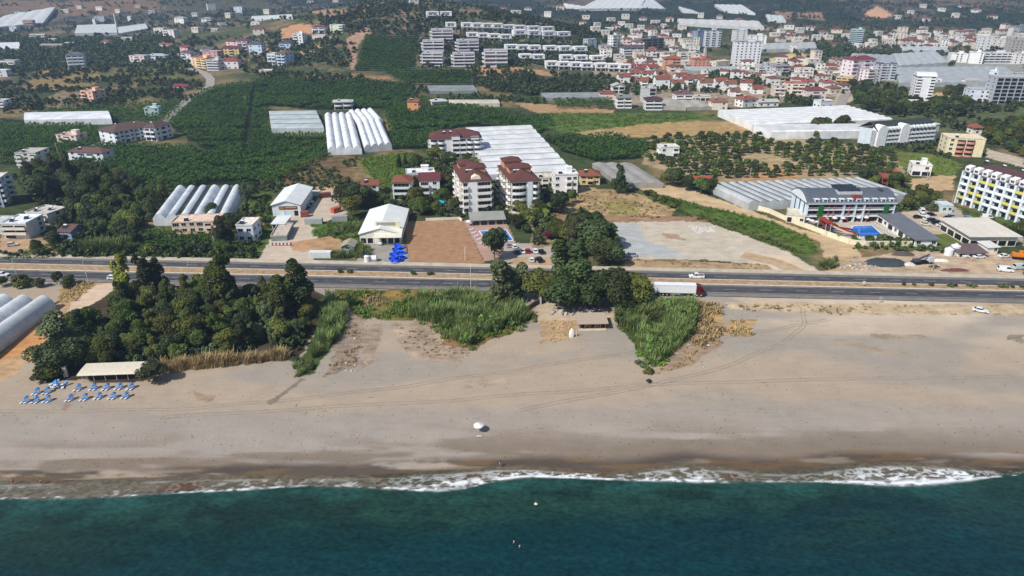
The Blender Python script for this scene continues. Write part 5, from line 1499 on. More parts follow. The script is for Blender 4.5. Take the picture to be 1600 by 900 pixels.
def cube_villa(p0, p1, top, label, dark=False, depth=9, glass=(44, 60, 72), single=False):
    P0, P1 = G(*p0), G(*p1)
    w = max(5.0, (P1 - P0).xy.length); rz = math.atan2(P1.y - P0.y, P1.x - P0.x)
    if abs(rz) > .5: rz *= .3
    h = max(5.5, min(10, ztop(P0, top)))
    e = empty('hill_villa', P0, rz, label, 'villa', VILLA_G)
    footprint(P0, rz, w, depth, 1)
    WL = M('wall', (236, 236, 234))
    f = h / 2
    MB().box(.3, w - .3, .9, depth, -5, f - .15).obj('lower_floor', M('wall', (226, 226, 224)), e)
    MB().box(0, w, .4, depth, f, h).box(0, w * .16, -.7, .4, f, h).box(w * .84, w, -.7, .4, f, h).obj('upper_floor', WL, e)
    MB().box(-.1, w + .1, -.8, depth + .1, h + .003, h + .75).obj('roof', WL, e)
    MB().box(-.3, w + .3, -1.6, .85, f - .35, f - .02).box(-.3, w + .3, -1.6, -1.45, f, f + .7).obj('terrace', WL, e)
    for i in range(2):
        obj('window', win_mesh(w * .24, min(1.7, f - 1.0), (120, 128, 134), 2), e, (w * (.33 + .34 * i), .38, f + .3))
        obj('window', win_mesh(w * .3, min(2.0, f - .8), (120, 128, 134), 2), e, (w * (.27 + .46 * i), .88, .3))
    return e


def row(y, dy, xs, wpx, hpx, words):
    """villas along one terrace; y drops by dy per villa"""
    for i, x in enumerate(xs):
        yy = y + dy * i
        cube_villa((x, yy), (x + wpx, yy + .3), yy - hpx, '%s, number %d from its left end' % (words, i + 1))


def ordinal(i): return ['first', 'second', 'third', 'fourth', 'fifth', 'sixth', 'seventh', 'eighth', 'ninth', 'tenth'][i]


def row(y, dy, xs, wpx, hpx, words):
    for i, x in enumerate(xs):
        yy = y + dy * i
        cube_villa((x, yy), (x + wpx, yy + .3), yy - hpx, '%s villa from the left in %s' % (ordinal(i), words))


row(47, .5, [697, 722, 738, 754, 770], 16, 11, 'the top white row below the lone ridge house')
row(49, 1.0, [786, 803, 825, 847], 19, 9, 'the short upper row on the hill crest')
row(59, 1.0, [803, 825, 848, 871], 20, 11, 'the row of square white villas under the crest row')
row(62, 1.0, [730, 747, 764, 782], 17, 10, 'the row behind the terraced apartments')
row(82, .6, [790, 808, 826, 851, 874, 898], 19, 11, 'the middle row with green glass')
row(96, .6, [812, 832, 876, 899, 924], 19, 10, 'the lower row on the hill')
row(108, .8, [853, 872, 891, 908, 930, 950, 967], 18, 11, 'the lowest white row above the trees')
cube_villa((667, 29), (686, 29), 19, 'lone white villa on the hill ridge, left half')
cube_villa((688, 29), (706, 30), 19, 'lone white villa on the hill ridge, right half')

TERR = [((660, 103), (692, 104), 83, 'front left'), ((709, 104), (742, 104), 84, 'front middle'), ((757, 104), (793, 105), 79, 'front right'),
        ((661, 84), (694, 84), 64, 'middle left'), ((716, 84), (748, 84), 63, 'middle right'), ((675, 66), (708, 66), 46, 'back')]
for p0, p1, top, wd in TERR:
    building('terraced_apartments', '%s white terraced apartment block with jutting balcony slabs on the hill' % wd, p0, p1, top, 13, 'apartment building', 4, (212, 208, 214), 'flat', (196, 192, 196), 'BB', left='B',
             bcol=(226, 222, 226), bd=2.0, gfloor='BB', heaters=1, sink=6, group='terraced apartments on the hill', frame=(130, 134, 144))

FAR = [
    # label, p0, p1, top, depth, floors, wall, roof, roofcol, front, category
    ('white ten storey hotel slab with dark window columns on the plain', (1146, 104), (1186, 105), 66, 14, 9, (226, 228, 236), 'flat', (150, 152, 160), 'wwwwww', 'hotel'),
    ('grey white apartment tower with dark top left of the white hotel slab', (1101, 73), (1125, 74), 48, 13, 7, (214, 216, 224), 'flat', (88, 98, 102), 'b.b.b', 'tower block'),
    ('narrow blue building beside the dark topped tower', (1088, 72), (1099, 72), 49, 10, 6, (134, 150, 176), 'flat', (120, 140, 170), 'ww', 'building'),
    ('white block behind the hotel slab, taller left part', (1146, 66), (1166, 66), 48, 12, 5, (218, 220, 222), 'flat', (190, 194, 196), 'ww', 'building'),
    ('white stepped block behind the hotel slab, right part', (1168, 72), (1196, 73), 56, 14, 5, (228, 228, 226), 'flat', (206, 206, 204), 'www', 'building'),
    ('pale green glass tower at the foot of the mountain', (1325, 70), (1346, 71), 46, 12, 8, (176, 196, 200), 'flat', (170, 188, 192), 'BB', 'tower block'),
    ('white block with red roof and red side stair at the village edge', (1327, 130), (1362, 128), 94, 14, 6, (226, 214, 218), 'hip', (146, 56, 66), 'b.bw', 'apartment building'),
    ('grey six storey block with dark roof behind the red roofed one', (1366, 125), (1397, 125), 100, 13, 6, (190, 196, 206), 'flat', (112, 122, 134), 'wbwb', 'apartment building'),
    ('white pink house row in front of the grey block', (1353, 132), (1374, 131), 110, 11, 5, (226, 216, 216), 'flat', (206, 190, 190), 'bw', 'apartment building'),
    ('white balcony block left of the red roofed block', (1315, 127), (1327, 128), 102, 12, 5, (206, 206, 210), 'flat', (190, 186, 186), 'BB', 'apartment building'),
    ('white hotel row below the mountain, first block', (1484, 97), (1510, 98), 84, 14, 4, (232, 232, 230), 'flat', (222, 222, 220), '.ww.', 'hotel'),
    ('white hotel row below the mountain, second taller block', (1512, 99), (1534, 100), 82, 14, 5, (234, 234, 232), 'flat', (224, 224, 222), '..w', 'hotel'),
    ('white hotel row below the mountain, third block', (1535, 99), (1580, 99), 83, 12, 4, (222, 222, 222), 'flat', (210, 210, 210), 'bbbbb', 'hotel'),
    ('white hotel row below the mountain, block cut by the right edge', (1582, 100), (1614, 100), 84, 12, 4, (230, 226, 224), 'flat', (214, 212, 210), 'wwww', 'hotel'),
    ('grey concrete block behind the hotel row at the right edge', (1576, 84), (1602, 84), 63, 14, 5, (176, 168, 166), 'flat', (168, 160, 160), 'wwww', 'building'),
    ('white stepped building left of the grey concrete block', (1529, 79), (1546, 79), 57, 12, 5, (220, 222, 222), 'flat', (206, 208, 208), 'ww', 'building'),
    ('white long hall behind the hotel row', (1548, 74), (1574, 74), 62, 12, 3, (224, 222, 218), 'flat', (220, 218, 214), 'www', 'building'),
    ('blue grey block far right under the slope', (1511, 54), (1524, 54), 47, 12, 3, (150, 166, 186), 'flat', (160, 172, 186), 'ww', 'building'),
    ('grey tower far at the right edge under the mountain', (1584, 54), (1606, 54), 41, 12, 4, (140, 146, 156), 'flat', (136, 142, 150), 'www', 'building'),
    ('small white house on the sand mound top', (1236, 82), (1244, 82), 72, 6, 2, (230, 232, 230), 'flat', (226, 226, 226), 'w', 'house'),
    ('white round fronted block with purple roof above the red village', (974, 87), (1005, 88), 75, 13, 3, (222, 224, 232), 'hip', (112, 88, 100), 'BBB', 'apartment building'),
    ('unfinished grey concrete frame block behind the purple roofed one', (1000, 78), (1036, 78), 62, 12, 4, (146, 146, 142), 'flat', (126, 130, 128), 'DDDD', 'building'),
    ('lilac house left of the purple roofed block', (938, 84), (954, 85), 72, 10, 3, (206, 198, 212), 'flat', (186, 180, 192), 'bb', 'house'),
    ('stepped white house with roof terraces right of the hill villas', (957, 73), (970, 73), 56, 10, 4, (222, 226, 224), 'flat', (206, 208, 206), 'bw', 'house'),
    ('pale blue house right of the dark hillside trees', (918, 74), (932, 74), 62, 10, 3, (172, 188, 200), 'flat', (180, 190, 198), 'w', 'house'),
    ('orange four storey apartment house in the village', (1037, 109), (1062, 110), 92, 11, 4, (206, 158, 122), 'hip', (186, 92, 66), 'w.bb', 'apartment building'),
    ('brick red unfinished house with white lower floors', (1083, 109), (1108, 109), 93, 11, 4, (206, 142, 116), 'flat', (176, 98, 72), 'wwww', 'apartment building'),
    ('white house with flat roof left of the brick red one', (1062, 95), (1082, 96), 83, 11, 3, (226, 220, 208), 'flat', (214, 206, 194), 'bw', 'house'),
    ('cream house behind the orange apartment house', (1036, 90), (1058, 90), 83, 10, 2, (228, 214, 190), 'flat', (220, 206, 186), 'www', 'house'),
    ('long cream shed left of the white hotel slab', (1118, 108), (1140, 106), 97, 10, 2, (226, 212, 190), 'flat', (226, 212, 192), 'ww', 'shed'),
    ('white thin minaret like chimney house by the brick red house', (1100, 90), (1103, 90), 76, 2, 4, (226, 222, 214), 'flat', (220, 216, 210), '.', 'tower'),
    ('round ended white residential tower with dark balconies on both sides', (1425, 160), (1453, 161), 119, 13, 9, (232, 234, 236), 'barrel', (226, 228, 230), 'B..B', 'tower block'),
    ('white podium building in front of the round ended tower', (1420, 168), (1452, 169), 158, 6, 2, (224, 222, 218), 'flat', (230, 228, 224), 'www', 'building'),
    ('small white cube beside the round ended tower', (1460, 134), (1470, 134), 125, 8, 2, (230, 232, 234), 'flat', (230, 230, 230), 'w', 'house'),
    ('low grey white house in front of the unfinished slab, left', (1512, 159), (1543, 160), 140, 13, 3, (214, 220, 230), 'flat', (182, 186, 196), 'w.ww', 'building'),
    ('unfinished concrete hotel slab with open dark floors at the right edge', (1548, 162), (1612, 163), 121, 15, 7, (176, 178, 184), 'flat', (186, 188, 192), 'DDDDDD', 'building'),
    ('white stair tower of the unfinished concrete hotel slab', (1536, 150), (1549, 151), 112, 12, 7, (222, 228, 236), 'flat', (214, 220, 228), '.w', 'building'),
    ('white sheds left of the unfinished slab', (1508, 134), (1528, 134), 126, 8, 1, (220, 216, 210), 'gx', (214, 206, 198), '..', 'shed'),
    # the lower village
    ('white house with grey roof beside the net house', (963, 169), (987, 169), 153, 9, 3, (228, 228, 224), 'gx', (150, 150, 148), 'bb', 'house'),
    ('white house with maroon roof and deep balconies in front of the grey tower house', (1008, 172), (1034, 172), 156, 9, 3, (224, 222, 224), 'hip', (96, 52, 56), 'BB', 'house'),
    ('tall grey unfinished tower house above the maroon roofed house', (1003, 160), (1024, 160), 138, 10, 4, (196, 198, 198), 'flat', (196, 196, 194), '.D', 'house'),
    ('white gabled hall with pillared porch above the grey net house', (957, 146), (976, 146), 135, 9, 2, (222, 228, 222), 'gy', (216, 216, 208), 'DD', 'hall'),
    ('red roofed low house beside the long grey net house', (937, 156), (961, 156), 146, 9, 1, (222, 202, 190), 'hip', (168, 86, 72), 'ww', 'house'),
    ('white house with wide brown roof above the tan net houses', (1055, 161), (1082, 161), 147, 10, 2, (228, 226, 228), 'hip', (134, 84, 80), 'bb', 'house'),
    ('long low white porch house right of the brown roofed one', (1086, 158), (1110, 158), 151, 8, 1, (220, 216, 206), 'flat', (206, 200, 190), 'DDD', 'house'),
    ('cream house with pale red roof at the corner of the white greenhouse', (1112, 172), (1136, 172), 159, 10, 2, (228, 218, 202), 'hip', (176, 104, 90), '.w', 'house'),
    ('white house with red roof behind the white greenhouse edge', (1160, 168), (1182, 166), 156, 10, 2, (230, 228, 224), 'hip', (178, 98, 82), 'ww', 'house'),
    ('white low house right of the red roofed one behind the greenhouse', (1184, 167), (1216, 166), 160, 9, 1, (230, 230, 226), 'gx', (222, 218, 210), 'www', 'house'),
    ('white flat house and car yard at the greenhouse corner', (1281, 169), (1302, 168), 159, 9, 1, (222, 224, 226), 'flat', (216, 216, 216), 'ww', 'house'),
    # village on the right
    ('cream three storey house with red side roof facing the green plot', (1226, 147), (1256, 148), 130, 11, 3, (226, 216, 200), 'flat', (190, 110, 104), 'wbb', 'house'),
    ('white pink house with dark red roof at the village front', (1258, 155), (1290, 155), 141, 10, 2, (228, 212, 206), 'hip', (150, 68, 66), '.Bw', 'house'),
    ('white house with pink red roof behind the dark red roofed one', (1257, 138), (1272, 138), 127, 9, 2, (230, 222, 220), 'hip', (196, 92, 88), 'w.', 'house'),
    ('white house with red roof beside the village street', (1285, 142), (1303, 142), 129, 10, 2, (232, 228, 226), 'hip', (192, 92, 84), '.w', 'house'),
    ('yellow three storey house beside the village street', (1304, 135), (1330, 137), 120, 10, 3, (208, 182, 130), 'flat', (206, 186, 150), 'bbb', 'house'),
    ('yellow white house with grey roof at the left of the village', (1203, 132), (1226, 132), 122, 9, 2, (226, 206, 140), 'hip', (136, 140, 132), 'wb', 'house'),
    ('white terraced house behind the dark cypress clump', (1246, 122), (1270, 122), 108, 10, 3, (230, 226, 222), 'flat', (222, 214, 206), 'wbw', 'house'),
    ('white house right of the dark cypress clump', (1282, 118), (1304, 118), 110, 9, 2, (226, 220, 210), 'flat', (216, 202, 190), 'ww', 'house'),
    ('grey white house with sloping roof below the white hotel slab', (1210, 118), (1232, 117), 104, 10, 3, (206, 206, 208), 'hip', (172, 160, 164), 'wb', 'house'),
    ('pale house at the foot of the white hotel slab, nearest', (1156, 121), (1178, 121), 111, 9, 2, (224, 214, 196), 'flat', (206, 196, 182), 'wDw', 'house'),
    ('white house right of the pale one below the hotel slab', (1184, 117), (1204, 117), 105, 9, 3, (224, 222, 220), 'flat', (206, 204, 204), 'bw', 'house'),
    ('light blue grey house behind the white one below the hotel slab', (1196, 108), (1212, 108), 99, 9, 2, (190, 204, 214), 'flat', (196, 202, 206), 'ww', 'house'),
    # left slopes
    ('white four storey house with grey hip roof in the left plantation', (107, 106), (134, 104), 86, 11, 4, (214, 222, 234), 'hip', (112, 116, 124), 'bBb', 'house'),
    ('pink white three storey house right of the banana strip', (204, 100), (227, 100), 87, 10, 3, (222, 206, 206), 'flat', (192, 186, 182), 'wbw', 'house'),
    ('low pale blue house beside the pink white one', (231, 95), (258, 94), 87, 9, 1, (206, 222, 230), 'hip', (206, 216, 216), 'ww', 'house'),
    ('small orange roofed house at the lane bend', (249, 75), (268, 75), 69, 8, 1, (222, 214, 206), 'gx', (178, 98, 76), 'w.', 'house'),
    ('white house with pink side below the slope', (256, 60), (273, 59), 47, 10, 3, (230, 220, 222), 'flat', (196, 176, 172), 'bw', 'house'),
    ('white low house left of the one with pink side', (241, 52), (256, 52), 44, 9, 2, (222, 218, 212), 'flat', (210, 206, 200), 'ww', 'house'),
    ('white house on the upper left slope', (273, 36), (288, 37), 28, 9, 2, (230, 232, 236), 'hip', (206, 206, 206), 'w.', 'house'),
    ('white hipped house right on the upper left slope', (315, 35), (330, 36), 29, 9, 2, (228, 228, 230), 'hip', (190, 186, 184), 'wb', 'house'),
    ('white low house below the thin greenhouse', (342, 41), (360, 40), 36, 8, 1, (224, 226, 226), 'flat', (216, 216, 214), 'ww', 'house'),
    ('tall white blue house near the top of the left slope', (366, 20), (379, 20), 10, 9, 3, (206, 218, 232), 'flat', (206, 212, 220), 'ww', 'house'),
    ('long white house below the ridge at the top left', (325, 16), (338, 16), 11, 8, 1, (222, 222, 220), 'flat', (210, 210, 206), 'ww', 'house'),
    ('white house on the left slope beside the thin chimney', (148, 34), (164, 34), 26, 9, 2, (220, 222, 222), 'flat', (214, 214, 212), 'w.', 'house'),
    ('tiny white tower house right of the thin chimney', (200, 33), (205, 33), 26, 5, 2, (226, 226, 222), 'flat', (222, 222, 218), 'w', 'house'),
    ('red framed house in front of the big left greenhouse', (37, 43), (53, 43), 32, 9, 3, (206, 184, 172), 'flat', (186, 150, 136), 'bb', 'house'),
    ('small blue white house in front of the big left greenhouse', (16, 50), (27, 50), 42, 7, 2, (206, 218, 230), 'flat', (206, 212, 218), 'w', 'house'),
    ('pale green house behind the big left greenhouse', (24, 26), (40, 26), 19, 9, 2, (176, 196, 194), 'flat', (182, 196, 192), 'ww', 'house'),
    ('low white house left of the dark roofed shed', (48, 61), (70, 61), 55, 8, 1, (222, 222, 218), 'gx', (216, 214, 208), 'w.w', 'house'),
    ('grey shed with pale gabled roof below the low white house', (64, 76), (96, 75), 71, 9, 1, (176, 168, 156), 'gx', (186, 180, 168), '..', 'shed'),
    ('grey white house on the left edge with a porch', (2, 106), (25, 106), 95, 9, 2, (206, 206, 204), 'flat', (190, 188, 184), 'bb', 'house'),
    ('white roofed house on the left edge below the porch house', (-6, 120), (12, 120), 110, 8, 2, (206, 206, 212), 'flat', (226, 226, 226), 'w', 'house'),
    ('white house with dark porch behind the white hipped house', (146, 40), (150, 40), 30, 4, 2, (214, 214, 212), 'flat', (200, 200, 198), '.', 'house'),
    # cluster at the bend of the lane
    ('pink red roofed house at the back of the lane cluster', (282, 82), (294, 83), 73, 9, 2, (214, 176, 176), 'gx', (150, 76, 78), 'ww', 'house'),
    ('grey white house with dark roof beside the lane', (285, 97), (300, 99), 82, 10, 3, (206, 206, 214), 'gx', (112, 96, 104), 'bw', 'house'),
    ('cream yellow four storey block at the front of the lane cluster', (300, 104), (324, 108), 89, 11, 4, (226, 200, 158), 'flat', (190, 120, 98), 'wbb', 'apartment building'),
    ('grey balcony block right of the cream yellow one', (325, 110), (343, 110), 94, 11, 4, (206, 206, 212), 'flat', (206, 200, 200), 'BB', 'apartment building'),
    ('rose pink block behind the cream yellow one', (318, 93), (341, 93), 80, 11, 3, (198, 158, 154), 'flat', (190, 156, 152), 'www', 'apartment building'),
    ('lilac house with dark roof behind the rose pink block', (314, 84), (332, 84), 76, 9, 2, (196, 190, 206), 'gx', (112, 106, 120), 'ww', 'house'),
    ('white red roofed house right of the lane cluster', (345, 108), (373, 107), 95, 10, 2, (224, 218, 222), 'hip', (166, 84, 66), 'www', 'house'),
    ('yellow house with dark red roof above the white red roofed one', (350, 87), (374, 86), 75, 10, 3, (208, 186, 146), 'gx', (122, 60, 62), 'wbw', 'apartment building'),
    ('pink white house with red roof behind the yellow house', (354, 73), (372, 73), 64, 9, 3, (216, 190, 190), 'gx', (146, 72, 74), 'ww', 'house'),
    ('lilac four storey block with brown roof', (372, 82), (388, 82), 63, 11, 4, (206, 196, 206), 'hip', (122, 76, 80), 'bb', 'apartment building'),
    ('pale blue block with blue grey roof at the right of the cluster', (390, 86), (410, 85), 69, 11, 3, (206, 222, 236), 'hip', (88, 104, 120), 'w.w', 'apartment building'),
    ('blue white triple house, white left part above the bananas', (419, 102), (432, 102), 84, 11, 3, (226, 230, 234), 'flat', (206, 206, 206), 'bb', 'house'),
    ('blue white triple house, right part with blue side wall', (434, 102), (447, 103), 83, 14, 4, (196, 212, 232), 'hip', (146, 104, 92), 'bb', 'house'),
    ('blue house below the orange earth cut', (437, 79), (455, 78), 67, 10, 2, (186, 204, 222), 'hip', (82, 92, 112), 'bw', 'house'),
    ('white stepped house beside the blue house below the earth cut', (459, 70), (474, 70), 53, 10, 4, (228, 230, 230), 'flat', (222, 222, 220), 'bw', 'house'),
    ('white house with red roof on the earth cut', (488, 51), (508, 51), 42, 10, 2, (206, 212, 222), 'hip', (132, 74, 76), 'bb', 'house'),
    ('pale yellow green house on the earth cut', (516, 51), (536, 51), 39, 9, 3, (212, 220, 196), 'flat', (206, 210, 200), 'w.b', 'house'),
    ('low white terrace house below the earth cut', (488, 62), (508, 61), 55, 8, 1, (224, 216, 206), 'flat', (214, 206, 196), 'w.', 'house'),
    ('low pink white house above the banana field', (405, 115), (425, 115), 110, 7, 1, (214, 194, 186), 'flat', (222, 214, 208), '.D', 'house'),
]
for lab, p0, p1, top, dp, fl, wl, rf, rc, fr, ct in FAR:
    q = 'www' if 'w' in fr else ''
    building('tower_block' if ct == 'tower block' else ct.replace(' ', '_'), lab, p0, p1, top, dp, ct, fl, wl, rf, rc, fr, left=('ww' if p0[0] > 800 else None), right=('ww' if p0[0] < 800 else None),
             heaters=(1 if ct in ('house', 'apartment building', 'hotel') else 0), sink=6, over=.7, hut=(fl >= 4 and rf == 'flat'), gfloor=fr if fl > 2 else None,
             bd=1.3, rh=(3.0 if rf == 'barrel' else None))

# red roofed white houses of the estate
REDS = [((967, 129), (985, 129), 120), ((984, 123), (1000, 123), 114), ((992, 135), (1012, 136), 126), ((1003, 124), (1019, 125), 115), ((1024, 138), (1046, 138), 124), ((1026, 121), (1042, 121), 115),
        ((1034, 130), (1048, 130), 122), ((1050, 139), (1068, 139), 130), ((1056, 128), (1074, 128), 119), ((1066, 133), (1082, 133), 124), ((1081, 131), (1101, 131), 122), ((1093, 142), (1113, 142), 129),
        ((1118, 138), (1136, 138), 127), ((1131, 142), (1150, 142), 131), ((1155, 141), (1174, 142), 129), ((977, 112), (992, 112), 103), ((996, 113), (1012, 113), 105), ((1014, 114), (1030, 113), 106), ((1141, 151), (1156, 151), 143), ((1176, 147), (1192, 147), 139)]
WORD = ['leftmost, low', 'leftmost of the back line', 'left front', 'second of the back line', 'large double', 'upper middle', 'middle back', 'low front', 'right middle back', 'half hidden', 'first of the right group',
        'front of the right group', 'second of the right group', 'middle front of the right group', 'rightmost of the right group', 'upper pale', 'upper second', 'upper third', 'small lower', 'far right lower']
for (p0, p1, top), wd in zip(REDS, WORD):
    building('estate_house', '%s white house with orange red roof in the garden estate' % wd, p0, p1, top, 10, 'house', 2, (232, 230, 228), 'gx', (random.choice([158, 166, 150]), random.choice([90, 98, 84]), 70), random.choice(['.w', 'w.', 'bw', '.b']),
             left='.w', rh=2.8, over=.6, group='red roofed estate houses', heaters=random.choice([0, 1]), sink=4)

# small white houses scattered on the far slopes
rng = random.Random(12)
SMALL = [(965, 40), (978, 46), (1010, 52), (1032, 44), (1050, 58), (945, 50), (930, 44), (1000, 32), (1060, 47), (1015, 64), (988, 60), (905, 40), (1090, 28), (1120, 30), (1150, 34), (1040, 70),
         (1218, 52), (1226, 46), (1234, 55), (1205, 58), (1245, 52), (1262, 48), (1215, 66), (1250, 62), (1370, 58), (1392, 60), (1410, 62), (1340, 76), (1356, 74), (1440, 58), (1462, 56), (1480, 60), (1426, 70), (1496, 66),
         (1400, 30), (1420, 22), (1444, 34), (1468, 18), (1490, 28), (1520, 20), (1545, 30), (1500, 12), (1438, 12), (560, 6), (520, 4), (590, 3), (640, 6), (480, 6), (780, 18), (800, 24), (820, 16), (850, 26), (870, 16), (1302, 74), (1290, 62),
         (1408, 70), (1436, 66), (1452, 72), (1470, 70), (1486, 72), (1504, 66), (1520, 68), (1536, 70), (1552, 64), (1570, 66), (1590, 60), (1496, 58), (1530, 58), (1560, 54), (1380, 70), (1362, 66), (1300, 52), (1316, 60), (1280, 56), (1270, 64), (1240, 66), (1228, 62),
         (96, 20), (120, 14), (150, 16), (180, 20), (210, 12), (232, 22), (300, 26), (352, 28), (392, 40), (412, 22), (396, 56), (330, 50), (300, 52), (70, 66), (100, 72), (160, 72), (190, 66), (940, 58), (956, 46), (985, 52), (996, 46), (1022, 60), (1036, 54), (1062, 66), (1078, 58), (1046, 78), (1070, 76), (950, 36), (972, 30), (1018, 38), (1040, 34), (910, 30), (925, 52), (1006, 106), (990, 104), (1020, 102), (1030, 96), (1066, 104), (1190, 128), (1240, 112), (1262, 104), (1290, 108), (1312, 112), (1222, 112), (1276, 128), (1216, 140), (1300, 124)]
for i, (x, y) in enumerate(SMALL):
    wd = rng.uniform(9, 15)
    P = G(x, y); hh = rng.choice([4, 6, 6, 8])
    rz = rng.uniform(-.25, .25)
    e = empty('slope_house', P, rz, 'tiny pale house scattered among trees on the far slopes', 'house', 'tiny pale houses on the far slopes')
    footprint(P, rz, wd, 9, 1)
    col = rng.choice([(226, 224, 220), (214, 206, 194), (206, 200, 194), (222, 214, 200)])
    MB().box(0, wd, 0, 9, -8, hh).obj('wall', M('wall', col), e)
    r = MB()
    if rng.random() < .5: hip_roof(r, -.5, wd + .5, -.5, 9.5, hh + .2, 2); r.obj('roof', M('tile', rng.choice([(150, 80, 64), (168, 104, 88)])), e)
    else: r.box(-.2, wd + .2, -.2, 9.2, hh + .003, hh + .4); r.obj('roof', M('wall', (222, 220, 216)), e)
    for k in range(2): obj('window', win_mesh(2.0, 1.5), e, (wd * (.28 + .44 * k), .02, hh - 2.4))

# the packed hillside town
rt = random.Random(21)
TOWN = [[(930, 60), (1085, 58), (1085, 112), (960, 112)], [(1190, 96), (1320, 100), (1315, 150), (1200, 152)], [(1380, 50), (1600, 54), (1600, 78), (1400, 78)], [(960, 100), (1110, 98), (1100, 118), (965, 120)], [(1120, 106), (1200, 106), (1205, 126), (1120, 128)]]
cnt = 0
for tr_ in range(900):
    if cnt >= 95: break
    q_ = rt.choice(TOWN); px, py = rt.uniform(min(p[0] for p in q_), max(p[0] for p in q_)), rt.uniform(min(p[1] for p in q_), max(p[1] for p in q_))
    P = G(px, py); wd, dp = rt.uniform(8, 14), rt.uniform(8, 11)
    ck = [(P.x + a, P.y + b) for a in (-1, wd / 2, wd + 1) for b in (-1, dp / 2, dp + 1)]
    if any(inpoly(np.array([a for a, b in ck]), np.array([b for a, b in ck]), E).any() for E in EXCL if abs(E[0][0] - P.x) < 120 and abs(E[0][1] - P.y) < 120): continue
    cnt += 1; hh = rt.choice([5, 6, 6, 8, 9, 12]); rz = rt.uniform(-.3, .3)
    e = empty('town_house', P, rz, 'pale small house packed among others in the hillside town', 'house', 'packed small houses of the hillside town'); footprint(P, rz, wd, dp, .6)
    MB().box(0, wd, 0, dp, -6, hh).obj('wall', M('wall', rt.choice([(230, 226, 220), (222, 208, 190), (214, 210, 206), (226, 216, 204), (208, 190, 176), (232, 230, 228)])), e)
    r = MB()
    if rt.random() < .45: hip_roof(r, -.5, wd + .5, -.5, dp + .5, hh + .2, 2); r.obj('roof', M('tile', rt.choice([(156, 92, 74), (140, 84, 72), (150, 104, 88)])), e)
    else: r.box(-.2, wd + .2, -.2, dp + .2, hh + .003, hh + .5); r.obj('roof', M('concrete', rt.choice([(206, 202, 194), (190, 184, 176)])), e); solar_heater(e, wd * .6, dp * .4, hh + .5)
    for k in range(int(hh // 3)):
        for i in range(2):
            if rt.random() < .35: obj('balcony', balcony_mesh(wd * .4, 1.2, (226, 222, 216)), e, (wd * (.27 + .46 * i), 0, k * 3 + .1))
            obj('window', win_mesh(2.0, 1.5), e, (wd * (.27 + .46 * i), .02, k * 3 + .9))

# thin factory chimney and minaret
P = G(183, 45)
e = empty('chimney', P, 0, 'tall thin pale chimney between the two white greenhouses', 'chimney')
hc = ztop(P, 21); MB().tube((0, 0, -1), (0, 0, hc), 1.6, 1.1, 12).obj('shaft', M('concrete', (206, 200, 188)), e); MB().tube((0, 0, hc), (0, 0, hc + .5), 1.3, 1.3, 12).obj('rim', M('concrete', (180, 174, 164)), e)
# ------------------------------------------------------------------ vehicles
_CAR = {}


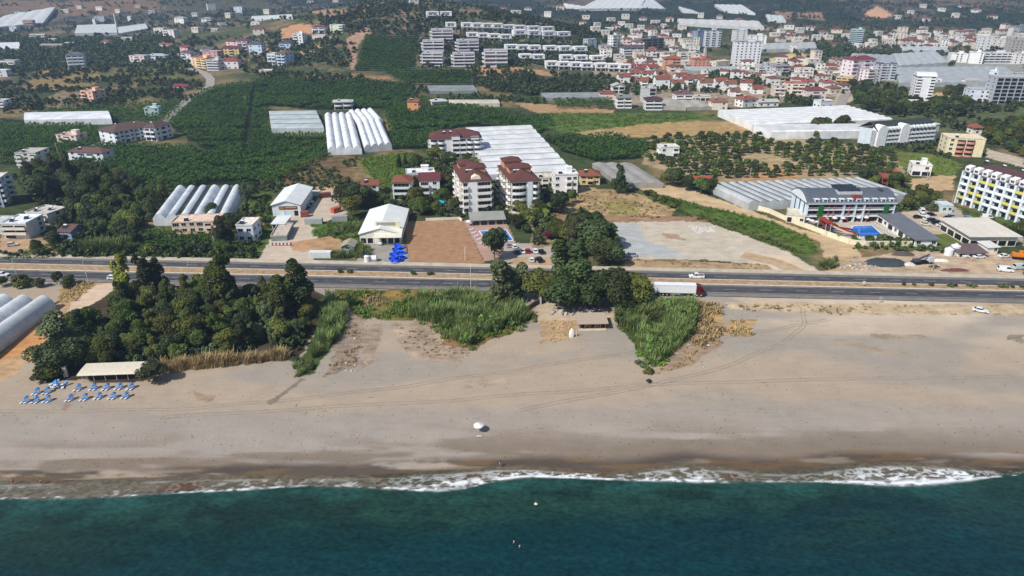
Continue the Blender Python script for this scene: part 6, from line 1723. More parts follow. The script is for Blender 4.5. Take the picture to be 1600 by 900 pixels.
def car_parts(kind, col):
    k = (kind, col)
    if k in _CAR: return _CAR[k]
    P = M('paint', col); g = M('glass', (18, 22, 28)); out = []
    L_, Wd, h0, h1 = {'hatch': (4.0, 1.72, .82, 1.48), 'sedan': (4.5, 1.76, .84, 1.44), 'suv': (4.6, 1.86, 1.0, 1.74), 'van': (4.9, 1.9, 1.15, 2.05), 'pickup': (5.2, 1.85, 1.0, 1.78)}[kind]
    a, b = -L_ / 2, L_ / 2; y = Wd / 2
    body = MB()
    nose = h0 - .14
    body.extr([(a, .32), (b - .1, .32), (b, .45), (b - .02, nose - .1), (b - .25, nose), (b - 1.15, h0), (a + .1, h0 + .03), (a, h0 - .15)], 'y', -y, y)
    ca = {'hatch': (a + .12, a + .5, b - 1.75, b - 1.1), 'sedan': (a + .5, a + 1.1, b - 1.9, b - 1.2), 'suv': (a + .1, a + .42, b - 1.9, b - 1.25), 'van': (a + .02, a + .12, b - 1.2, b - .45), 'pickup': (a + 1.9, a + 2.1, b - 1.9, b - 1.3)}[kind]
    i_ = .16
    body.add([(ca[0], -y + .05, h0), (ca[3], -y + .05, h0), (ca[3], y - .05, h0), (ca[0], y - .05, h0), (ca[1], -y + i_, h1), (ca[2], -y + i_, h1), (ca[2], y - i_, h1), (ca[1], y - i_, h1)],
             [(4, 5, 6, 7), (0, 1, 5, 4), (1, 2, 6, 5), (2, 3, 7, 6), (3, 0, 4, 7)])
    if kind == 'pickup':
        body.box(a + .06, ca[0] - .02, -y + .02, -y + .12, h0, h0 + .2).box(a + .06, ca[0] - .02, y - .12, y - .02, h0, h0 + .2).box(a, a + .08, -y + .02, y - .02, h0, h0 + .2)
    out.append(('body', body.mesh('body', P), None))
    if kind == 'pickup': out.append(('cargo_bed', MB().box(a + .1, ca[0] - .06, -y + .13, y - .13, h0 + .032, h0 + .05).mesh('cargo_bed', M('rubber')), None))
    def quad(nm, p, q, r, s, off):
        o = Vector(off) * .012
        mb = MB(); vs = [Vector(v) + o for v in (p, q, r, s)]; vi = [Vector(v) - o for v in (p, q, r, s)]
        mb.add(vs + vi, [(0, 1, 2, 3), (7, 6, 5, 4), (0, 4, 5, 1), (1, 5, 6, 2), (2, 6, 7, 3), (3, 7, 4, 0)])
        out.append((nm, mb.mesh(nm, g), None))
    lp = lambda u, v, t: u + (v - u) * t
    z0, z1 = lp(h0, h1, .14), lp(h0, h1, .9)
    w0, w1 = lp(y - .05, y - i_, .14) - .1, lp(y - .05, y - i_, .9) - .1
    quad('windscreen', (lp(ca[3], ca[2], .14), -w0, z0), (lp(ca[3], ca[2], .14), w0, z0), (lp(ca[3], ca[2], .9), w1, z1), (lp(ca[3], ca[2], .9), -w1, z1), (1, 0, .6))
    quad('rear_window', (lp(ca[0], ca[1], .14), w0, z0), (lp(ca[0], ca[1], .14), -w0, z0), (lp(ca[0], ca[1], .9), -w1, z1), (lp(ca[0], ca[1], .9), w1, z1), (-1, 0, .4))
    for s in (-1, 1):
        xa0, xa1, xb0, xb1 = lp(ca[0], ca[1], .14) + .18, lp(ca[0], ca[1], .9) + .15, lp(ca[3], ca[2], .14) - .18, lp(ca[3], ca[2], .9) - .12
        if kind == 'van': xa0 = xa1 = lp(ca[0], ca[3], .55)
        quad('side_window', (xa0, s * (w0 + .1), z0), (xb0, s * (w0 + .1), z0), (xb1, s * (w1 + .1), z1), (xa1, s * (w1 + .1), z1), (0, s, .3))
        out.append(('headlight', MB().box(b - .12, b + .01, s * (y - .3) - .2, s * (y - .3) + .2, nose - .26, nose - .1).mesh('headlight', M('plastic', (214, 218, 222))), None))
        out.append(('tail_light', MB().box(a - .015, a + .06, s * (y - .25) - .16, s * (y - .25) + .16, h0 - .3, h0 - .12).mesh('tail_light', M('plastic', (150, 24, 24))), None))
        for x in (a + .8, b - .85):
            w_ = MB().tube((x, s * (y - .2), .33), (x, s * (y + .02), .33), .33, n=14)
            out.append(('wheel', w_.mesh('wheel', M('rubber')), MB().tube((x, s * (y - .1), .33), (x, s * (y + .035), .33), .2, n=10).mesh('rim', M('metal', (168, 170, 174)))))
    _CAR[k] = out
    return out


def car(P, heading, kind, col, label, group=None, name=None, cat='car', z=.03):
    if not isinstance(P, Vector): P = G(*P)
    e = empty(name or {'hatch': 'hatchback_car', 'sedan': 'sedan_car', 'suv': 'suv_car', 'van': 'delivery_van', 'pickup': 'pickup_truck'}[kind], P + Vector((0, 0, z)), heading, label, cat, group)
    for nm, me, sub in car_parts(kind, col):
        o = obj(nm, me, e)
        if sub: obj('rim', sub, o)
    block([(P.x - 3, P.y - 2.5), (P.x + 3, P.y - 2.5), (P.x + 3, P.y + 2.5), (P.x - 3, P.y + 2.5)])
    return e


CW, CS, CK, CR, CB, CG = (228, 230, 232), (150, 154, 160), (30, 32, 36), (150, 28, 40), (36, 50, 88), (92, 96, 100)
RD = math.atan(_RL[1][1])


def on_road(px, py, zz=gz):
    x, y = pix_plane(px, py, zz); return Vector((x, y, zz))


car(on_road(1088, 434), math.pi + RD, 'pickup', CW, 'white pickup truck driving on the far carriageway behind the truck', cat='pickup truck', z=.01)
car(on_road(4, 431), RD, 'sedan', CW, 'white car on the near carriageway at the left edge', z=.01)
car(on_road(178, 436), RD, 'hatch', CW, 'white car half hidden behind the pale roadside tree', z=.01)
car((1531, 487), -.5, 'sedan', CW, 'white car parked alone on the sandy strip below the road')
car((985, 401), math.pi + .05, 'suv', (168, 176, 190), 'silver blue estate car on the gravel lot beside the dark trees', cat='car')
car((20, 384), .4, 'hatch', (206, 208, 210), 'silver car parked under the white roofed house', 'parked cars')
LOT = [(803, 387, 'hatch', CW, 'white car in the shade of the big tree, back row of the small lot'), (808, 385, 'hatch', CS, ''), (816, 394, 'sedan', CW, 'white car left of the red car in the small lot'), (825, 394, 'hatch', CR, 'red car between white cars in the small lot'),
       (836, 394, 'sedan', CW, 'white car right of the red car in the small lot'), (846, 395, 'sedan', CK, 'black car at the right end of the small lot row'), (807, 396, 'hatch', CB, 'dark blue car at the left end of the small lot row'),
       (830, 408, 'hatch', CW, 'white car in the front row of the small lot'), (842, 408, 'suv', CK, 'black car in the front row of the small lot'), (795, 385, 'hatch', CS, 'silver car left at the back of the small lot')]
for x, y, k, col, lab in LOT:
    if lab: car((x, y), math.pi / 2 + random.uniform(-.12, .12) + .25, k, col, lab, 'parked cars')
HOTEL = [((1434, 341), 'hatch', CK, 'black car at the left end of the hotel parking'), ((1440, 332), 'van', CW, 'white van at the back of the hotel parking'), ((1443, 338), 'sedan', CW, 'white car behind the black car in the hotel parking'),
         ((1450, 344), 'hatch', CW, 'white car in the middle row of the hotel parking'), ((1455, 337), 'hatch', CK, 'black hatchback in the back row of the hotel parking'), ((1458, 347), 'suv', CB, 'dark blue car in the middle row of the hotel parking'),
         ((1464, 350), 'suv', CK, 'large black car in the front row of the hotel parking'), ((1471, 354), 'sedan', CW, 'white car at the right end of the front row of the hotel parking'), ((1446, 352), 'sedan', (206, 202, 196), 'cream car in the front row of the hotel parking'),
         ((1482, 342), 'sedan', CK, 'black car beside the hotel lane'), ((1488, 340), 'hatch', CS, 'grey car beside the hotel lane'), ((1498, 349), 'sedan', CW, 'white car at the kerb of the hotel lane'), ((1510, 344), 'van', (92, 112, 136), 'blue grey van beside the hotel lane'),
         ((1534, 346), 'sedan', CW, 'white car on the lane below the yellow balcony hotel'), ((1542, 342), 'van', CW, 'white minibus on the lane below the yellow balcony hotel'), ((1404, 338), 'sedan', CS, 'grey car behind the service building')]
for (x, y), k, col, lab in HOTEL:
    car((x, y), random.choice([-.35, .1, 1.2]) + random.uniform(-.1, .1), k, col, lab, 'parked cars', cat='van' if k == 'van' else 'car')
for (x, y), k, col, lab in [((1504, 401), 'sedan', CW, 'white car left in front of the brown carport shed'), ((1530, 403), 'sedan', CW, 'white car right in front of the brown carport shed'), ((1569, 402), 'sedan', CW, 'white car in the dirt yard left of the excavator'),
                            ((1570, 424), 'van', CW, 'white van at the roadside of the dirt yard'), ((1592, 420), 'van', (196, 206, 206), 'pale van cut by the right edge in the dirt yard'), ((578, 378), 'hatch', CW, 'white car under the cream warehouse canopy, left'),
                            ((597, 377), 'sedan', CW, 'white car under the cream warehouse canopy, middle'), ((616, 376), 'van', CW, 'white van under the cream warehouse canopy, right'), ((484, 317), 'hatch', CW, 'white car in the shade of the sign warehouse'),
                            ((478, 323), 'sedan', CS, 'silver car in the shade of the sign warehouse'), ((755, 274), 'hatch', CS, 'silver car between the two apartment blocks')]:
    car((x, y), random.uniform(-.4, .2), k, col, lab, 'parked cars', cat='van' if k == 'van' else 'car')


def semi_truck():
    P = on_road(1060, 460.5); e = empty('semi_truck', P + Vector((0, 0, .01)), RD, 'articulated truck with dark red cab and long white trailer on the near carriageway', 'truck')
    x0 = -8.2; WH = M('paint', (234, 236, 238)); RDm = M('paint', (96, 20, 30))
    t = MB().box(x0, x0 + 13.6, -1.27, 1.27, 1.15, 3.98).obj('trailer', WH, e)
    tr = MB()
    tr.box(x0 - .03, x0 + 13.63, -1.3, -1.273, 3.8, 3.94).box(x0 - .03, x0 + 13.63, 1.273, 1.3, 3.8, 3.94).box(x0 - .03, x0 + 13.63, -1.3, -1.273, 1.17, 1.3).box(x0 - .03, x0 + 13.63, 1.273, 1.3, 1.17, 1.3)
    for x in (x0, x0 + 13.5): tr.box(x - .03, x + .13, -1.29, -1.274, 1.3, 3.8).box(x - .03, x + .13, 1.274, 1.29, 1.3, 3.8)
    tr.obj('trim', M('metal', (196, 198, 200)), t)
    MB().box(x0 + .3, x0 + 13.2, -.5, .5, .85, 1.15).box(x0 + 9.0, x0 + 9.2, -1, -.8, .2, 1.15).box(x0 + 9.0, x0 + 9.2, .8, 1, .2, 1.15).obj('chassis', M('rubber'), e)
    MB().box(x0 + 5.3, x0 + 8.6, -1.25, -1.2, .5, 1.1).obj('side_guard', M('metal', (120, 122, 126)), e)
    c0 = x0 + 13.9
    cab = MB()
    cab.extr([(c0, .5), (c0 + 2.3, .5), (c0 + 2.35, 1.6), (c0 + 2.2, 2.2), (c0 + 1.9, 3.05), (c0 + 1.5, 3.55), (c0 + .3, 3.85), (c0, 3.7)], 'y', -1.23, 1.23)
    cb = cab.obj('cab', RDm, e)
    MB().add([(c0 + 2.36, -1.1, 1.75), (c0 + 2.36, 1.1, 1.75), (c0 + 1.98, 1.05, 2.95), (c0 + 1.98, -1.05, 2.95), (c0 + 2.3, -1.1, 1.75), (c0 + 2.3, 1.1, 1.75), (c0 + 1.9, 1.05, 2.95), (c0 + 1.9, -1.05, 2.95)],
             [(0, 1, 2, 3), (7, 6, 5, 4), (0, 4, 5, 1), (1, 5, 6, 2), (2, 6, 7, 3), (3, 7, 4, 0)]).obj('windscreen', M('glass'), cb)
    for s in (-1, 1):
        MB().box(c0 + 1.1, c0 + 1.9, s * 1.235 - .012, s * 1.235 + .012, 1.85, 2.75).obj('side_window', M('glass'), cb)
        MB().box(c0 + 1.95, c0 + 2.15, s * 1.45 - .1, s * 1.45 + .1, 1.8, 2.6).obj('mirror', M('rubber'), cb)
        MB().box(c0 + 2.33, c0 + 2.4, s * .85 - .2, s * .85 + .2, .75, 1.0).obj('headlight', M('plastic', (216, 220, 222)), cb)
        for x in (x0 + 1.6, x0 + 2.9, x0 + 4.2, c0 + .1, c0 + 1.75 - .25):
            w_ = MB().tube((x, s * .9, .5), (x, s * 1.24, .5), .5, n=16).obj('wheel', M('rubber'), e)
            MB().tube((x, s * 1.0, .5), (x, s * 1.26, .5), .27, n=12).obj('rim', M('metal', (176, 178, 180)), w_)
    MB().box(c0 + 2.3, c0 + 2.42, -1.2, 1.2, .4, .72).obj('bumper', M('paint', (84, 18, 26)), e)
    MB().tube((c0 - .9, -.9, .7), (c0 - .1, -.9, .7), .32, n=12).obj('fuel_tank', M('metal', (190, 192, 196)), e)


semi_truck()


def excavator():
    P = G(1590, 404); e = empty('excavator', P, -.3, 'orange excavator standing in the weeds at the right edge', 'excavator')
    O = M('paint', (214, 128, 30))
    MB().box(-1.3, 1.3, -1.1, 1.1, 1.0, 2.0).box(-2.2, -1.2, -1.1, 1.1, 1.0, 2.3).obj('body', O, e)
    cb = MB().box(.1, 1.3, .1, 1.0, 2.0, 3.1).obj('cab', O, e); MB().box(1.29, 1.33, .2, .9, 2.1, 2.95).obj('windscreen', M('glass'), cb)
    for s in (-1, 1):
        MB().extr([(-2, .1), (2, .1), (2.3, .5), (2, .95), (-2, .95), (-2.3, .5)], 'y', s * 1.15 - .28, s * 1.15 + .28).obj('track', M('rubber'), e)
    MB().tube((1.2, -.4, 1.7), (3.6, -.4, 4.3), .3, .24).obj('boom', O, e)
    MB().tube((3.6, -.4, 4.3), (5.4, -.4, 1.9), .22, .18).obj('arm', O, e)
    MB().extr([(5.1, 1.9), (5.9, 1.8), (5.7, 1.0), (4.9, 1.1)], 'y', -.9, .1).obj('bucket', M('metal', (70, 66, 62)), e)


excavator()


def crane_truck():
    P = G(1440, 412); e = empty('crane_truck', P, .15, 'old dark crane truck between white scrap parts in the dirt yard', 'truck')
    MB().box(-4, 3, -1.1, 1.1, .7, 1.1).obj('chassis', M('rubber'), e)
    cb = MB().extr([(2, .7), (4, .7), (4, 1.7), (3.6, 2.6), (2, 2.6)], 'y', -1.1, 1.1).obj('cab', M('paint', (196, 200, 204)), e)
    MB().box(3.6, 4.02, -.9, .9, 1.75, 1.85).obj('windscreen', M('glass'), cb)
    MB().tube((-3, 0, 1.4), (2.4, 0, 3.6), .4, .3).obj('crane_boom', M('paint', (60, 66, 80)), e)
    MB().box(-3.6, -1.4, -.9, .9, 1.1, 2.0).obj('crane_base', M('paint', (70, 74, 84)), e)
    for s in (-1, 1):
        for x in (-3, -1.7, 3): MB().tube((x, s * .8, .5), (x, s * 1.12, .5), .5, n=12).obj('wheel', M('rubber'), e)


crane_truck()


def container(px, rz, col, label, L_=6.0, hh=2.5):
    P = G(*px); e = empty('shipping_container', P, rz, label, 'container', 'containers in the yards')
    block([(P.x - 1, P.y - 1), (P.x + L_ + 1, P.y - 1), (P.x + L_ + 1, P.y + 3.5), (P.x - 1, P.y + 3.5)])
    mb = MB().box(0, L_, 0, 2.4, .1, hh)
    n = int(L_ / .4)
    for i in range(n): x = L_ * (i + .3) / n; mb.box(x, x + .16, -.05, 2.45, .25, hh - .1)
    mb.obj('shell', M('metal', col), e)
    for s in (0, 1): MB().box(L_ + .0, L_ + .06, .05 + s * 1.17, 1.16 + s * 1.17, .15, hh - .05).obj('door', M('metal', tuple(int(v * .9) for v in col)), e)
    return e


container((476, 351), .05, (176, 180, 178), 'grey ribbed container in the middle of the concrete yard', 7.5)
container((519, 347), .1, (168, 170, 172), 'grey ribbed container at the right side of the concrete yard', 6.6)
container((480, 307), .0, (222, 222, 220), 'white office container behind the sign warehouse', 6)
container((499, 310), .32, (108, 62, 56), 'rusty brown tipper container at the back of the yard', 5.6, 2.2)
container((522, 334), .9, (186, 92, 64), 'orange container beside the yard trees', 4.2, 2.2)
container((483, 404), .0, (222, 226, 224), 'white container at the roadside in the green weeds', 8.2)
container((470, 340), .2, (150, 82, 64), 'rust red container at the corner of the sign warehouse', 3.2, 2.4)


def barrier(px0, px1, label):
    P, Q_ = G(*px0), G(*px1); e = empty('fence', P, math.atan2(Q_.y - P.y, Q_.x - P.x), label, 'fence')
    L_ = (Q_ - P).length; r, w_ = MB(), MB()
    n = 12
    for i in range(n): (r if i % 2 else w_).box(L_ * i / n, L_ * (i + 1) / n, -.05, .05, .3, 1.3)
    r.obj('red_boards', M('paint', (150, 70, 72)), e); w_.obj('white_boards', M('paint', (216, 210, 206)), e)


barrier((422, 384), (456, 384), 'low red and white fence in front of the flat roofed shed')


def tank(px, r, h, label, upright=True, col=(226, 228, 228), cap=None):
    P = G(*px); e = empty('water_tank', P, .1, label, 'tank', 'storage tanks')
    mb = MB()
    if upright:
        mb.tube((0, 0, 0), (0, 0, h), r, n=18).tube((0, 0, h), (0, 0, h + r * .35), r, r * .3, n=18); mb.obj('shell', M('plastic', col), e)
        MB().tube((0, 0, h + r * .3), (0, 0, h + r * .5), r * .28, n=12).obj('lid', M('plastic', cap or col), e)
    else:
        mb.tube((-h / 2, 0, r), (h / 2, 0, r), r, n=18).tube((h / 2, 0, r), (h / 2 + r * .3, 0, r), r, r * .5, n=18).tube((-h / 2, 0, r), (-h / 2 - r * .3, 0, r), r, r * .5, n=18); mb.obj('shell', M('plastic', col), e)
        MB().box(-h * .4, -h * .25, -r * .8, r * .8, -.1, .3).box(h * .25, h * .4, -r * .8, r * .8, -.1, .3).obj('saddle', M('concrete', (150, 146, 138)), e)


tank((574, 410), 1.05, 2.6, 'upright white tank with blue lid at the roadside', cap=(40, 70, 190))
tank((584, 408), 1.15, 2.2, 'white tank lying on its side next to the upright one', False)
tank((594, 383), .8, 1.4, 'small white tank lying in front of the cream warehouse', False)
tank((1481, 398), 1.6, 2.4, 'pair of round white tanks in the dirt yard, left one')
tank((1491, 395), 1.7, 3.0, 'pair of round white tanks in the dirt yard, right one')
tank((71, 490), .8, 1.5, 'small white tank beside the film tunnels')
BT = M('plastic', (44, 96, 226))


def tub_mesh(r, h):
    mb = MB(); n = 18
    for k in range(n):
        a, b = 6.2832 * k / n, 6.2832 * (k + 1) / n
        mb.add([(r * .92 * math.cos(a), r * .92 * math.sin(a), 0), (r * .92 * math.cos(b), r * .92 * math.sin(b), 0), (r * math.cos(b), r * math.sin(b), h), (r * math.cos(a), r * math.sin(a), h),
                (r * .9 * math.cos(b), r * .9 * math.sin(b), h), (r * .9 * math.cos(a), r * .9 * math.sin(a), h), (r * .84 * math.cos(b), r * .84 * math.sin(b), .12), (r * .84 * math.cos(a), r * .84 * math.sin(a), .12)],
               [(0, 1, 2, 3), (3, 2, 4, 5), (5, 4, 6, 7)])
    mb.add([(r * .84 * math.cos(6.2832 * k / n), r * .84 * math.sin(6.2832 * k / n), .12) for k in range(n)], [tuple(range(n))])
    return mb.mesh('plastic_tub', BT)


TUB = tub_mesh(1.25, 1.1)
for i, (x, y, z, s) in enumerate([(618, 411, 0, 1.15), (624, 408, 0, 1), (613, 406, 0, 1), (622, 402, 0, 1.1), (630, 404, 0, .9), (614, 399, 0, 1), (624, 395, 0, 1), (631, 396, 0, .8), (618, 391, 0, 1), (627, 388, 0, .9), (620, 384, 0, .9), (620, 409, 1.1, 1), (616, 404, 1.1, .9), (625, 403, 1.1, .9),
                                  (620, 397, 1.1, 1), (622, 390, 1.1, .85), (618, 407, 2.0, .8), (574, 401, 0, .7)]):
    P = G(x, y)
    o = obj('plastic_tub', TUB, None, P + Vector((0, 0, z * .62)), i * .7, (s * 1.15, s * 1.15, s * .65))
    o.rotation_euler = (random.uniform(-.1, .1) if z else 0, random.uniform(-.1, .1) if z else 0, i)
    tag(o, 'bright blue plastic tub in the pile beside the brown field' if i < 17 else 'single blue plastic tub behind the upright white tank', 'tub', 'blue plastic tubs in a pile' if i < 17 else None)

# ------------------------------------------------------------------ pools, walls, fences
WATER = mat('pool_water', c(24, 108, 196), .08, .12, .8, .5)


def pool(pts, label, wcol=None, coping=(222, 224, 222), curb=.7):
    P = [G(*p) for p in pts]; z = max(p.z for p in P); cx = sum(p.x for p in P) / len(P); cy_ = sum(p.y for p in P) / len(P)
    a = sum(P[i].x * P[(i + 1) % len(P)].y - P[(i + 1) % len(P)].x * P[i].y for i in range(len(P)))
    if a < 0: P.reverse()
    block([(p.x, p.y) for p in P])
    e = empty('swimming_pool', (cx, cy_, z), 0, label, 'pool')
    q = [(p.x - cx, p.y - cy_) for p in P]
    MB().prism(q, -.6, .18).obj('water', WATER, e)
    mb = MB(); n = len(q)
    for i in range(n):
        (x0, y0), (x1, y1) = q[i], q[(i + 1) % n]
        d0, d1 = math.hypot(x0, y0), math.hypot(x1, y1)
        f0, f1 = 1 + curb / d0, 1 + curb / d1
        mb.prism([(x0, y0), (x0 * f0, y0 * f0), (x1 * f1, y1 * f1), (x1, y1)], -.5, .28)
    mb.obj('coping', M('concrete', coping), e)


flat_patch('pool_deck', [(727, 346), (790, 346), (803, 378), (806, 382), (762, 388), (748, 384)], mat('deck_tiles', c(178, 146, 134), .85, .15, .8), dz=.1, kind='structure')
pool([(750, 362), (790, 360), (801, 376), (762, 379)], 'blue rectangular pool with white edge beside the brown field')
pool([(1334, 354), (1362, 353), (1379, 369), (1345, 371), (1328, 362)], 'bright blue pool in front of the barrel roofed hotel')


def wall_path(name, pts, h, th, matl, label, cat, cap=None):
    P = [G(*p) for p in pts]; o0 = P[0]; e = empty(name, o0, 0, label, cat)
    mb, cp = MB(), MB()
    for a, b in zip(P[:-1], P[1:]):
        d = (b - a).xy.normalized(); n_ = Vector((-d.y, d.x)) * th / 2
        v = lambda p, s, z: (p.x - o0.x + n_.x * s, p.y - o0.y + n_.y * s, p.z - o0.z + z)
        f = [(0, 3, 2, 1), (4, 5, 6, 7), (0, 1, 5, 4), (1, 2, 6, 5), (2, 3, 7, 6), (3, 0, 4, 7)]
        mb.add([v(a, -1, -.8), v(b, -1, -.8), v(b, 1, -.8), v(a, 1, -.8), v(a, -1, h), v(b, -1, h), v(b, 1, h), v(a, 1, h)], f)
        cp.add([v(a, -1.5, h + .003), v(b, -1.5, h + .003), v(b, 1.5, h + .003), v(a, 1.5, h + .003), v(a, -1.5, h + .14), v(b, -1.5, h + .14), v(b, 1.5, h + .14), v(a, 1.5, h + .14)], f)
    mb.obj('wall_panel', matl, e)
    if cap: cp.obj('coping', cap, e)
    return e


wall_path('garden_wall', [(1168, 324), (1200, 332), (1224, 343), (1250, 353), (1280, 364), (1310, 375), (1326, 381), (1352, 384), (1390, 384), (1424, 384)], 1.8, .35, M('wall', (226, 214, 184)), 'long cream garden wall curving round the hotel pool', 'wall', M('wall', (234, 226, 204)))
wall_path('garden_wall', [(665, 345), (694, 344), (718, 343), (722, 346)], 1.2, .3, M('wall', (216, 206, 190)), 'low pale wall along the back of the brown field', 'wall')
wall_path('garden_wall', [(1540, 342), (1562, 358), (1587, 375), (1604, 388)], 1.2, .3, M('concrete', (190, 182, 168)), 'low grey wall between hotel lane and green garden', 'wall')
wall_path('garden_wall', [(822, 487), (832, 480), (844, 473)], 1.6, .4, M('concrete', (92, 84, 78)), 'dark retaining wall at the beach path under the trees', 'wall')
wall_path('garden_wall', [(845, 476), (842, 468), (848, 463)], 2.2, .5, M('concrete', (186, 180, 170)), 'pale gate wall at the top of the beach path', 'wall')

# pool furniture
UMB = {}


def parasol(P, col, label, group=None, h=2.3, r=1.35, n=8, cat='parasol'):
    k = (col, h, r, n)
    if k not in UMB:
        cm = MB()
        for i in range(n):
            a, b = 6.2832 * (i + .5) / n, 6.2832 * (i + 1.5) / n
            p = [(0, 0, h + .5), (r * math.cos(a), r * math.sin(a), h), (r * math.cos(b), r * math.sin(b), h)]
            cm.add(p + [(x, y, z - .04) for x, y, z in p] + [(p[1][0], p[1][1], h - .2), (p[2][0], p[2][1], h - .2)], [(0, 1, 2), (5, 4, 3), (1, 6, 7, 2)])
        UMB[k] = (cm.mesh('canopy', M('cloth', col)), MB().tube((0, 0, -.1), (0, 0, h + .55), .035, n=6).mesh('pole', M('metal', (214, 214, 210))), MB().tube((0, 0, 0), (0, 0, .1), .3, n=10).mesh('base', M('concrete', (150, 146, 140))))
    e = empty('parasol', P, random.uniform(0, 1), label, cat, group)
    for nm, me in zip(('canopy', 'pole', 'base'), UMB[k]): obj(nm, me, e)
    return e


LG = {}


def lounger(P, rz, mcol, label, group):
    if mcol not in LG:
        fr = MB().box(-.95, .95, -.33, -.27, .24, .34).box(-.95, .95, .27, .33, .24, .34).box(-.95, -.9, -.33, .33, .24, .34).box(.9, .95, -.33, .33, .24, .34)
        LG[mcol] = [('frame', fr.mesh('frame', M('plastic', (228, 230, 230)))), ('mattress', MB().box(-.2, .3, -.3, .3, .375, .45).mesh('mattress', M('cloth', mcol))), ('deck', MB().box(-.93, .3, -.27, .27, .3, .37).mesh('deck', M('plastic', (232, 234, 234)))),
                    ('backrest', MB().add([(.3, -.3, .345), (.95, -.3, .75), (.95, .3, .75), (.3, .3, .345), (.28, -.3, .43), (.92, -.3, .84), (.92, .3, .84), (.28, .3, .43)], [(0, 3, 2, 1), (4, 5, 6, 7), (0, 1, 5, 4), (1, 2, 6, 5), (2, 3, 7, 6), (3, 0, 4, 7)]).mesh('backrest', M('cloth', mcol)))]
        for x in (-.85, .85):
            for y in (-.28, .28): LG[mcol].append(('leg', MB().tube((x, y, -.05), (x, y, .25), .035, n=6).mesh('leg', M('plastic', (228, 230, 230)))))
    e = empty('sun_lounger', P, rz, label, 'sun lounger', group)
    for nm, me in LG[mcol]: obj(nm, me, e)
    return e


rn = random.Random(5)
for i in range(9):
    x, y = 1376 + i * 5.4, 345.5 + i * 2.6
    parasol(G(x, y), (230, 230, 228), 'white parasol in the line between hotel pool and service building', 'white parasols by the hotel pool', 2.2, 1.4)
    lounger(G(x - 6, y + 2.5), 2.6, (216, 214, 208), 'pale sunbed in the line beside the hotel pool', 'pale sunbeds by the hotel pool')
for i in range(8):
    x, y = 1364 + i * 4.2, 350 + i * 2.4
    lounger(G(x, y), 2.6, (206, 196, 180), 'beige sunbed at the right rim of the hotel pool', 'beige sunbeds at the pool rim')
for i, (x, y) in enumerate([(733, 353), (738, 352), (742, 350)]):
    parasol(G(x, y), (226, 224, 226), '%s white parasol on the pink pool deck' % ('left', 'middle', 'right')[i], 'white parasols on the pool deck', 2.2, 1.5)
for x, y in [(736, 360), (740, 365), (744, 370), (748, 375), (752, 381)]:
    lounger(G(x, y), .5, (206, 206, 210), 'white sunbed in the row along the small pool', 'white sunbeds by the small pool')
for i, (x, y) in enumerate([(1268, 352), (1276, 354), (1262, 350), (1290, 349), (1303, 348), (1316, 348), (1340, 347), (1352, 347)]):
    parasol(G(x, y), (224, 222, 224), 'small white parasol on the terrace under the hotel rooms', 'white parasols on the hotel terrace', 2.2, 1.1)


def water_slide():
    P = G(1310, 364); e = empty('water_slide', P, 0, 'red orange and white water slides beside the hotel pool', 'water slide')
    for i, (col, y0) in enumerate([((150, 44, 42), 0), ((226, 128, 28), -2.2), ((224, 224, 220), -3.8), ((120, 28, 48), 2.0)]):
        mb = MB(); pr = []
        for k in range(11):
            t = k / 10; x = -6 + 13 * t; z = 4.2 * (1 - t) ** 1.4 + .3; y = y0 + 1.2 * math.sin(t * 5 + i)
            pr.append((x, y, z))
        for p, q in zip(pr[:-1], pr[1:]):
            mb.add([(p[0], p[1] - .55, p[2] + .4), (p[0], p[1] - .4, p[2]), (p[0], p[1] + .4, p[2]), (p[0], p[1] + .55, p[2] + .4), (q[0], q[1] - .55, q[2] + .4), (q[0], q[1] - .4, q[2]), (q[0], q[1] + .4, q[2]), (q[0], q[1] + .55, q[2] + .4)],
                   [(0, 4, 5, 1), (1, 5, 6, 2), (2, 6, 7, 3)])
        mb.obj('chute', M('plastic', col), e)
    MB().box(-8, -5.6, -4.5, 3.2, 4.1, 4.35).obj('platform', M('plastic', (140, 46, 46)), e)
    for x in (-7.8, -5.8):
        for y in (-4.3, 3): MB().tube((x, y, -.2), (x, y, 5.8), .12, n=6).obj('post', M('metal', (210, 212, 214)), e)
    MB().box(-8.2, -5.4, -4.7, 3.4, 5.8, 6.0).obj('roof', M('cloth', (156, 62, 50)), e)


water_slide()
# turquoise round pool cover in the villa garden
P = G(688, 322)
e = empty('garden_canopy', P, 0, 'turquoise round canopy in the garden behind the brown field', 'canopy')
mb = MB()
for i in range(8):
    a, b = 6.2832 * i / 8, 6.2832 * (i + 1) / 8
    mb.add([(0, 0, 3.0), (2.6 * math.cos(a), 2.6 * math.sin(a), 2.2), (2.6 * math.cos(b), 2.6 * math.sin(b), 2.2), (2.6 * math.cos(a), 2.6 * math.sin(a), 1.9), (2.6 * math.cos(b), 2.6 * math.sin(b), 1.9)], [(0, 1, 2), (1, 3, 4, 2)])
mb.obj('cover', M('cloth', (44, 178, 206)), e); MB().tube((0, 0, -.1), (0, 0, 3), .07).obj('pole', M('metal', (200, 200, 200)), e)

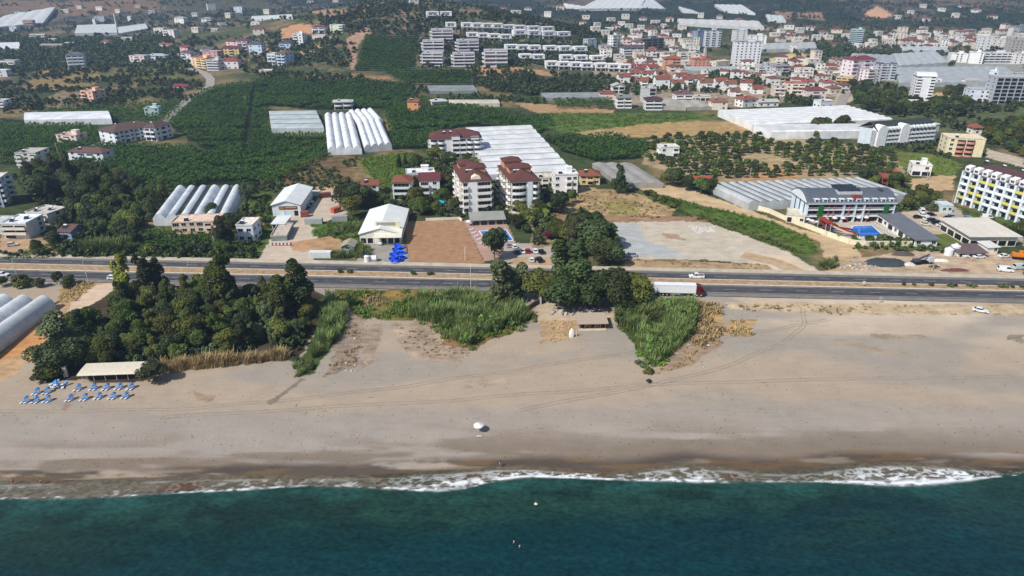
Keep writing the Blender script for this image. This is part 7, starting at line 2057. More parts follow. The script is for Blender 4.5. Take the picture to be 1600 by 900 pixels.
# ------------------------------------------------------------------ beach: loungers, cafe, hut, people
SETS = [((125, 608), 1), ((149, 607), 1), ((169, 607), 1), ((189, 606), 1), ((207, 606), 1), ((112, 624), 2), ((135, 623), 2), ((157, 621), 2), ((179, 621), 2), ((199, 620), 2), ((60, 614), 3), ((76, 613), 3), ((43, 627), 4), ((59, 627), 4), ((77, 626), 4)]
RN = {1: 'back row under the beach cafe', 2: 'front row below the beach cafe', 3: 'short upper row at the left', 4: 'short lower row at the left'}
for (x, y), r in SETS:
    P = G(x, y)
    parasol(P, (84, 134, 196), 'blue parasol over white loungers in the %s' % RN[r], 'blue parasols of the %s' % RN[r], 1.25, .68, 4)
    for s in (-1, 1):
        L1 = lounger(P + Vector((s * .5 - .25, -.6, 0)), math.pi / 2 - .45 + rn.uniform(-.14, .14), (86, 138, 200), 'white lounger with blue mat in the %s' % RN[r], 'blue matted loungers of the %s' % RN[r]); L1.scale = (.8, .8, .8)
P = G(91, 606)
for i in range(9):
    o = lounger(P + Vector((rn.uniform(-1.3, 1.3), rn.uniform(-1, 1), .05 + .42 * (i // 3))), rn.uniform(0, 3), (92, 160, 214), 'light blue lounger in the untidy stack beside the tracks', 'light blue loungers in a stack')


def beach_cafe():
    P0, P1 = G(128, 596), G(222, 592); w = (P1 - P0).xy.length; rz = math.atan2(P1.y - P0.y, P1.x - P0.x)
    e = empty('beach_cafe', P0, rz, 'long beach cafe with cream awning roof at the edge of the grove', 'cafe'); d = 4.4
    footprint(P0, rz, w, d, .5)
    mb = MB(); n = 24
    pr = [(-.9, 2.3), (-.2, 2.55), (1.8, 2.75), (d + .3, 2.8), (d + .3, 2.7), (1.8, 2.65), (-.2, 2.45), (-.9, 2.2)]
    mb.extr(pr, 'x', -.4, w + .2).obj('awning', M('cloth', (214, 204, 186)), e)
    MB().box(0, w, d - .3, d, -.3, 2.65).obj('back_wall', M('wood', (62, 52, 44)), e)
    MB().box(0, w, 1.2, d - .3, -.4, .12).obj('deck', M('wood', (96, 78, 62)), e)
    for i in range(6):
        MB().tube((w * (.03 + .188 * i), -.2, -.3), (w * (.03 + .188 * i), -.2, 2.44), .07, n=6).obj('post', M('plastic', (214, 210, 200)), e)
    MB().box(w * .08, w * .96, .9, 1.05, -.2, 1.0).obj('counter', M('wood', (58, 52, 50)), e)
    for i in range(5): MB().box(w * (.14 + .18 * i), w * (.22 + .18 * i), 2, 3, .12, .85).obj('table', M('plastic', (206, 204, 198)), e)


beach_cafe()


def white_booth(px, label, h=2.4, w=.9, col=(226, 222, 206)):
    P = G(*px); e = empty('changing_booth', P, .2, label, 'booth')
    MB().box(-w / 2, w / 2, -w / 2, w / 2, -.2, h).obj('shell', M('plastic', col), e)
    MB().box(-w / 2 - .08, w / 2 + .08, -w / 2 - .08, w / 2 + .08, h + .003, h + .12).obj('roof', M('plastic', (214, 208, 196)), e)
    MB().box(-w / 2 + .12, w / 2 - .12, -w / 2 - .03, -w / 2, .05, h - .25).obj('door', M('plastic', (196, 190, 178)), e)


white_booth((104, 588), 'narrow cream changing booth left of the beach cafe', 3.0)


def beach_hut():
    P0, P1 = G(906, 516), G(946, 515); w = (P1 - P0).xy.length; rz = math.atan2(P1.y - P0.y, P1.x - P0.x); d = 4.6; h = 2.3
    e = empty('beach_hut', P0, rz, 'wooden beach hut with brown open stalls and flat straw roof below the trees', 'hut'); footprint(P0, rz, w, d, .5)
    MB().box(0, w, d - .2, d, -.4, h).box(0, .2, .5, d - .2, -.4, h).box(w - .2, w, .5, d - .2, -.4, h).obj('wall', M('wood', (120, 84, 60)), e)
    MB().box(-.3, w + .3, -.5, 1.0, -.4, .25).obj('plinth', M('concrete', (206, 196, 176)), e)
    for i in range(6): MB().box(w * i / 5 - .12, w * i / 5 + .12, .45, .7, .25, h).obj('post', M('wood', (166, 128, 92)), e)
    for i, col in enumerate([(150, 76, 44), (176, 126, 84), (140, 70, 42), (176, 130, 92), (120, 84, 66)]):
        MB().box(w * (i + .15) / 5, w * (i + (.85 if i % 2 else .5)) / 5, 1.2, 1.35, .25, h - .1).obj('stall_door', M('wood', col), e)
    MB().extr([(-.7, h), (d + 1.2, h + .5), (d + 1.2, h + .72), (-.7, h + .22)], 'x', -.7, w + .7).obj('roof', M('cloth', (176, 160, 144)), e)


beach_hut()
P = G(893, 526)
e = empty('small_boat', P, 0, 'small white upturned boat hull propped beside the beach hut', 'boat')
mb = MB(); n = 10
rings = []
for i in range(n + 1):
    t = i / n; z = -.1 + 3.1 * t; r = .85 * math.sin(math.pi * min(.98, .28 + .72 * t * .98)) ** .7
    rings.append([(r * math.cos(a), .55 * r * math.sin(a) - .2, z) for a in [math.pi * k / 6 + math.pi for k in range(7)]])
for a, b in zip(rings[:-1], rings[1:]): mb.add(a + b, [(k, k + 1, k + 8, k + 7) for k in range(6)])
mb.obj('hull', M('plastic', (232, 228, 220)), e)
MB().box(-.7, .7, -.2, -.1, .0, 2.2).obj('deck_board', M('wood', (206, 196, 176)), e)
MB().tube((1.5, .1, -.2), (1.5, .1, 2.0), .12).obj('post', M('wood', (206, 196, 170)), e)
parasol(G(748, 675), (226, 228, 226), 'lone white parasol on the open beach', None, 2.0, 1.25)
mb = MB().box(-.3, .9, -1.6, -1.2, .03, .08).obj('beach_towel', M('cloth', (206, 206, 210)), None, G(747, 676)); tag(mb, 'pale towel lying beside the lone white parasol', 'towel')


def person(P, label, rz=0, skin=(150, 104, 80), shorts=(40, 44, 60), shirt=None, arms=.25, stride=.12, half=False, hair=(34, 26, 22)):
    """one continuous skinned body, hair and clothes as parts"""
    V = [(0, 0, .93), (0, 0, 1.15), (0, .01, 1.38), (0, .01, 1.5), (0, -.01, 1.57), (0, -.02, 1.66), (0, -.015, 1.74)]
    Rr = [(.15, .11), (.135, .1), (.16, .1), (.06, .06), (.065, .07), (.085, .1), (.06, .07)]
    E = [(i, i + 1) for i in range(6)]
    for s in (-1, 1):
        b = len(V); f = s * stride
        V += [(s * .1, 0, .86), (s * .11, -f * .6, .48), (s * .11, -f, .09), (s * .12, -f - .14, .03)]
        Rr += [(.095, .1), (.058, .06), (.04, .042), (.035, .025)]; E += [(0, b), (b, b + 1), (b + 1, b + 2), (b + 2, b + 3)]
        b = len(V)
        V += [(s * .19, .01, 1.41), (s * (.24 + arms * .3), f * .5, 1.15), (s * (.25 + arms * .5), f * .8 - .06, .9), (s * (.255 + arms * .5), f * .8 - .1, .81)]
        Rr += [(.055, .055), (.042, .042), (.03, .03), (.03, .018)]; E += [(2, b), (b, b + 1), (b + 1, b + 2), (b + 2, b + 3)]
    me = bpy.data.meshes.new('body'); me.from_pydata(V, E, [])
    o = bpy.data.objects.new('body', me); COL.objects.link(o)
    o.modifiers.new('skin', 'SKIN'); sv = me.skin_vertices[0].data
    for i, r in enumerate(Rr): sv[i].radius = r
    sv[0].use_root = True
    o.modifiers.new('sub', 'SUBSURF').levels = 1
    dg = bpy.context.evaluated_depsgraph_get(); dg.update()
    m2 = bpy.data.meshes.new_from_object(o.evaluated_get(dg)); m2.materials.clear(); m2.materials.append(M('skin') if skin else M('skin'))
    bpy.data.objects.remove(o)
    e = empty('person', P + Vector((0, 0, -.75 if half else 0)), rz, label, 'person')
    m2.name = 'body'; bd = obj('body', m2, e)
    def blob(nm, rings, m):
        mb = MB(); n = 10; R_ = []
        for z, rx, ry, oy in rings: R_.append([(rx * math.cos(6.2832 * k / n), ry * math.sin(6.2832 * k / n) + oy, z) for k in range(n)])
        for a, b in zip(R_[:-1], R_[1:]): mb.add(a + b, [(k, (k + 1) % n, n + (k + 1) % n, n + k) for k in range(n)])
        mb.add(R_[-1], [tuple(range(n))]); mb.obj(nm, m, bd, smooth=True)
    blob('hair', [(1.62, .1, .09, .05), (1.68, .108, .115, .012), (1.75, .09, .1, .0), (1.79, .04, .05, 0)], M('cloth', hair))
    blob('shorts', [(.72, .2, .13, 0), (.86, .2, .14, 0), (.98, .168, .125, 0)], M('cloth', shorts))
    if shirt: blob('shirt', [(.93, .175, .13, 0), (1.15, .16, .125, 0), (1.36, .19, .125, .01), (1.46, .1, .09, .01)], M('cloth', shirt))
    return e


person(G(22, 757), 'person in dark swimwear standing at the waterline, left one of two', .4)
person(G(66, 758), 'person in dark swimwear standing at the waterline, right one of two', -.5, shorts=(30, 30, 34))
person(G(781, 730), 'person in pale shirt walking along the wet sand below the lone parasol', 1.3, shirt=(206, 200, 190), shorts=(120, 70, 60))
person(G(1307, 489), 'person in dark clothes walking on the sand below the road, left of two', 2.2, shirt=(60, 52, 50))
person(G(1312, 493), 'person in white shirt walking on the sand below the road, right of two', 2.4, shirt=(222, 214, 200), shorts=(40, 36, 36))
for (x, y), lab in [((803, 848), 'swimmer with pale cap in the green water, upper one of two'), ((812, 855), 'swimmer with pale cap in the green water, lower one of two')]:
    q = pix_plane(x, y, 0); e = person(Vector((q[0], q[1], -.55)), lab, .8, hair=(226, 222, 214), shorts=(60, 80, 90), half=True)
q = pix_plane(837, 788, 0)
tag(MB().tube((-.3, 0, 0), (.3, 0, 0), .22, n=10).tube((0, 0, 0), (0, 0, .55), .12, .05).obj('buoy', M('plastic', (232, 226, 206)), None, (q[0], q[1], .06)), 'small pale buoy floating near the surf', 'buoy')

# boulders of the little breakwater above the hut
STN = []
for s in range(5):
    bm = bmesh.new(); bmesh.ops.create_icosphere(bm, subdivisions=2, radius=.5); r_ = random.Random(s)
    for v in bm.verts: v.co *= r_.uniform(.75, 1.15); v.co.z *= .7
    me = bpy.data.meshes.new('boulder'); bm.to_mesh(me); bm.free(); me.materials.append(M('stone', [(176, 172, 164), (150, 148, 144), (196, 192, 184), (160, 152, 142), (184, 178, 168)][s])); STN.append(me)
rs = random.Random(9)
for i in range(60):
    t = i / 60; P = G(862 + 82 * rs.random(), 0 + 481 + 10 * rs.random() + 2 * t); k = rs.uniform(.6, 1.9)
    tag(obj('boulder', rs.choice(STN), None, P + Vector((0, 0, .2)), rs.uniform(0, 6), (k, k * rs.uniform(.6, 1), k)), 'grey boulder in the line of stones above the straw roofed hut', 'boulder', 'boulders above the hut')
for i in range(46):
    P = G(1308 + 62 * rs.random(), 410 + 12 * rs.random()); k = rs.uniform(.5, 1.5)
    tag(obj('boulder', rs.choice(STN), None, P + Vector((0, 0, .1)), rs.uniform(0, 6), (k, k * .8, k)), 'grey lump in the rubble bank beside the far road edge', 'boulder', 'rubble lumps by the road')
for i in range(40):
    P = G(1082 + 34 * rs.random(), 353 + 9 * rs.random()); k = rs.uniform(.5, 1.3)
    tag(obj('boulder', STN[2], None, P, rs.uniform(0, 6), (k, k, k * .7)), 'pale stone in the heap on the gravel lot', 'boulder', 'pale stones on the gravel lot')
for i in range(70):
    x, y = rs.choice([(rs.uniform(540, 575), rs.uniform(500, 580)), (rs.uniform(1050, 1110), rs.uniform(530, 575)), (rs.uniform(1110, 1190), rs.uniform(474, 490)), (rs.uniform(1350, 1560), rs.uniform(478, 500))])
    P = G(x, y); k = rs.uniform(.3, .9)
    tag(obj('boulder', rs.choice(STN), None, P, rs.uniform(0, 6), (k, k, k * .8)), 'small stone scattered on the upper beach', 'boulder', 'stones on the upper beach')

# dark net heap, timber and scrap in the dirt yard
def heap(px, rx, ry, h, m_, name, label, cat, seed):
    P = G(*px); bm = bmesh.new(); bmesh.ops.create_grid(bm, x_segments=18, y_segments=12, size=1)
    for v in bm.verts:
        d = max(0, 1 - (v.co.x ** 2 + v.co.y ** 2) ** .9)
        n_ = float(fbm(v.co.x * 3 + seed, v.co.y * 3, 80, 3))
        v.co = Vector((v.co.x * rx, v.co.y * ry, h * d ** .6 * (.5 + n_) - .05))
    me = bpy.data.meshes.new(name); bm.to_mesh(me); bm.free(); me.materials.append(m_)
    for p in me.polygons: p.use_smooth = True
    block([(P.x - rx, P.y - ry), (P.x + rx, P.y - ry), (P.x + rx, P.y + ry), (P.x - rx, P.y + ry)])
    return tag(obj(name, me, None, P), label, cat)


heap((1384, 411), 7.6, 4.2, 1.6, M('cloth', (66, 74, 76)), 'net_heap', 'dark green grey net heap in the dirt yard', 'net heap', 1)
heap((1411, 398), 4.5, 1.6, 1.2, M('wood', (90, 82, 80)), 'timber_heap', 'dark timber heap behind the net heap', 'heap', 2)
heap((1420, 414), 2.6, 1.2, 1.0, M('plastic', (206, 204, 198)), 'scrap_heap', 'white sheet scrap left of the crane truck', 'scrap', 3)
heap((1468, 408), 3.6, .9, .9, M('plastic', (222, 222, 218)), 'scrap_heap', 'long white scrap beam right of the crane truck', 'scrap', 4)
heap((1492, 423), 5.5, 1.0, .8, M('wood', (110, 70, 66)), 'plank_heap', 'low red brown heap along the road in the dirt yard', 'heap', 5)
heap((1460, 417), 2.2, .8, .7, M('wood', (70, 62, 56)), 'plank_heap', 'small dark heap in front of the crane truck', 'heap', 6)
heap((600, 333), 2.5, 3.0, 1.0, M('wood', (150, 128, 106)), 'soil_heap', 'brown soil heap behind the cream warehouse', 'heap', 7)

# ------------------------------------------------------------------ poles, lamps, signs
def pole(px, top, label, arm=True, lamp=False, col=(196, 186, 168), name='utility_pole', group='field poles', P=None, h=None, cat='pole'):
    P = P or G(*px); h = h or ztop(P, top); e = empty(name, P, 0, label, cat, group)
    MB().tube((0, 0, -.5), (0, 0, h), .17 if not lamp else .11, .11 if not lamp else .07, 8).obj('shaft', M('concrete', col), e)
    if arm and not lamp: MB().box(-1, 1, -.07, .07, h - .7, h - .55).box(-.7, .7, -.06, .06, h - 1.4, h - 1.27).obj('crossarm', M('concrete', (150, 142, 132)), e)
    if lamp:
        MB().tube((0, 0, h - .1), (0, 1.8, h + .5), .06, .05, 6).obj('arm', M('metal', (206, 208, 210)), e)
        MB().box(-.16, .16, 1.6, 2.4, h + .46, h + .58).obj('lamp_head', M('metal', (206, 208, 210)), e)


for x, nm in [(30, 'at the left edge of the photo'), (142, 'left of the pale roadside tree'), (306, 'between the tall grove trees'), (738, 'left of the dark tree by the brown field')]:
    y_ = road_y(0, 3); p = G(x, 440); p.y = float(road_y(p.x, 3)) - 2.6; p.z = float(H(p.x, p.y))
    pole(None, None, 'thin white street lamp %s' % nm, lamp=True, col=(214, 216, 216), name='street_lamp', group='street lamps on the highway', P=p, h=8.2, cat='street lamp')
for px, top, nm in [((92, 245), 222, 'by the lane bend in the bananas'), ((141, 207), 194, 'behind the pale pink house'), ((308, 154), 136, 'at the lane above the plantation'), ((290, 160), 146, 'beside the lane in the scrub'), ((338, 398), 368, 'by the roadside tree at the pink house'),
                    ((1171, 283), 262, 'first in the line behind the grey greenhouse'), ((1259, 284), 258, 'second in the line behind the grey greenhouse'), ((1356, 283), 262, 'third in the line behind the grey greenhouse'), ((1415, 282), 265, 'beside the brick house'),
                    ((1447, 282), 266, 'in front of the white house on columns'), ((1064, 276), 260, 'at the edge of the orchard'), ((1120, 260), 251, 'in the middle of the orchard'), ((1486, 322), 304, 'left of the yellow balcony hotel'), ((1457, 422), 410, 'in the dirt yard by the road'),
                    ((1383, 168), 150, 'in the scrub below the red roofed block'), ((384, 163), 150, 'in the big banana field'), ((272, 42), 10, 'thin mast on the left slope')]:
    pole(px, top, 'concrete utility pole %s' % nm, col=(190, 178, 160))
pole((727, 407), 386, 'thin white goal pole standing in the brown field', arm=False, lamp=False, col=(226, 222, 212), name='field_post', group=None, cat='post')


def sign(px, label, h=2.2, col=(220, 222, 226)):
    P = G(*px); P.z = max(P.z, gz if abs(P.y - road_y(P.x, 1)) < 8 else P.z); e = empty('road_sign', P, 0, label, 'road sign')
    MB().tube((0, 0, -.3), (0, 0, h), .05, n=6).obj('post', M('metal', (150, 152, 154)), e)
    MB().box(-.45, .45, -.07, -.03, h - .9, h).obj('plate', M('paint', col), e)


sign((1348, 450), 'small white road sign on the median')
sign((1374, 474), 'small blue grey road sign at the beach side of the road', 2.4, (150, 166, 190))
# ------------------------------------------------------------------ plants: single trees first
for t_ in [
    # (base, style, height, label)
    ((198, 468), 'yellow', 16.5, 'tall pale yellow green tree beside the sandy track and the road', .85),
    ((232, 470), 'tall', 15.5, 'tall dark tree right of the pale yellow green one', .95),
    ((252, 462), 'tall', 13.5, 'second tall dark tree right of the pale yellow green one', .9),
    ((350, 472), 'tall', 17.0, 'very tall full crowned tree rising over the road in the grove', 1.15),
    ((468, 488), 'tall', 17.5, 'great tall tree at the right end of the grove over the road', 1.2),
    ((440, 500), 'tall', 15.0, 'tall tree left of the great tree at the right end of the grove', 1.1),
    ((100, 560), 'tall', 15.0, 'tall rounded tree at the left end of the grove by the orange soil', 1.3),
    ((86, 580), 'dark', 8.5, 'low dark bushy tree in front of the tall left grove tree', 1.2),
    ((118, 572), 'dark', 8.0, 'dark bushy tree beside the changing booth', 1.2),
    ((243, 596), 'dark', 5.4, 'round dark bush right of the beach cafe', 1.25),
    ((74, 592), 'shrub', 4.2, 'low dark shrub at the left foot of the grove', 1.5),
    # middle group at the road
    ((788, 472), 'grey', 15.0, 'big grey green tree over the road left of the beach path', 1.45),
    ((808, 466), 'grey', 11.5, 'smaller grey green tree right of the big one at the beach path', 1.2),
    ((884, 478), 'tall', 22.0, 'tallest dark tree over the road above the boulders', 1.45),
    ((858, 472), 'light', 10.0, 'light green tree left of the tallest dark tree', 1.1),
    ((905, 474), 'dark', 12.0, 'dark tree right below the tallest tree', 1.1),
    ((836, 466), 'light', 10, 'light green small tree at the top of the beach path', 1.0),
    ((934, 484), 'broad', 13.5, 'bright green broad tree above the straw roofed hut', 1.15),
    ((966, 484), 'broad', 12.5, 'bright green broad tree right above the hut', 1.15),
    ((990, 480), 'light', 11.0, 'green tree at the left of the truck', 1.1),
    ((1004, 470), 'drytree', 7.0, 'bare twiggy tree left of the truck trailer', 1.0),
    ((773, 405), 'broad', 12.0, 'big green tree between pool and small parking lot', .82),
    # far side of the road, right of the lot
    ((885, 384), 'light', 9.0, 'light green tree at the right side of the small lot', 1.1),
    ((868, 372), 'broad', 8.5, 'green tree behind the small parking lot', 1.0),
    ((898, 392), 'tall', 14.0, 'tall green tree between parking lot and gravel lot', 1.1),
    ((909, 372), 'dark', 10.0, 'dark round tree at the edge of the gravel lot, back one', 1.1),
    ((930, 394), 'dark', 12.5, 'large dark spreading tree at the edge of the gravel lot', 1.25),
    ((955, 412), 'dark', 8.5, 'dark low tree leaning over the verge by the gravel lot', 1.15),
    ((938, 412), 'dark', 9.0, 'dark low tree left of the one leaning over the verge', 1.1),
    ((858, 374), 'flower', 3.6, 'red purple flowering shrub behind the parked cars', 1.2),
    ((966, 302), 'tall', 14.5, 'solitary tall dark eucalyptus beside the grey shade house', .95),
    ((975, 302), 'dark', 5.5, 'low dark tree at the foot of the solitary eucalyptus', 1.1),
    # yards
    ((545, 322), 'dark', 11.0, 'dark tree at the right side of the concrete yard, back one', 1.1),
    ((556, 326), 'dark', 11.5, 'dark tree behind the cream warehouse, left', 1.1),
    ((550, 340), 'broad', 9.5, 'green tree left of the cream warehouse roof', 1.05),
    ((576, 318), 'dark', 7.0, 'dark low tree behind the ridge of the cream warehouse', 1.2),
    ((596, 322), 'dark', 7.0, 'dark low tree behind the right roof of the cream warehouse', 1.2),
    ((612, 330), 'dark', 5.5, 'dark shrub tree beside the soil heap', 1.0),
    ((624, 262), 'cypress', 8.5, 'pair of dark cypress like trees behind the orange roofed house, left', 2.0),
    ((634, 264), 'cypress', 8.5, 'pair of dark cypress like trees behind the orange roofed house, right', 2.0),
    ((690, 257), 'palm', 9.0, 'tall palm in front of the white four storey block', 1.0),
    ((704, 262), 'palm', 8.0, 'second palm in front of the white four storey block', 1.0),
    ((352, 386), 'tall', 13.0, 'tall dark tree beside the pink house', 1.05),
    ((366, 366), 'dark', 9.0, 'dark tree behind the white house by the tunnels', 1.0),
    ((334, 342), 'broad', 7.0, 'round green tree in front of the six tunnels', 1.1),
    ((290, 342), 'broad', 4.6, 'low trimmed green tree in front of the six tunnels', 1.6),
    ((384, 338), 'grey', 8.5, 'greyish tree right of the six tunnels', 1.0),
    ((393, 312), 'dark', 8.5, 'dark tree behind the six tunnels', 1.1),
    ((215, 388), 'tall', 10.5, 'dark tree left of the pink house over the cane hedge', 1.0),
    ((196, 376), 'dark', 6.5, 'dark tree right above the cane hedge', 1.1),
    ((52, 296), 'tall', 14.0, 'big dark tree in front of the grey four storey house', 1.25),
    ((66, 312), 'dark', 12.0, 'big dark tree right of the white block at the left edge', 1.2),
    ((538, 480), 'palm', 6.5, 'low palm at the top of the green gully by the road', 1.3),
    ((778, 480), 'palm', 6.5, 'shaggy palm left of the beach path', 1.2),
]:
    tree(t_[0], t_[1], t_[2], t_[3], wide=t_[4], var=0 if 'dark' in t_[3] else None)

GROVE = [(86, 576), (112, 520), (160, 492), (196, 466), (232, 470), (300, 455), (400, 452), (480, 472), (492, 492), (470, 548), (420, 556), (270, 568), (230, 570)]
X, Y = sample(GROVE, 5.6, 3, .47)
order = np.argsort(-Y)
for i in order:
    P = Vector((X[i], Y[i], float(H(X[i], Y[i]))))
    st = random.choices(['dark', 'tall', 'broad', 'grey', 'light', 'shrub'], [3, 3, 4, 2.4, 2.6, 2])[0]
    hh = {'dark': 6.2, 'tall': 9.2, 'broad': 6.0, 'grey': 7.2, 'light': 6.2, 'shrub': 3.2}[st] * random.uniform(.6, 1.25)
    lab = {'dark': 'dark green bushy tree packed into the seaside grove', 'tall': 'tall tree standing among the crowns of the seaside grove', 'broad': 'mid green broad tree packed into the seaside grove',
           'grey': 'greyish green tree packed into the seaside grove', 'light': 'light green tree packed into the seaside grove', 'shrub': 'undergrowth shrub between the trees of the seaside grove'}[st]
    tree(P, st, hh, lab, '%s trees of the seaside grove' % st, 1.0)


def fill(poly, spacing, styles, label, group, seed, parts=True, wide=1.0, jit=.45):
    X, Y = sample(poly, spacing, seed, jit)
    for x, y in zip(X, Y):
        st, h = random.choice(styles)
        tree(Vector((x, y, float(H(x, y)))), st, h * random.uniform(.75, 1.25), label.replace('#', {'dark': 'dark', 'broad': 'green', 'grey': 'greyish', 'light': 'light green', 'shrub': 'low', 'tall': 'tall', 'palm': 'palm', 'citrus': 'round', 'yellow': 'pale'}[st]), group, wide, parts=parts)


D, B_, S_, GR, LI, T = ('dark', 7.5), ('broad', 7), ('shrub', 3.2), ('grey', 7), ('light', 6.5), ('tall', 10)
fill([(60, 262), (150, 270), (240, 300), (268, 305), (236, 348), (205, 372), (150, 372), (120, 345), (100, 345), (80, 320), (44, 305)], 7.2, [D, D, B_, D, GR, T], '# tree in the dark wood below the banana plantation', 'trees in the dark wood', 4)
fill([(34, 392), (62, 374), (100, 378), (112, 398), (60, 402)], 6.0, [B_, S_, D, S_], '# plant at the roadside hedge below the blue house', 'roadside hedge plants', 5)
fill([(200, 394), (335, 390), (392, 398), (400, 403), (330, 401), (210, 403)], 5.2, [S_, S_, ('dark', 4.5)], '# bush in the roadside hedge below the pink house', 'hedge bushes below the pink house', 6)
fill([(0, 440), (60, 438), (132, 444), (88, 454), (0, 448)], 5.0, [S_, S_, ('dark', 3.6)], '# shrub between near road edge and film tunnels', 'shrubs above the film tunnels', 7)
fill([(645, 318), (700, 312), (722, 322), (722, 340), (655, 342), (630, 338)], 5.4, [B_, ('broad', 5), S_, LI, D], '# garden tree behind the brown field', 'garden trees behind the brown field', 8)
fill([(640, 262), (672, 252), (750, 256), (756, 262), (700, 268), (690, 300), (700, 310), (692, 316), (650, 300), (690, 262)], 6.0, [B_, S_, ('palm', 5), D], '# plant in the gardens of the apartments', 'garden plants of the apartments', 9)
fill([(790, 336), (858, 330), (872, 344), (868, 372), (830, 366), (800, 358)], 5.2, [('palm', 6), B_, ('palm', 5), S_, ('light', 5)], '# plant in the pool garden of the apartments', 'pool garden plants', 10)
fill([(840, 336), (868, 318), (905, 312), (905, 318), (866, 340)], 5.5, [B_, S_, D], '# tree right of the round balconied block', 'trees beside the round balconied block', 11)
fill([(890, 346), (918, 350), (950, 380), (972, 404), (930, 412), (900, 400)], 6.2, [D, D, B_, T], '# tree in the clump beside the gravel lot', 'clump beside the gravel lot', 12)
fill([(826, 458), (900, 462), (1000, 462), (1010, 474), (960, 486), (880, 484), (850, 474)], 5.4, [B_, LI, D, B_], '# tree in the clump above the straw roofed hut', 'clump above the straw roofed hut', 13)
fill([(1300, 372), (1330, 377), (1420, 378), (1412, 384), (1330, 381), (1310, 376)], 3.6, [('palm', 3.6), S_, ('shrub', 2.6)], '# garden plant inside the hotel wall', 'garden plants inside the hotel wall', 14)
fill([(1270, 352), (1305, 352), (1300, 366), (1282, 360)], 3.4, [('palm', 4), S_], '# garden plant between hotel wall and terrace', 'plants at the hotel terrace', 15)
fill([(1395, 308), (1440, 306), (1470, 320), (1460, 330), (1400, 330)], 5.6, [('shrub', 3.4), ('dark', 4.4), LI], '# bush in the thicket behind the hotel parking', 'thicket behind the hotel parking', 16)
fill([(1490, 330), (1600, 366), (1600, 376), (1585, 374), (1530, 348)], 6, [('broad', 5), ('palm', 5), S_, ('dark', 5)], '# garden tree before the yellow balcony hotel', 'garden trees of the yellow hotel', 17)
fill([(1034, 284), (1062, 282), (1074, 296), (1110, 298), (1112, 308), (1070, 300), (1040, 292)], 5.5, [D, B_], '# tree beside the low green shed', 'trees beside the low green shed', 18)
fill([(1000, 300), (1020, 304), (1062, 324), (1056, 328), (1010, 308)], 3.2, [('shrub', 2.4), ('shrub', 2.0)], '# shrub in the row along the dry field', 'shrub row along the dry field', 19)
fill([(1330, 140), (1420, 146), (1420, 160), (1470, 172), (1400, 185), (1360, 178), (1335, 165)], 9.0, [D, B_, T, ('dark', 9)], '# tree in the wood below the round ended tower', 'wood below the round ended tower', 20)
fill([(1470, 150), (1500, 140), (1512, 165), (1500, 185), (1470, 180), (1440, 172)], 11, [S_, B_, D], '# tree right of the round ended tower', 'trees right of the round ended tower', 21)
fill([(1280, 190), (1330, 202), (1355, 215), (1250, 218)], 6.5, [B_, D, LI], '# tree in front of the huge white greenhouse', 'trees before the huge greenhouse', 22)
fill([(1540, 190), (1600, 196), (1600, 246), (1545, 228)], 10, [B_, S_, D, LI], '# tree on the scrubby right hillside', 'trees on the right hillside', 23)
fill([(1330, 276), (1420, 282), (1412, 300), (1360, 296)], 6, [D, ('dark', 5), S_], '# tree around the brick house', 'trees around the brick house', 24)
# citrus orchard
X, Y = sample([(1012, 222), (1090, 214), (1180, 212), (1250, 220), (1330, 228), (1405, 240), (1400, 262), (1390, 276), (1250, 276), (1090, 284), (1010, 254)], 6.3, 31, .28)
k = fbm(X / 30, Y / 30, 51, 2); keep = np.nonzero(k > .36)[0]
keep = keep[np.argsort(Y[keep])][:292]
for i in keep:
    tree(Vector((X[i], Y[i], float(H(X[i], Y[i])))), 'citrus', random.uniform(2.8, 4.6), 'round dark citrus tree on the sandy orchard ground', 'citrus orchard trees', 1.15, cat='citrus tree', parts=False)

# ------------------------------------------------------------------ ground cover and far woods
BAN_POLY = [
    [(0, 196), (150, 198), (165, 225), (330, 235), (520, 242), (430, 288), (380, 292), (330, 285), (275, 300), (200, 285), (90, 262), (0, 258)],
    [(318, 142), (420, 122), (500, 128), (470, 140), (480, 170), (420, 166), (420, 212), (510, 212), (512, 240), (330, 238), (262, 195), (300, 160)],
    [(480, 146), (640, 150), (860, 186), (865, 196), (840, 214), (740, 196), (690, 205), (672, 232), (614, 236), (600, 170), (512, 172)],
    [(848, 216), (960, 212), (1012, 226), (1012, 246), (935, 254), (880, 240)],
    [(100, 170), (290, 160), (262, 190), (240, 196), (180, 192), (60, 180)],
    [(60, 352), (140, 376), (330, 370), (345, 396), (215, 398), (120, 390)],
    [(860, 152), (950, 150), (960, 170), (870, 172)],
    [(130, 84), (205, 82), (206, 100), (134, 104)],
    [(466, 132), (560, 126), (640, 131), (652, 150), (560, 160), (480, 172), (462, 160)],
]
for p in [[(150, 225), (520, 221), (520, 223.5), (150, 228)], [(395, 128), (401, 128), (384, 240), (377, 240)], [(250, 204), (405, 201), (405, 203.5), (250, 207)], [(610, 205), (700, 200), (700, 202), (610, 208)], [(330, 262), (440, 258), (440, 261), (330, 266)], [(420, 150), (650, 152), (650, 154), (420, 152)]]: block(W(p))
xs, ys = [], []
for i, p in enumerate(BAN_POLY[:4] + BAN_POLY[4:5] + BAN_POLY[6:]):
    X, Y = sample(p, 2.1 if i < 4 else 2.5, 60 + i, .22, rows=True); k_ = fbm(X / 11, Y / 11, 59, 3) > .3; X, Y = X[k_], Y[k_]; xs.append(X); ys.append(Y)
X, Y = np.concatenate(xs), np.concatenate(ys)
near = Y < 9999
scatter('banana_plantation', BAN, X, Y, .75, 1.3, [LEAF['banana']], 1)
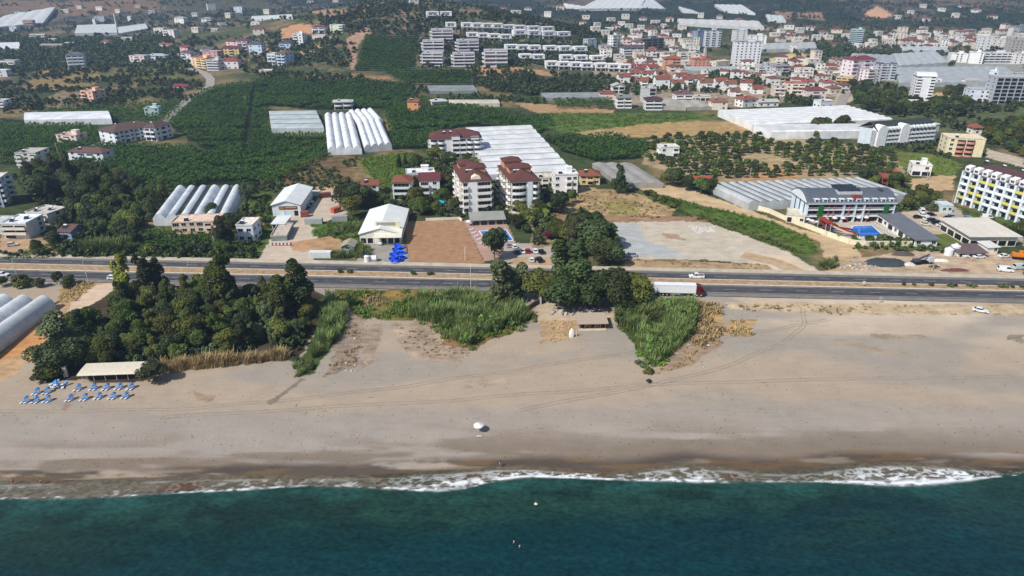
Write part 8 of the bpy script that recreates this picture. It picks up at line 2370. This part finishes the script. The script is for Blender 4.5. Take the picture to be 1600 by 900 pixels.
X, Y = sample([(200, 372), (340, 370), (348, 394), (215, 396)], 2.2, 70, .35); scatter('banana_plantation', BAN, X, Y, .8, 1.2, [LEAF['banana']], 2)
# banana terraces on the hill: rows along the contour
rows_ = []
for y in np.arange(58, 112, 3.1):
    a = 572 - (y - 55) * .3; b = 655 - (y - 58) * .22
    for x in np.arange(a, b, 1.4): rows_.append((x, y + random.uniform(-.25, .25)))
for y in np.arange(114, 134, 2.6):
    for x in np.arange(600 + (y - 114) * 2, 735, 1.5): rows_.append((x, y + random.uniform(-.3, .3)))
RP = [G(*p) for p in rows_]
scatter('banana_terraces', BAN, np.array([p.x for p in RP]), np.array([p.y for p in RP]), .95, 1.4, [LEAF['banana']], 3)
# yellow green crop rows
rows_ = []
P0 = W([(560, 250), (640, 238), (668, 248), (650, 276), (612, 300), (592, 290)])
X, Y = sample([(560, 250), (640, 238), (668, 248), (650, 276), (612, 300), (592, 290)], 2.0, 71, .3)
scatter('crop', LOWB, X, Y, .7, 1.2, [LEAF['grass']], 4)
# cane beds
def cane(poly, sp, s0, s1, seed, protos=CANE, m_='cane', nm='cane_bed', zm=(.8, 1.2)):
    X, Y = sample(poly, sp, seed, .5)
    k_ = fbm(X / 4.5, Y / 4.5, seed, 3) > .36
    scatter(nm, protos, X[k_], Y[k_], s0, s1, [LEAF[m_]], seed, zmul=zm)
    if s1 > 1.1:
        cx, cy_ = sum(p[0] for p in poly) / len(poly), sum(p[1] for p in poly) / len(poly)
        big = [(cx + (x - cx) * 1.13, cy_ + (y - cy_) * 1.16 + 2) for x, y in poly]
        X, Y = sample(big, 1.5, seed + 500, .6); k_ = fbm(X / 3, Y / 3, seed, 2) > .5
        scatter('weeds', LOWB, X[k_], Y[k_], .5, 1.3, [LEAF['grass']], seed)
        X, Y = sample(poly, 2.3, seed + 600, .6); k_ = fbm(X / 6 + 3, Y / 6, seed, 2) > .52
        scatter('cane_bushes', BUSH, X[k_], Y[k_], .5, 1.15, [LEAF['caneb']], seed, zmul=(.9, 1.5)); X, Y = sample(big, 1.9, seed + 700, .6); k_ = fbm(X / 3 + 9, Y / 3, seed, 2) > .56
        scatter('weeds', TUFT, X[k_], Y[k_], 1.2, 2.6, [LEAF['olive']], seed)


cane([(640, 492), (660, 472), (720, 466), (782, 470), (800, 478), (828, 498), (800, 515), (760, 522), (735, 540), (700, 528), (690, 506), (655, 500)], 1.15, .75, 1.2, 80)
cane([(965, 494), (1000, 484), (1035, 488), (1035, 512), (1000, 520), (968, 510)], 1.1, .8, 1.2, 81)
cane([(1000, 486), (1040, 478), (1082, 474), (1088, 494), (1080, 520), (1045, 556), (1020, 574), (998, 545), (1000, 520), (1040, 510)], 1.15, .7, 1.15, 82)
cane([(128, 392), (200, 384), (206, 396), (140, 400)], 1.1, .9, 1.3, 83)
cane([(510, 462), (548, 468), (536, 520), (512, 545), (490, 560), (498, 520)], 1.2, .45, .95, 84)
cane([(458, 578), (480, 560), (498, 566), (486, 584), (466, 590)], 1.2, .3, .6, 85)
cane([(560, 366), (575, 372), (580, 404), (545, 404), (508, 405), (512, 396), (556, 392)], 1.2, .4, .75, 86)
cane([(525, 350), (556, 340), (566, 368), (545, 378), (520, 372)], 1.2, .35, .7, 87)
cane([(1010, 310), (1080, 334), (1160, 356), (1230, 384), (1262, 398), (1240, 396), (1150, 364), (1080, 340)], 1.5, .3, .6, 88)
cane([(1030, 306), (1130, 330), (1205, 347), (1268, 374), (1278, 394), (1150, 350)], 1.6, .25, .5, 89, m_='grass')
cane([(1278, 414), (1306, 404), (1310, 418), (1290, 424)], 1.3, .4, .7, 93)
# hedge of tall dry reeds along the beach edge of the grove
cane([(250, 574), (330, 566), (440, 556), (452, 562), (380, 570), (262, 582)], .9, .55, .8, 90, m_='dry', nm='dry_reeds')
# grass, weeds and dry brush
def tufts(poly, sp, s0, s1, seed, m_, nm='grass', protos=TUFT):
    X, Y = sample(poly, sp, seed, .6)
    k_ = fbm(X / 7, Y / 7, seed, 2) > .42
    scatter(nm, protos, X[k_], Y[k_], s0, s1, [LEAF[m_]], seed)


tufts([(540, 456), (790, 455), (830, 500), (760, 530), (690, 530), (640, 496), (560, 500)], 1.1, .9, 2.2, 100, 'grass')
tufts([(560, 456), (690, 455), (680, 476), (570, 480)], 1.6, 1, 2, 101, 'dry', 'dry_grass')
tufts([(1086, 470), (1126, 478), (1134, 520), (1090, 545), (1078, 520)], 1.0, 1, 2.4, 102, 'dry', 'dry_grass')
tufts([(1136, 500), (1178, 498), (1180, 524), (1140, 526)], 1.3, .8, 1.8, 103, 'dry', 'dry_grass')
tufts([(1130, 474), (1600, 478), (1600, 494), (1300, 490), (1140, 480)], 2.0, .5, 1.2, 104, 'dry', 'dry_grass')
tufts([(845, 502), (898, 500), (890, 534), (850, 536)], 1.2, .5, 1.1, 105, 'dry', 'dry_grass')
tufts([(486, 350), (560, 344), (572, 402), (530, 376), (488, 370)], 1.2, .8, 1.8, 106, 'grass')
tufts([(388, 300), (424, 300), (420, 380), (392, 335)], 1.4, .7, 1.6, 107, 'grass')
tufts([(868, 312), (910, 294), (988, 300), (1050, 328), (1060, 344), (870, 336)], 2.6, .6, 1.4, 108, 'grass')
tufts([(975, 406), (1195, 414), (1225, 430), (975, 422)], 1.8, .5, 1.3, 109, 'dry', 'dry_grass')
tufts([(846, 178), (990, 178), (1118, 180), (1060, 190), (960, 200), (880, 206)], 2.2, 1, 2.4, 110, 'grass')
tufts([(1404, 238), (1470, 243), (1500, 256), (1490, 274), (1440, 270)], 2.2, .8, 2, 111, 'grass')
tufts([(620, 510), (760, 530), (740, 556), (640, 560)], 1.8, .4, 1.1, 112, 'dry', 'dry_grass')
tufts([(100, 446), (150, 440), (120, 470), (90, 478)], 1.2, .7, 1.6, 113, 'dry', 'dry_grass')
for i, poly in enumerate([[(540, 492), (578, 500), (560, 572), (505, 590)], [(1060, 545), (1130, 510), (1125, 545), (1060, 575), (1012, 588)], [(690, 520), (765, 526), (740, 546)], [(1150, 474), (1330, 480), (1330, 492), (1160, 486)]]):
    X, Y = sample(poly, 1.7, 120 + i, .6); k_ = fbm(X / 5, Y / 5, 121, 2) > .45
    scatter('low_brush', TUFT, X[k_], Y[k_], .7, 1.5, [LEAF['dry' if i != 2 else 'scrub']], 130 + i)
for x, y, s in [(1012, 584, .9), (1006, 575, 1.0), (1018, 582, .7), (998, 568, .9), (1014, 597, .6), (468, 574, 1.3), (478, 570, 1.2), (462, 566, 1.2), (484, 576, 1.0)]:
    P = G(x, y); tree(P, 'shrub', 1.2 * s, 'small green cushion shrub at the tip of a green gully on the beach', 'cushion shrubs on the beach', 1.6, parts=False)

# bushes over the plain and the weeds between the fields
def bushes(poly, sp, dens, s0, s1, seed, protos=BUSH, nm='scrub', m_='scrub'):
    X, Y = sample(poly, sp, seed, .6)
    k_ = fbm(X / 28, Y / 28, seed, 3) > dens
    return scatter(nm, protos, X[k_], Y[k_], s0, s1, [LEAF[m_]], seed, zmul=(.7, 1.3))


bushes([(400, 262), (560, 246), (545, 292), (480, 300), (410, 292)], 3.6, .5, .4, .9, 140)
bushes([(380, 285), (440, 290), (425, 345), (395, 400), (385, 350)], 3.4, .42, .4, .9, 141)
bushes([(0, 255), (60, 262), (30, 290), (0, 270)], 5, .4, .7, 1.3, 142)
bushes([(0, 115), (120, 106), (310, 112), (318, 142), (300, 158), (120, 172), (0, 178)], 5.5, .47, .6, 1.5, 143)
bushes([(0, 60), (260, 56), (300, 108), (120, 104), (0, 118)], 5.5, .33, .7, 1.8, 144)
bushes([(300, 60), (400, 112), (430, 60), (560, 60), (545, 108), (470, 118), (560, 118), (600, 140), (420, 124), (380, 112), (290, 80)], 5.5, .36, .6, 1.6, 145)
bushes([(740, 108), (960, 122), (975, 145), (945, 150), (840, 152), (740, 140)], 4.6, .36, .7, 1.7, 146)
bushes([(660, 110), (740, 112), (760, 128), (650, 132)], 5, .5, .6, 1.3, 147)
bushes([(640, 140), (680, 136), (750, 150), (860, 152), (860, 164), (790, 160), (650, 158)], 5, .45, .7, 1.5, 148)
bushes([(960, 100), (1330, 96), (1330, 130), (1310, 165), (1220, 160), (1110, 150), (960, 150)], 7, .52, .8, 1.8, 149)
bushes([(1115, 112), (1200, 108), (1220, 125), (1200, 138), (1100, 126)], 5, .36, .8, 1.6, 150)
bushes([(1340, 150), (1600, 165), (1600, 205), (1545, 215), (1470, 200), (1400, 190)], 5, .34, .6, 1.6, 151)
bushes([(1215, 146), (1225, 150), (1285, 158), (1290, 168), (1240, 164)], 4, .2, .7, 1.3, 152)
bushes([(1545, 205), (1600, 210), (1600, 245), (1540, 226)], 5, .4, .7, 1.4, 153)
bushes([(640, 62), (960, 62), (960, 105), (850, 110), (660, 108)], 5.5, .42, .7, 1.6, 154)
bushes([(560, 12), (700, 12), (720, 40), (650, 56), (580, 50), (500, 60), (500, 36)], 6.5, .38, .8, 1.9, 155)
bushes([(700, 14), (960, 30), (960, 62), (820, 50), (720, 44)], 7, .42, .8, 1.9, 156)
for i in range(1):
    fr = np.random.default_rng(77)
    Xf = fr.uniform(-1500, 1700, 52000); Yf = 760 + (3000 - 760) * fr.random(52000) ** 1.55
    k_ = (.55 * fbm(Xf / 120, Yf / 120, 160, 3) + .45 * fbm(Xf / 32, Yf / 32, 161, 2) > .5) & (np.abs(Xf) < .95 * Yf + 150)
    Xf, Yf = Xf[k_], Yf[k_]
    keep_out = [[(885, 0), (1042, 0), (1042, 18), (880, 18)], [(1060, 32), (1196, 47), (1196, 50), (1060, 42)], [(1116, 8), (1182, 12), (1182, 26), (1116, 20)], [(1300, 86), (1600, 88), (1600, 140), (1310, 140)], [(1348, 24), (1372, 8), (1400, 24), (1376, 30)],
                [(572, 55), (654, 58), (650, 104), (556, 112)], [(436, 46), (468, 37), (502, 41), (494, 52), (452, 62)], [(1195, 92), (1248, 80), (1280, 96), (1205, 106)], [(540, 60), (580, 44), (556, 108), (546, 108)]]
    ok = np.ones(len(Xf), bool)
    for E in EXCL + [W(p) for p in keep_out]: ok &= ~inpoly(Xf, Yf, E)
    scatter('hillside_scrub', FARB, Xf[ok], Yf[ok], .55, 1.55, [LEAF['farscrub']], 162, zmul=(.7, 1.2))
# hedges between the valley greenhouses
bushes([(1418, 99), (1490, 101), (1490, 104), (1420, 103)], 5, .1, 1, 1.8, 163)
bushes([(1352, 84), (1400, 80), (1470, 82), (1480, 88), (1400, 90), (1355, 90)], 6, .2, 1, 2, 164)
bushes([(1270, 70), (1330, 70), (1330, 90), (1280, 94)], 7, .25, 1, 2, 165)

# little bushes on the median
for i, x in enumerate([520, 536, 640, 668, 1412, 1428, 1454, 1482, 1490, 1512, 1520, 1558, 1566, 1575, 1590, 1596]):
    p = G(x, 448); p.y = float(road_y(p.x, 2)) * .35 + float(road_y(p.x, 1)) * .65; p.z = gz + .12
    tree(p, 'shrub', random.uniform(.8, 1.5), 'small dark bush planted on the bare highway median', 'median bushes', 1.2, parts=False)

# tyre tracks, driftwood and seaweed on the sand
TRK = mat('pressed_sand', c(151, 138, 121), .95, .25, .5)
for pts in [[(-20, 646), (300, 640), (600, 610), (900, 566), (1130, 530), (1300, 500)], [(250, 655), (700, 628), (1100, 600), (1620, 590)], [(1250, 480), (1240, 520), (1100, 580), (800, 640)]]:
    for o_ in (0, 1.1):
        P = [G(*p) for p in pts]; S_ = []
        for a in range(len(P) - 1):                      # rounded course through the points
            p0, p1, p2, p3 = P[max(a - 1, 0)], P[a], P[a + 1], P[min(a + 2, len(P) - 1)]
            for k in range(16):
                t = k / 16
                S_.append(.5 * ((2 * p1) + (p2 - p0) * t + (2 * p0 - 5 * p1 + 4 * p2 - p3) * t * t + (3 * p1 - p0 - 3 * p2 + p3) * t ** 3))
        vs_ = []
        for a, p in enumerate(S_):
            d = (S_[min(a + 1, len(S_) - 1)] - S_[max(a - 1, 0)]).xy.normalized(); n_ = Vector((-d.y, d.x))
            for s in (o_, o_ + .26):
                q = p.xy + n_ * (s + .25 * math.sin(a * .7)); vs_.append((q.x, q.y, float(H(q.x, q.y)) + .03))
        mb = MB().add(vs_, [(2 * a, 2 * a + 1, 2 * a + 3, 2 * a + 2) for a in range(len(S_) - 1)])
        tag(mb.obj('sand_track', TRK), kind='structure')
DW = []
for s in range(3):
    r_ = random.Random(s); mb = MB(); a = Vector((0, 0, .05))
    for k in range(4):
        b = a + Vector((r_.uniform(.3, .7), r_.uniform(-.2, .2), r_.uniform(-.01, .05))); mb.tube(a, b, .06 - .01 * k, .05 - .01 * k, 6); a = b
    DW.append(mb.mesh('driftwood', M('wood', (112, 94, 78))))
for i in range(44):
    P = G(rs.uniform(0, 1600), rs.choice([rs.uniform(600, 720), rs.uniform(520, 700)]))
    if P.y > float(road_y(P.x, 3)) - 12: continue
    k = rs.uniform(.3, .9); tag(obj('driftwood', rs.choice(DW), None, P, rs.uniform(0, 6), (k, k, k)), 'small dark piece of driftwood lying on the open sand', 'driftwood', 'driftwood on the beach')

bushes([(105, 374), (205, 372), (396, 372), (402, 404), (105, 404)], 2.8, .3, .4, 1.0, 170)
tufts([(105, 372), (420, 340), (404, 404), (0, 405)], 1.3, .8, 2.0, 171, 'grass')
bushes([(1330, 384), (1430, 386), (1500, 392), (1500, 398), (1400, 394), (1330, 390)], 2.4, .38, .3, .8, 172)
bushes([(830, 340), (862, 345), (890, 384), (876, 400), (866, 384), (836, 386)], 2.6, .4, .4, 1.0, 173)
tufts([(830, 336), (880, 330), (900, 400), (866, 384), (836, 386)], 1.2, .7, 1.5, 174, 'grass')
bushes([(1350, 300), (1450, 296), (1475, 324), (1396, 332)], 3, .3, .5, 1.1, 175)
bushes([(640, 250), (860, 262), (866, 330), (720, 342), (612, 332)], 3.4, .42, .5, 1.1, 176)
bushes([(60, 262), (150, 270), (270, 302), (206, 372), (100, 372), (44, 305)], 2.8, .3, .5, 1.2, 177)
bushes([(0, 395), (120, 400), (120, 404), (0, 404)], 2.5, .45, .3, .7, 178)
bushes([(1300, 206), (1420, 196), (1480, 212), (1540, 232), (1480, 250), (1420, 236)], 4.5, .42, .5, 1.2, 179)

# line of washed up weed and pebbles along the beach
rw = np.random.default_rng(5)
X = rw.uniform(-150, 150, 2400); d_ = rw.choice([6.5, 12.5, 21.0], 2400, p=[.45, .3, .25]) + rw.normal(0, 1.1, 2400) + 5 * (fbm(X / 40, X * 0, 190, 2) - .5)
Y = shore_y(X) + d_; k_ = fbm(X / 9, Y / 4, 191, 3) > .55
FLAT = [(v * np.array([1, 1, .35]), q[:12], r[:12]) for v, q, r in LOWB]
scatter('seaweed_line', [(v[:48], q, r) for v, q, r in FLAT], X[k_], Y[k_], .08, .24, [leaf_mat('dried_seaweed', c(92, 78, 62), .4, .02, 0)], 192, sink=.02)

X, Y = sample(GROVE, 2.2, 195, .5); k_ = fbm(X / 8, Y / 8, 196, 3) > .36
scatter('undergrowth', BUSH, X[k_], Y[k_], .35, .95, [LEAF['scrub']], 197, zmul=(.7, 1.3))
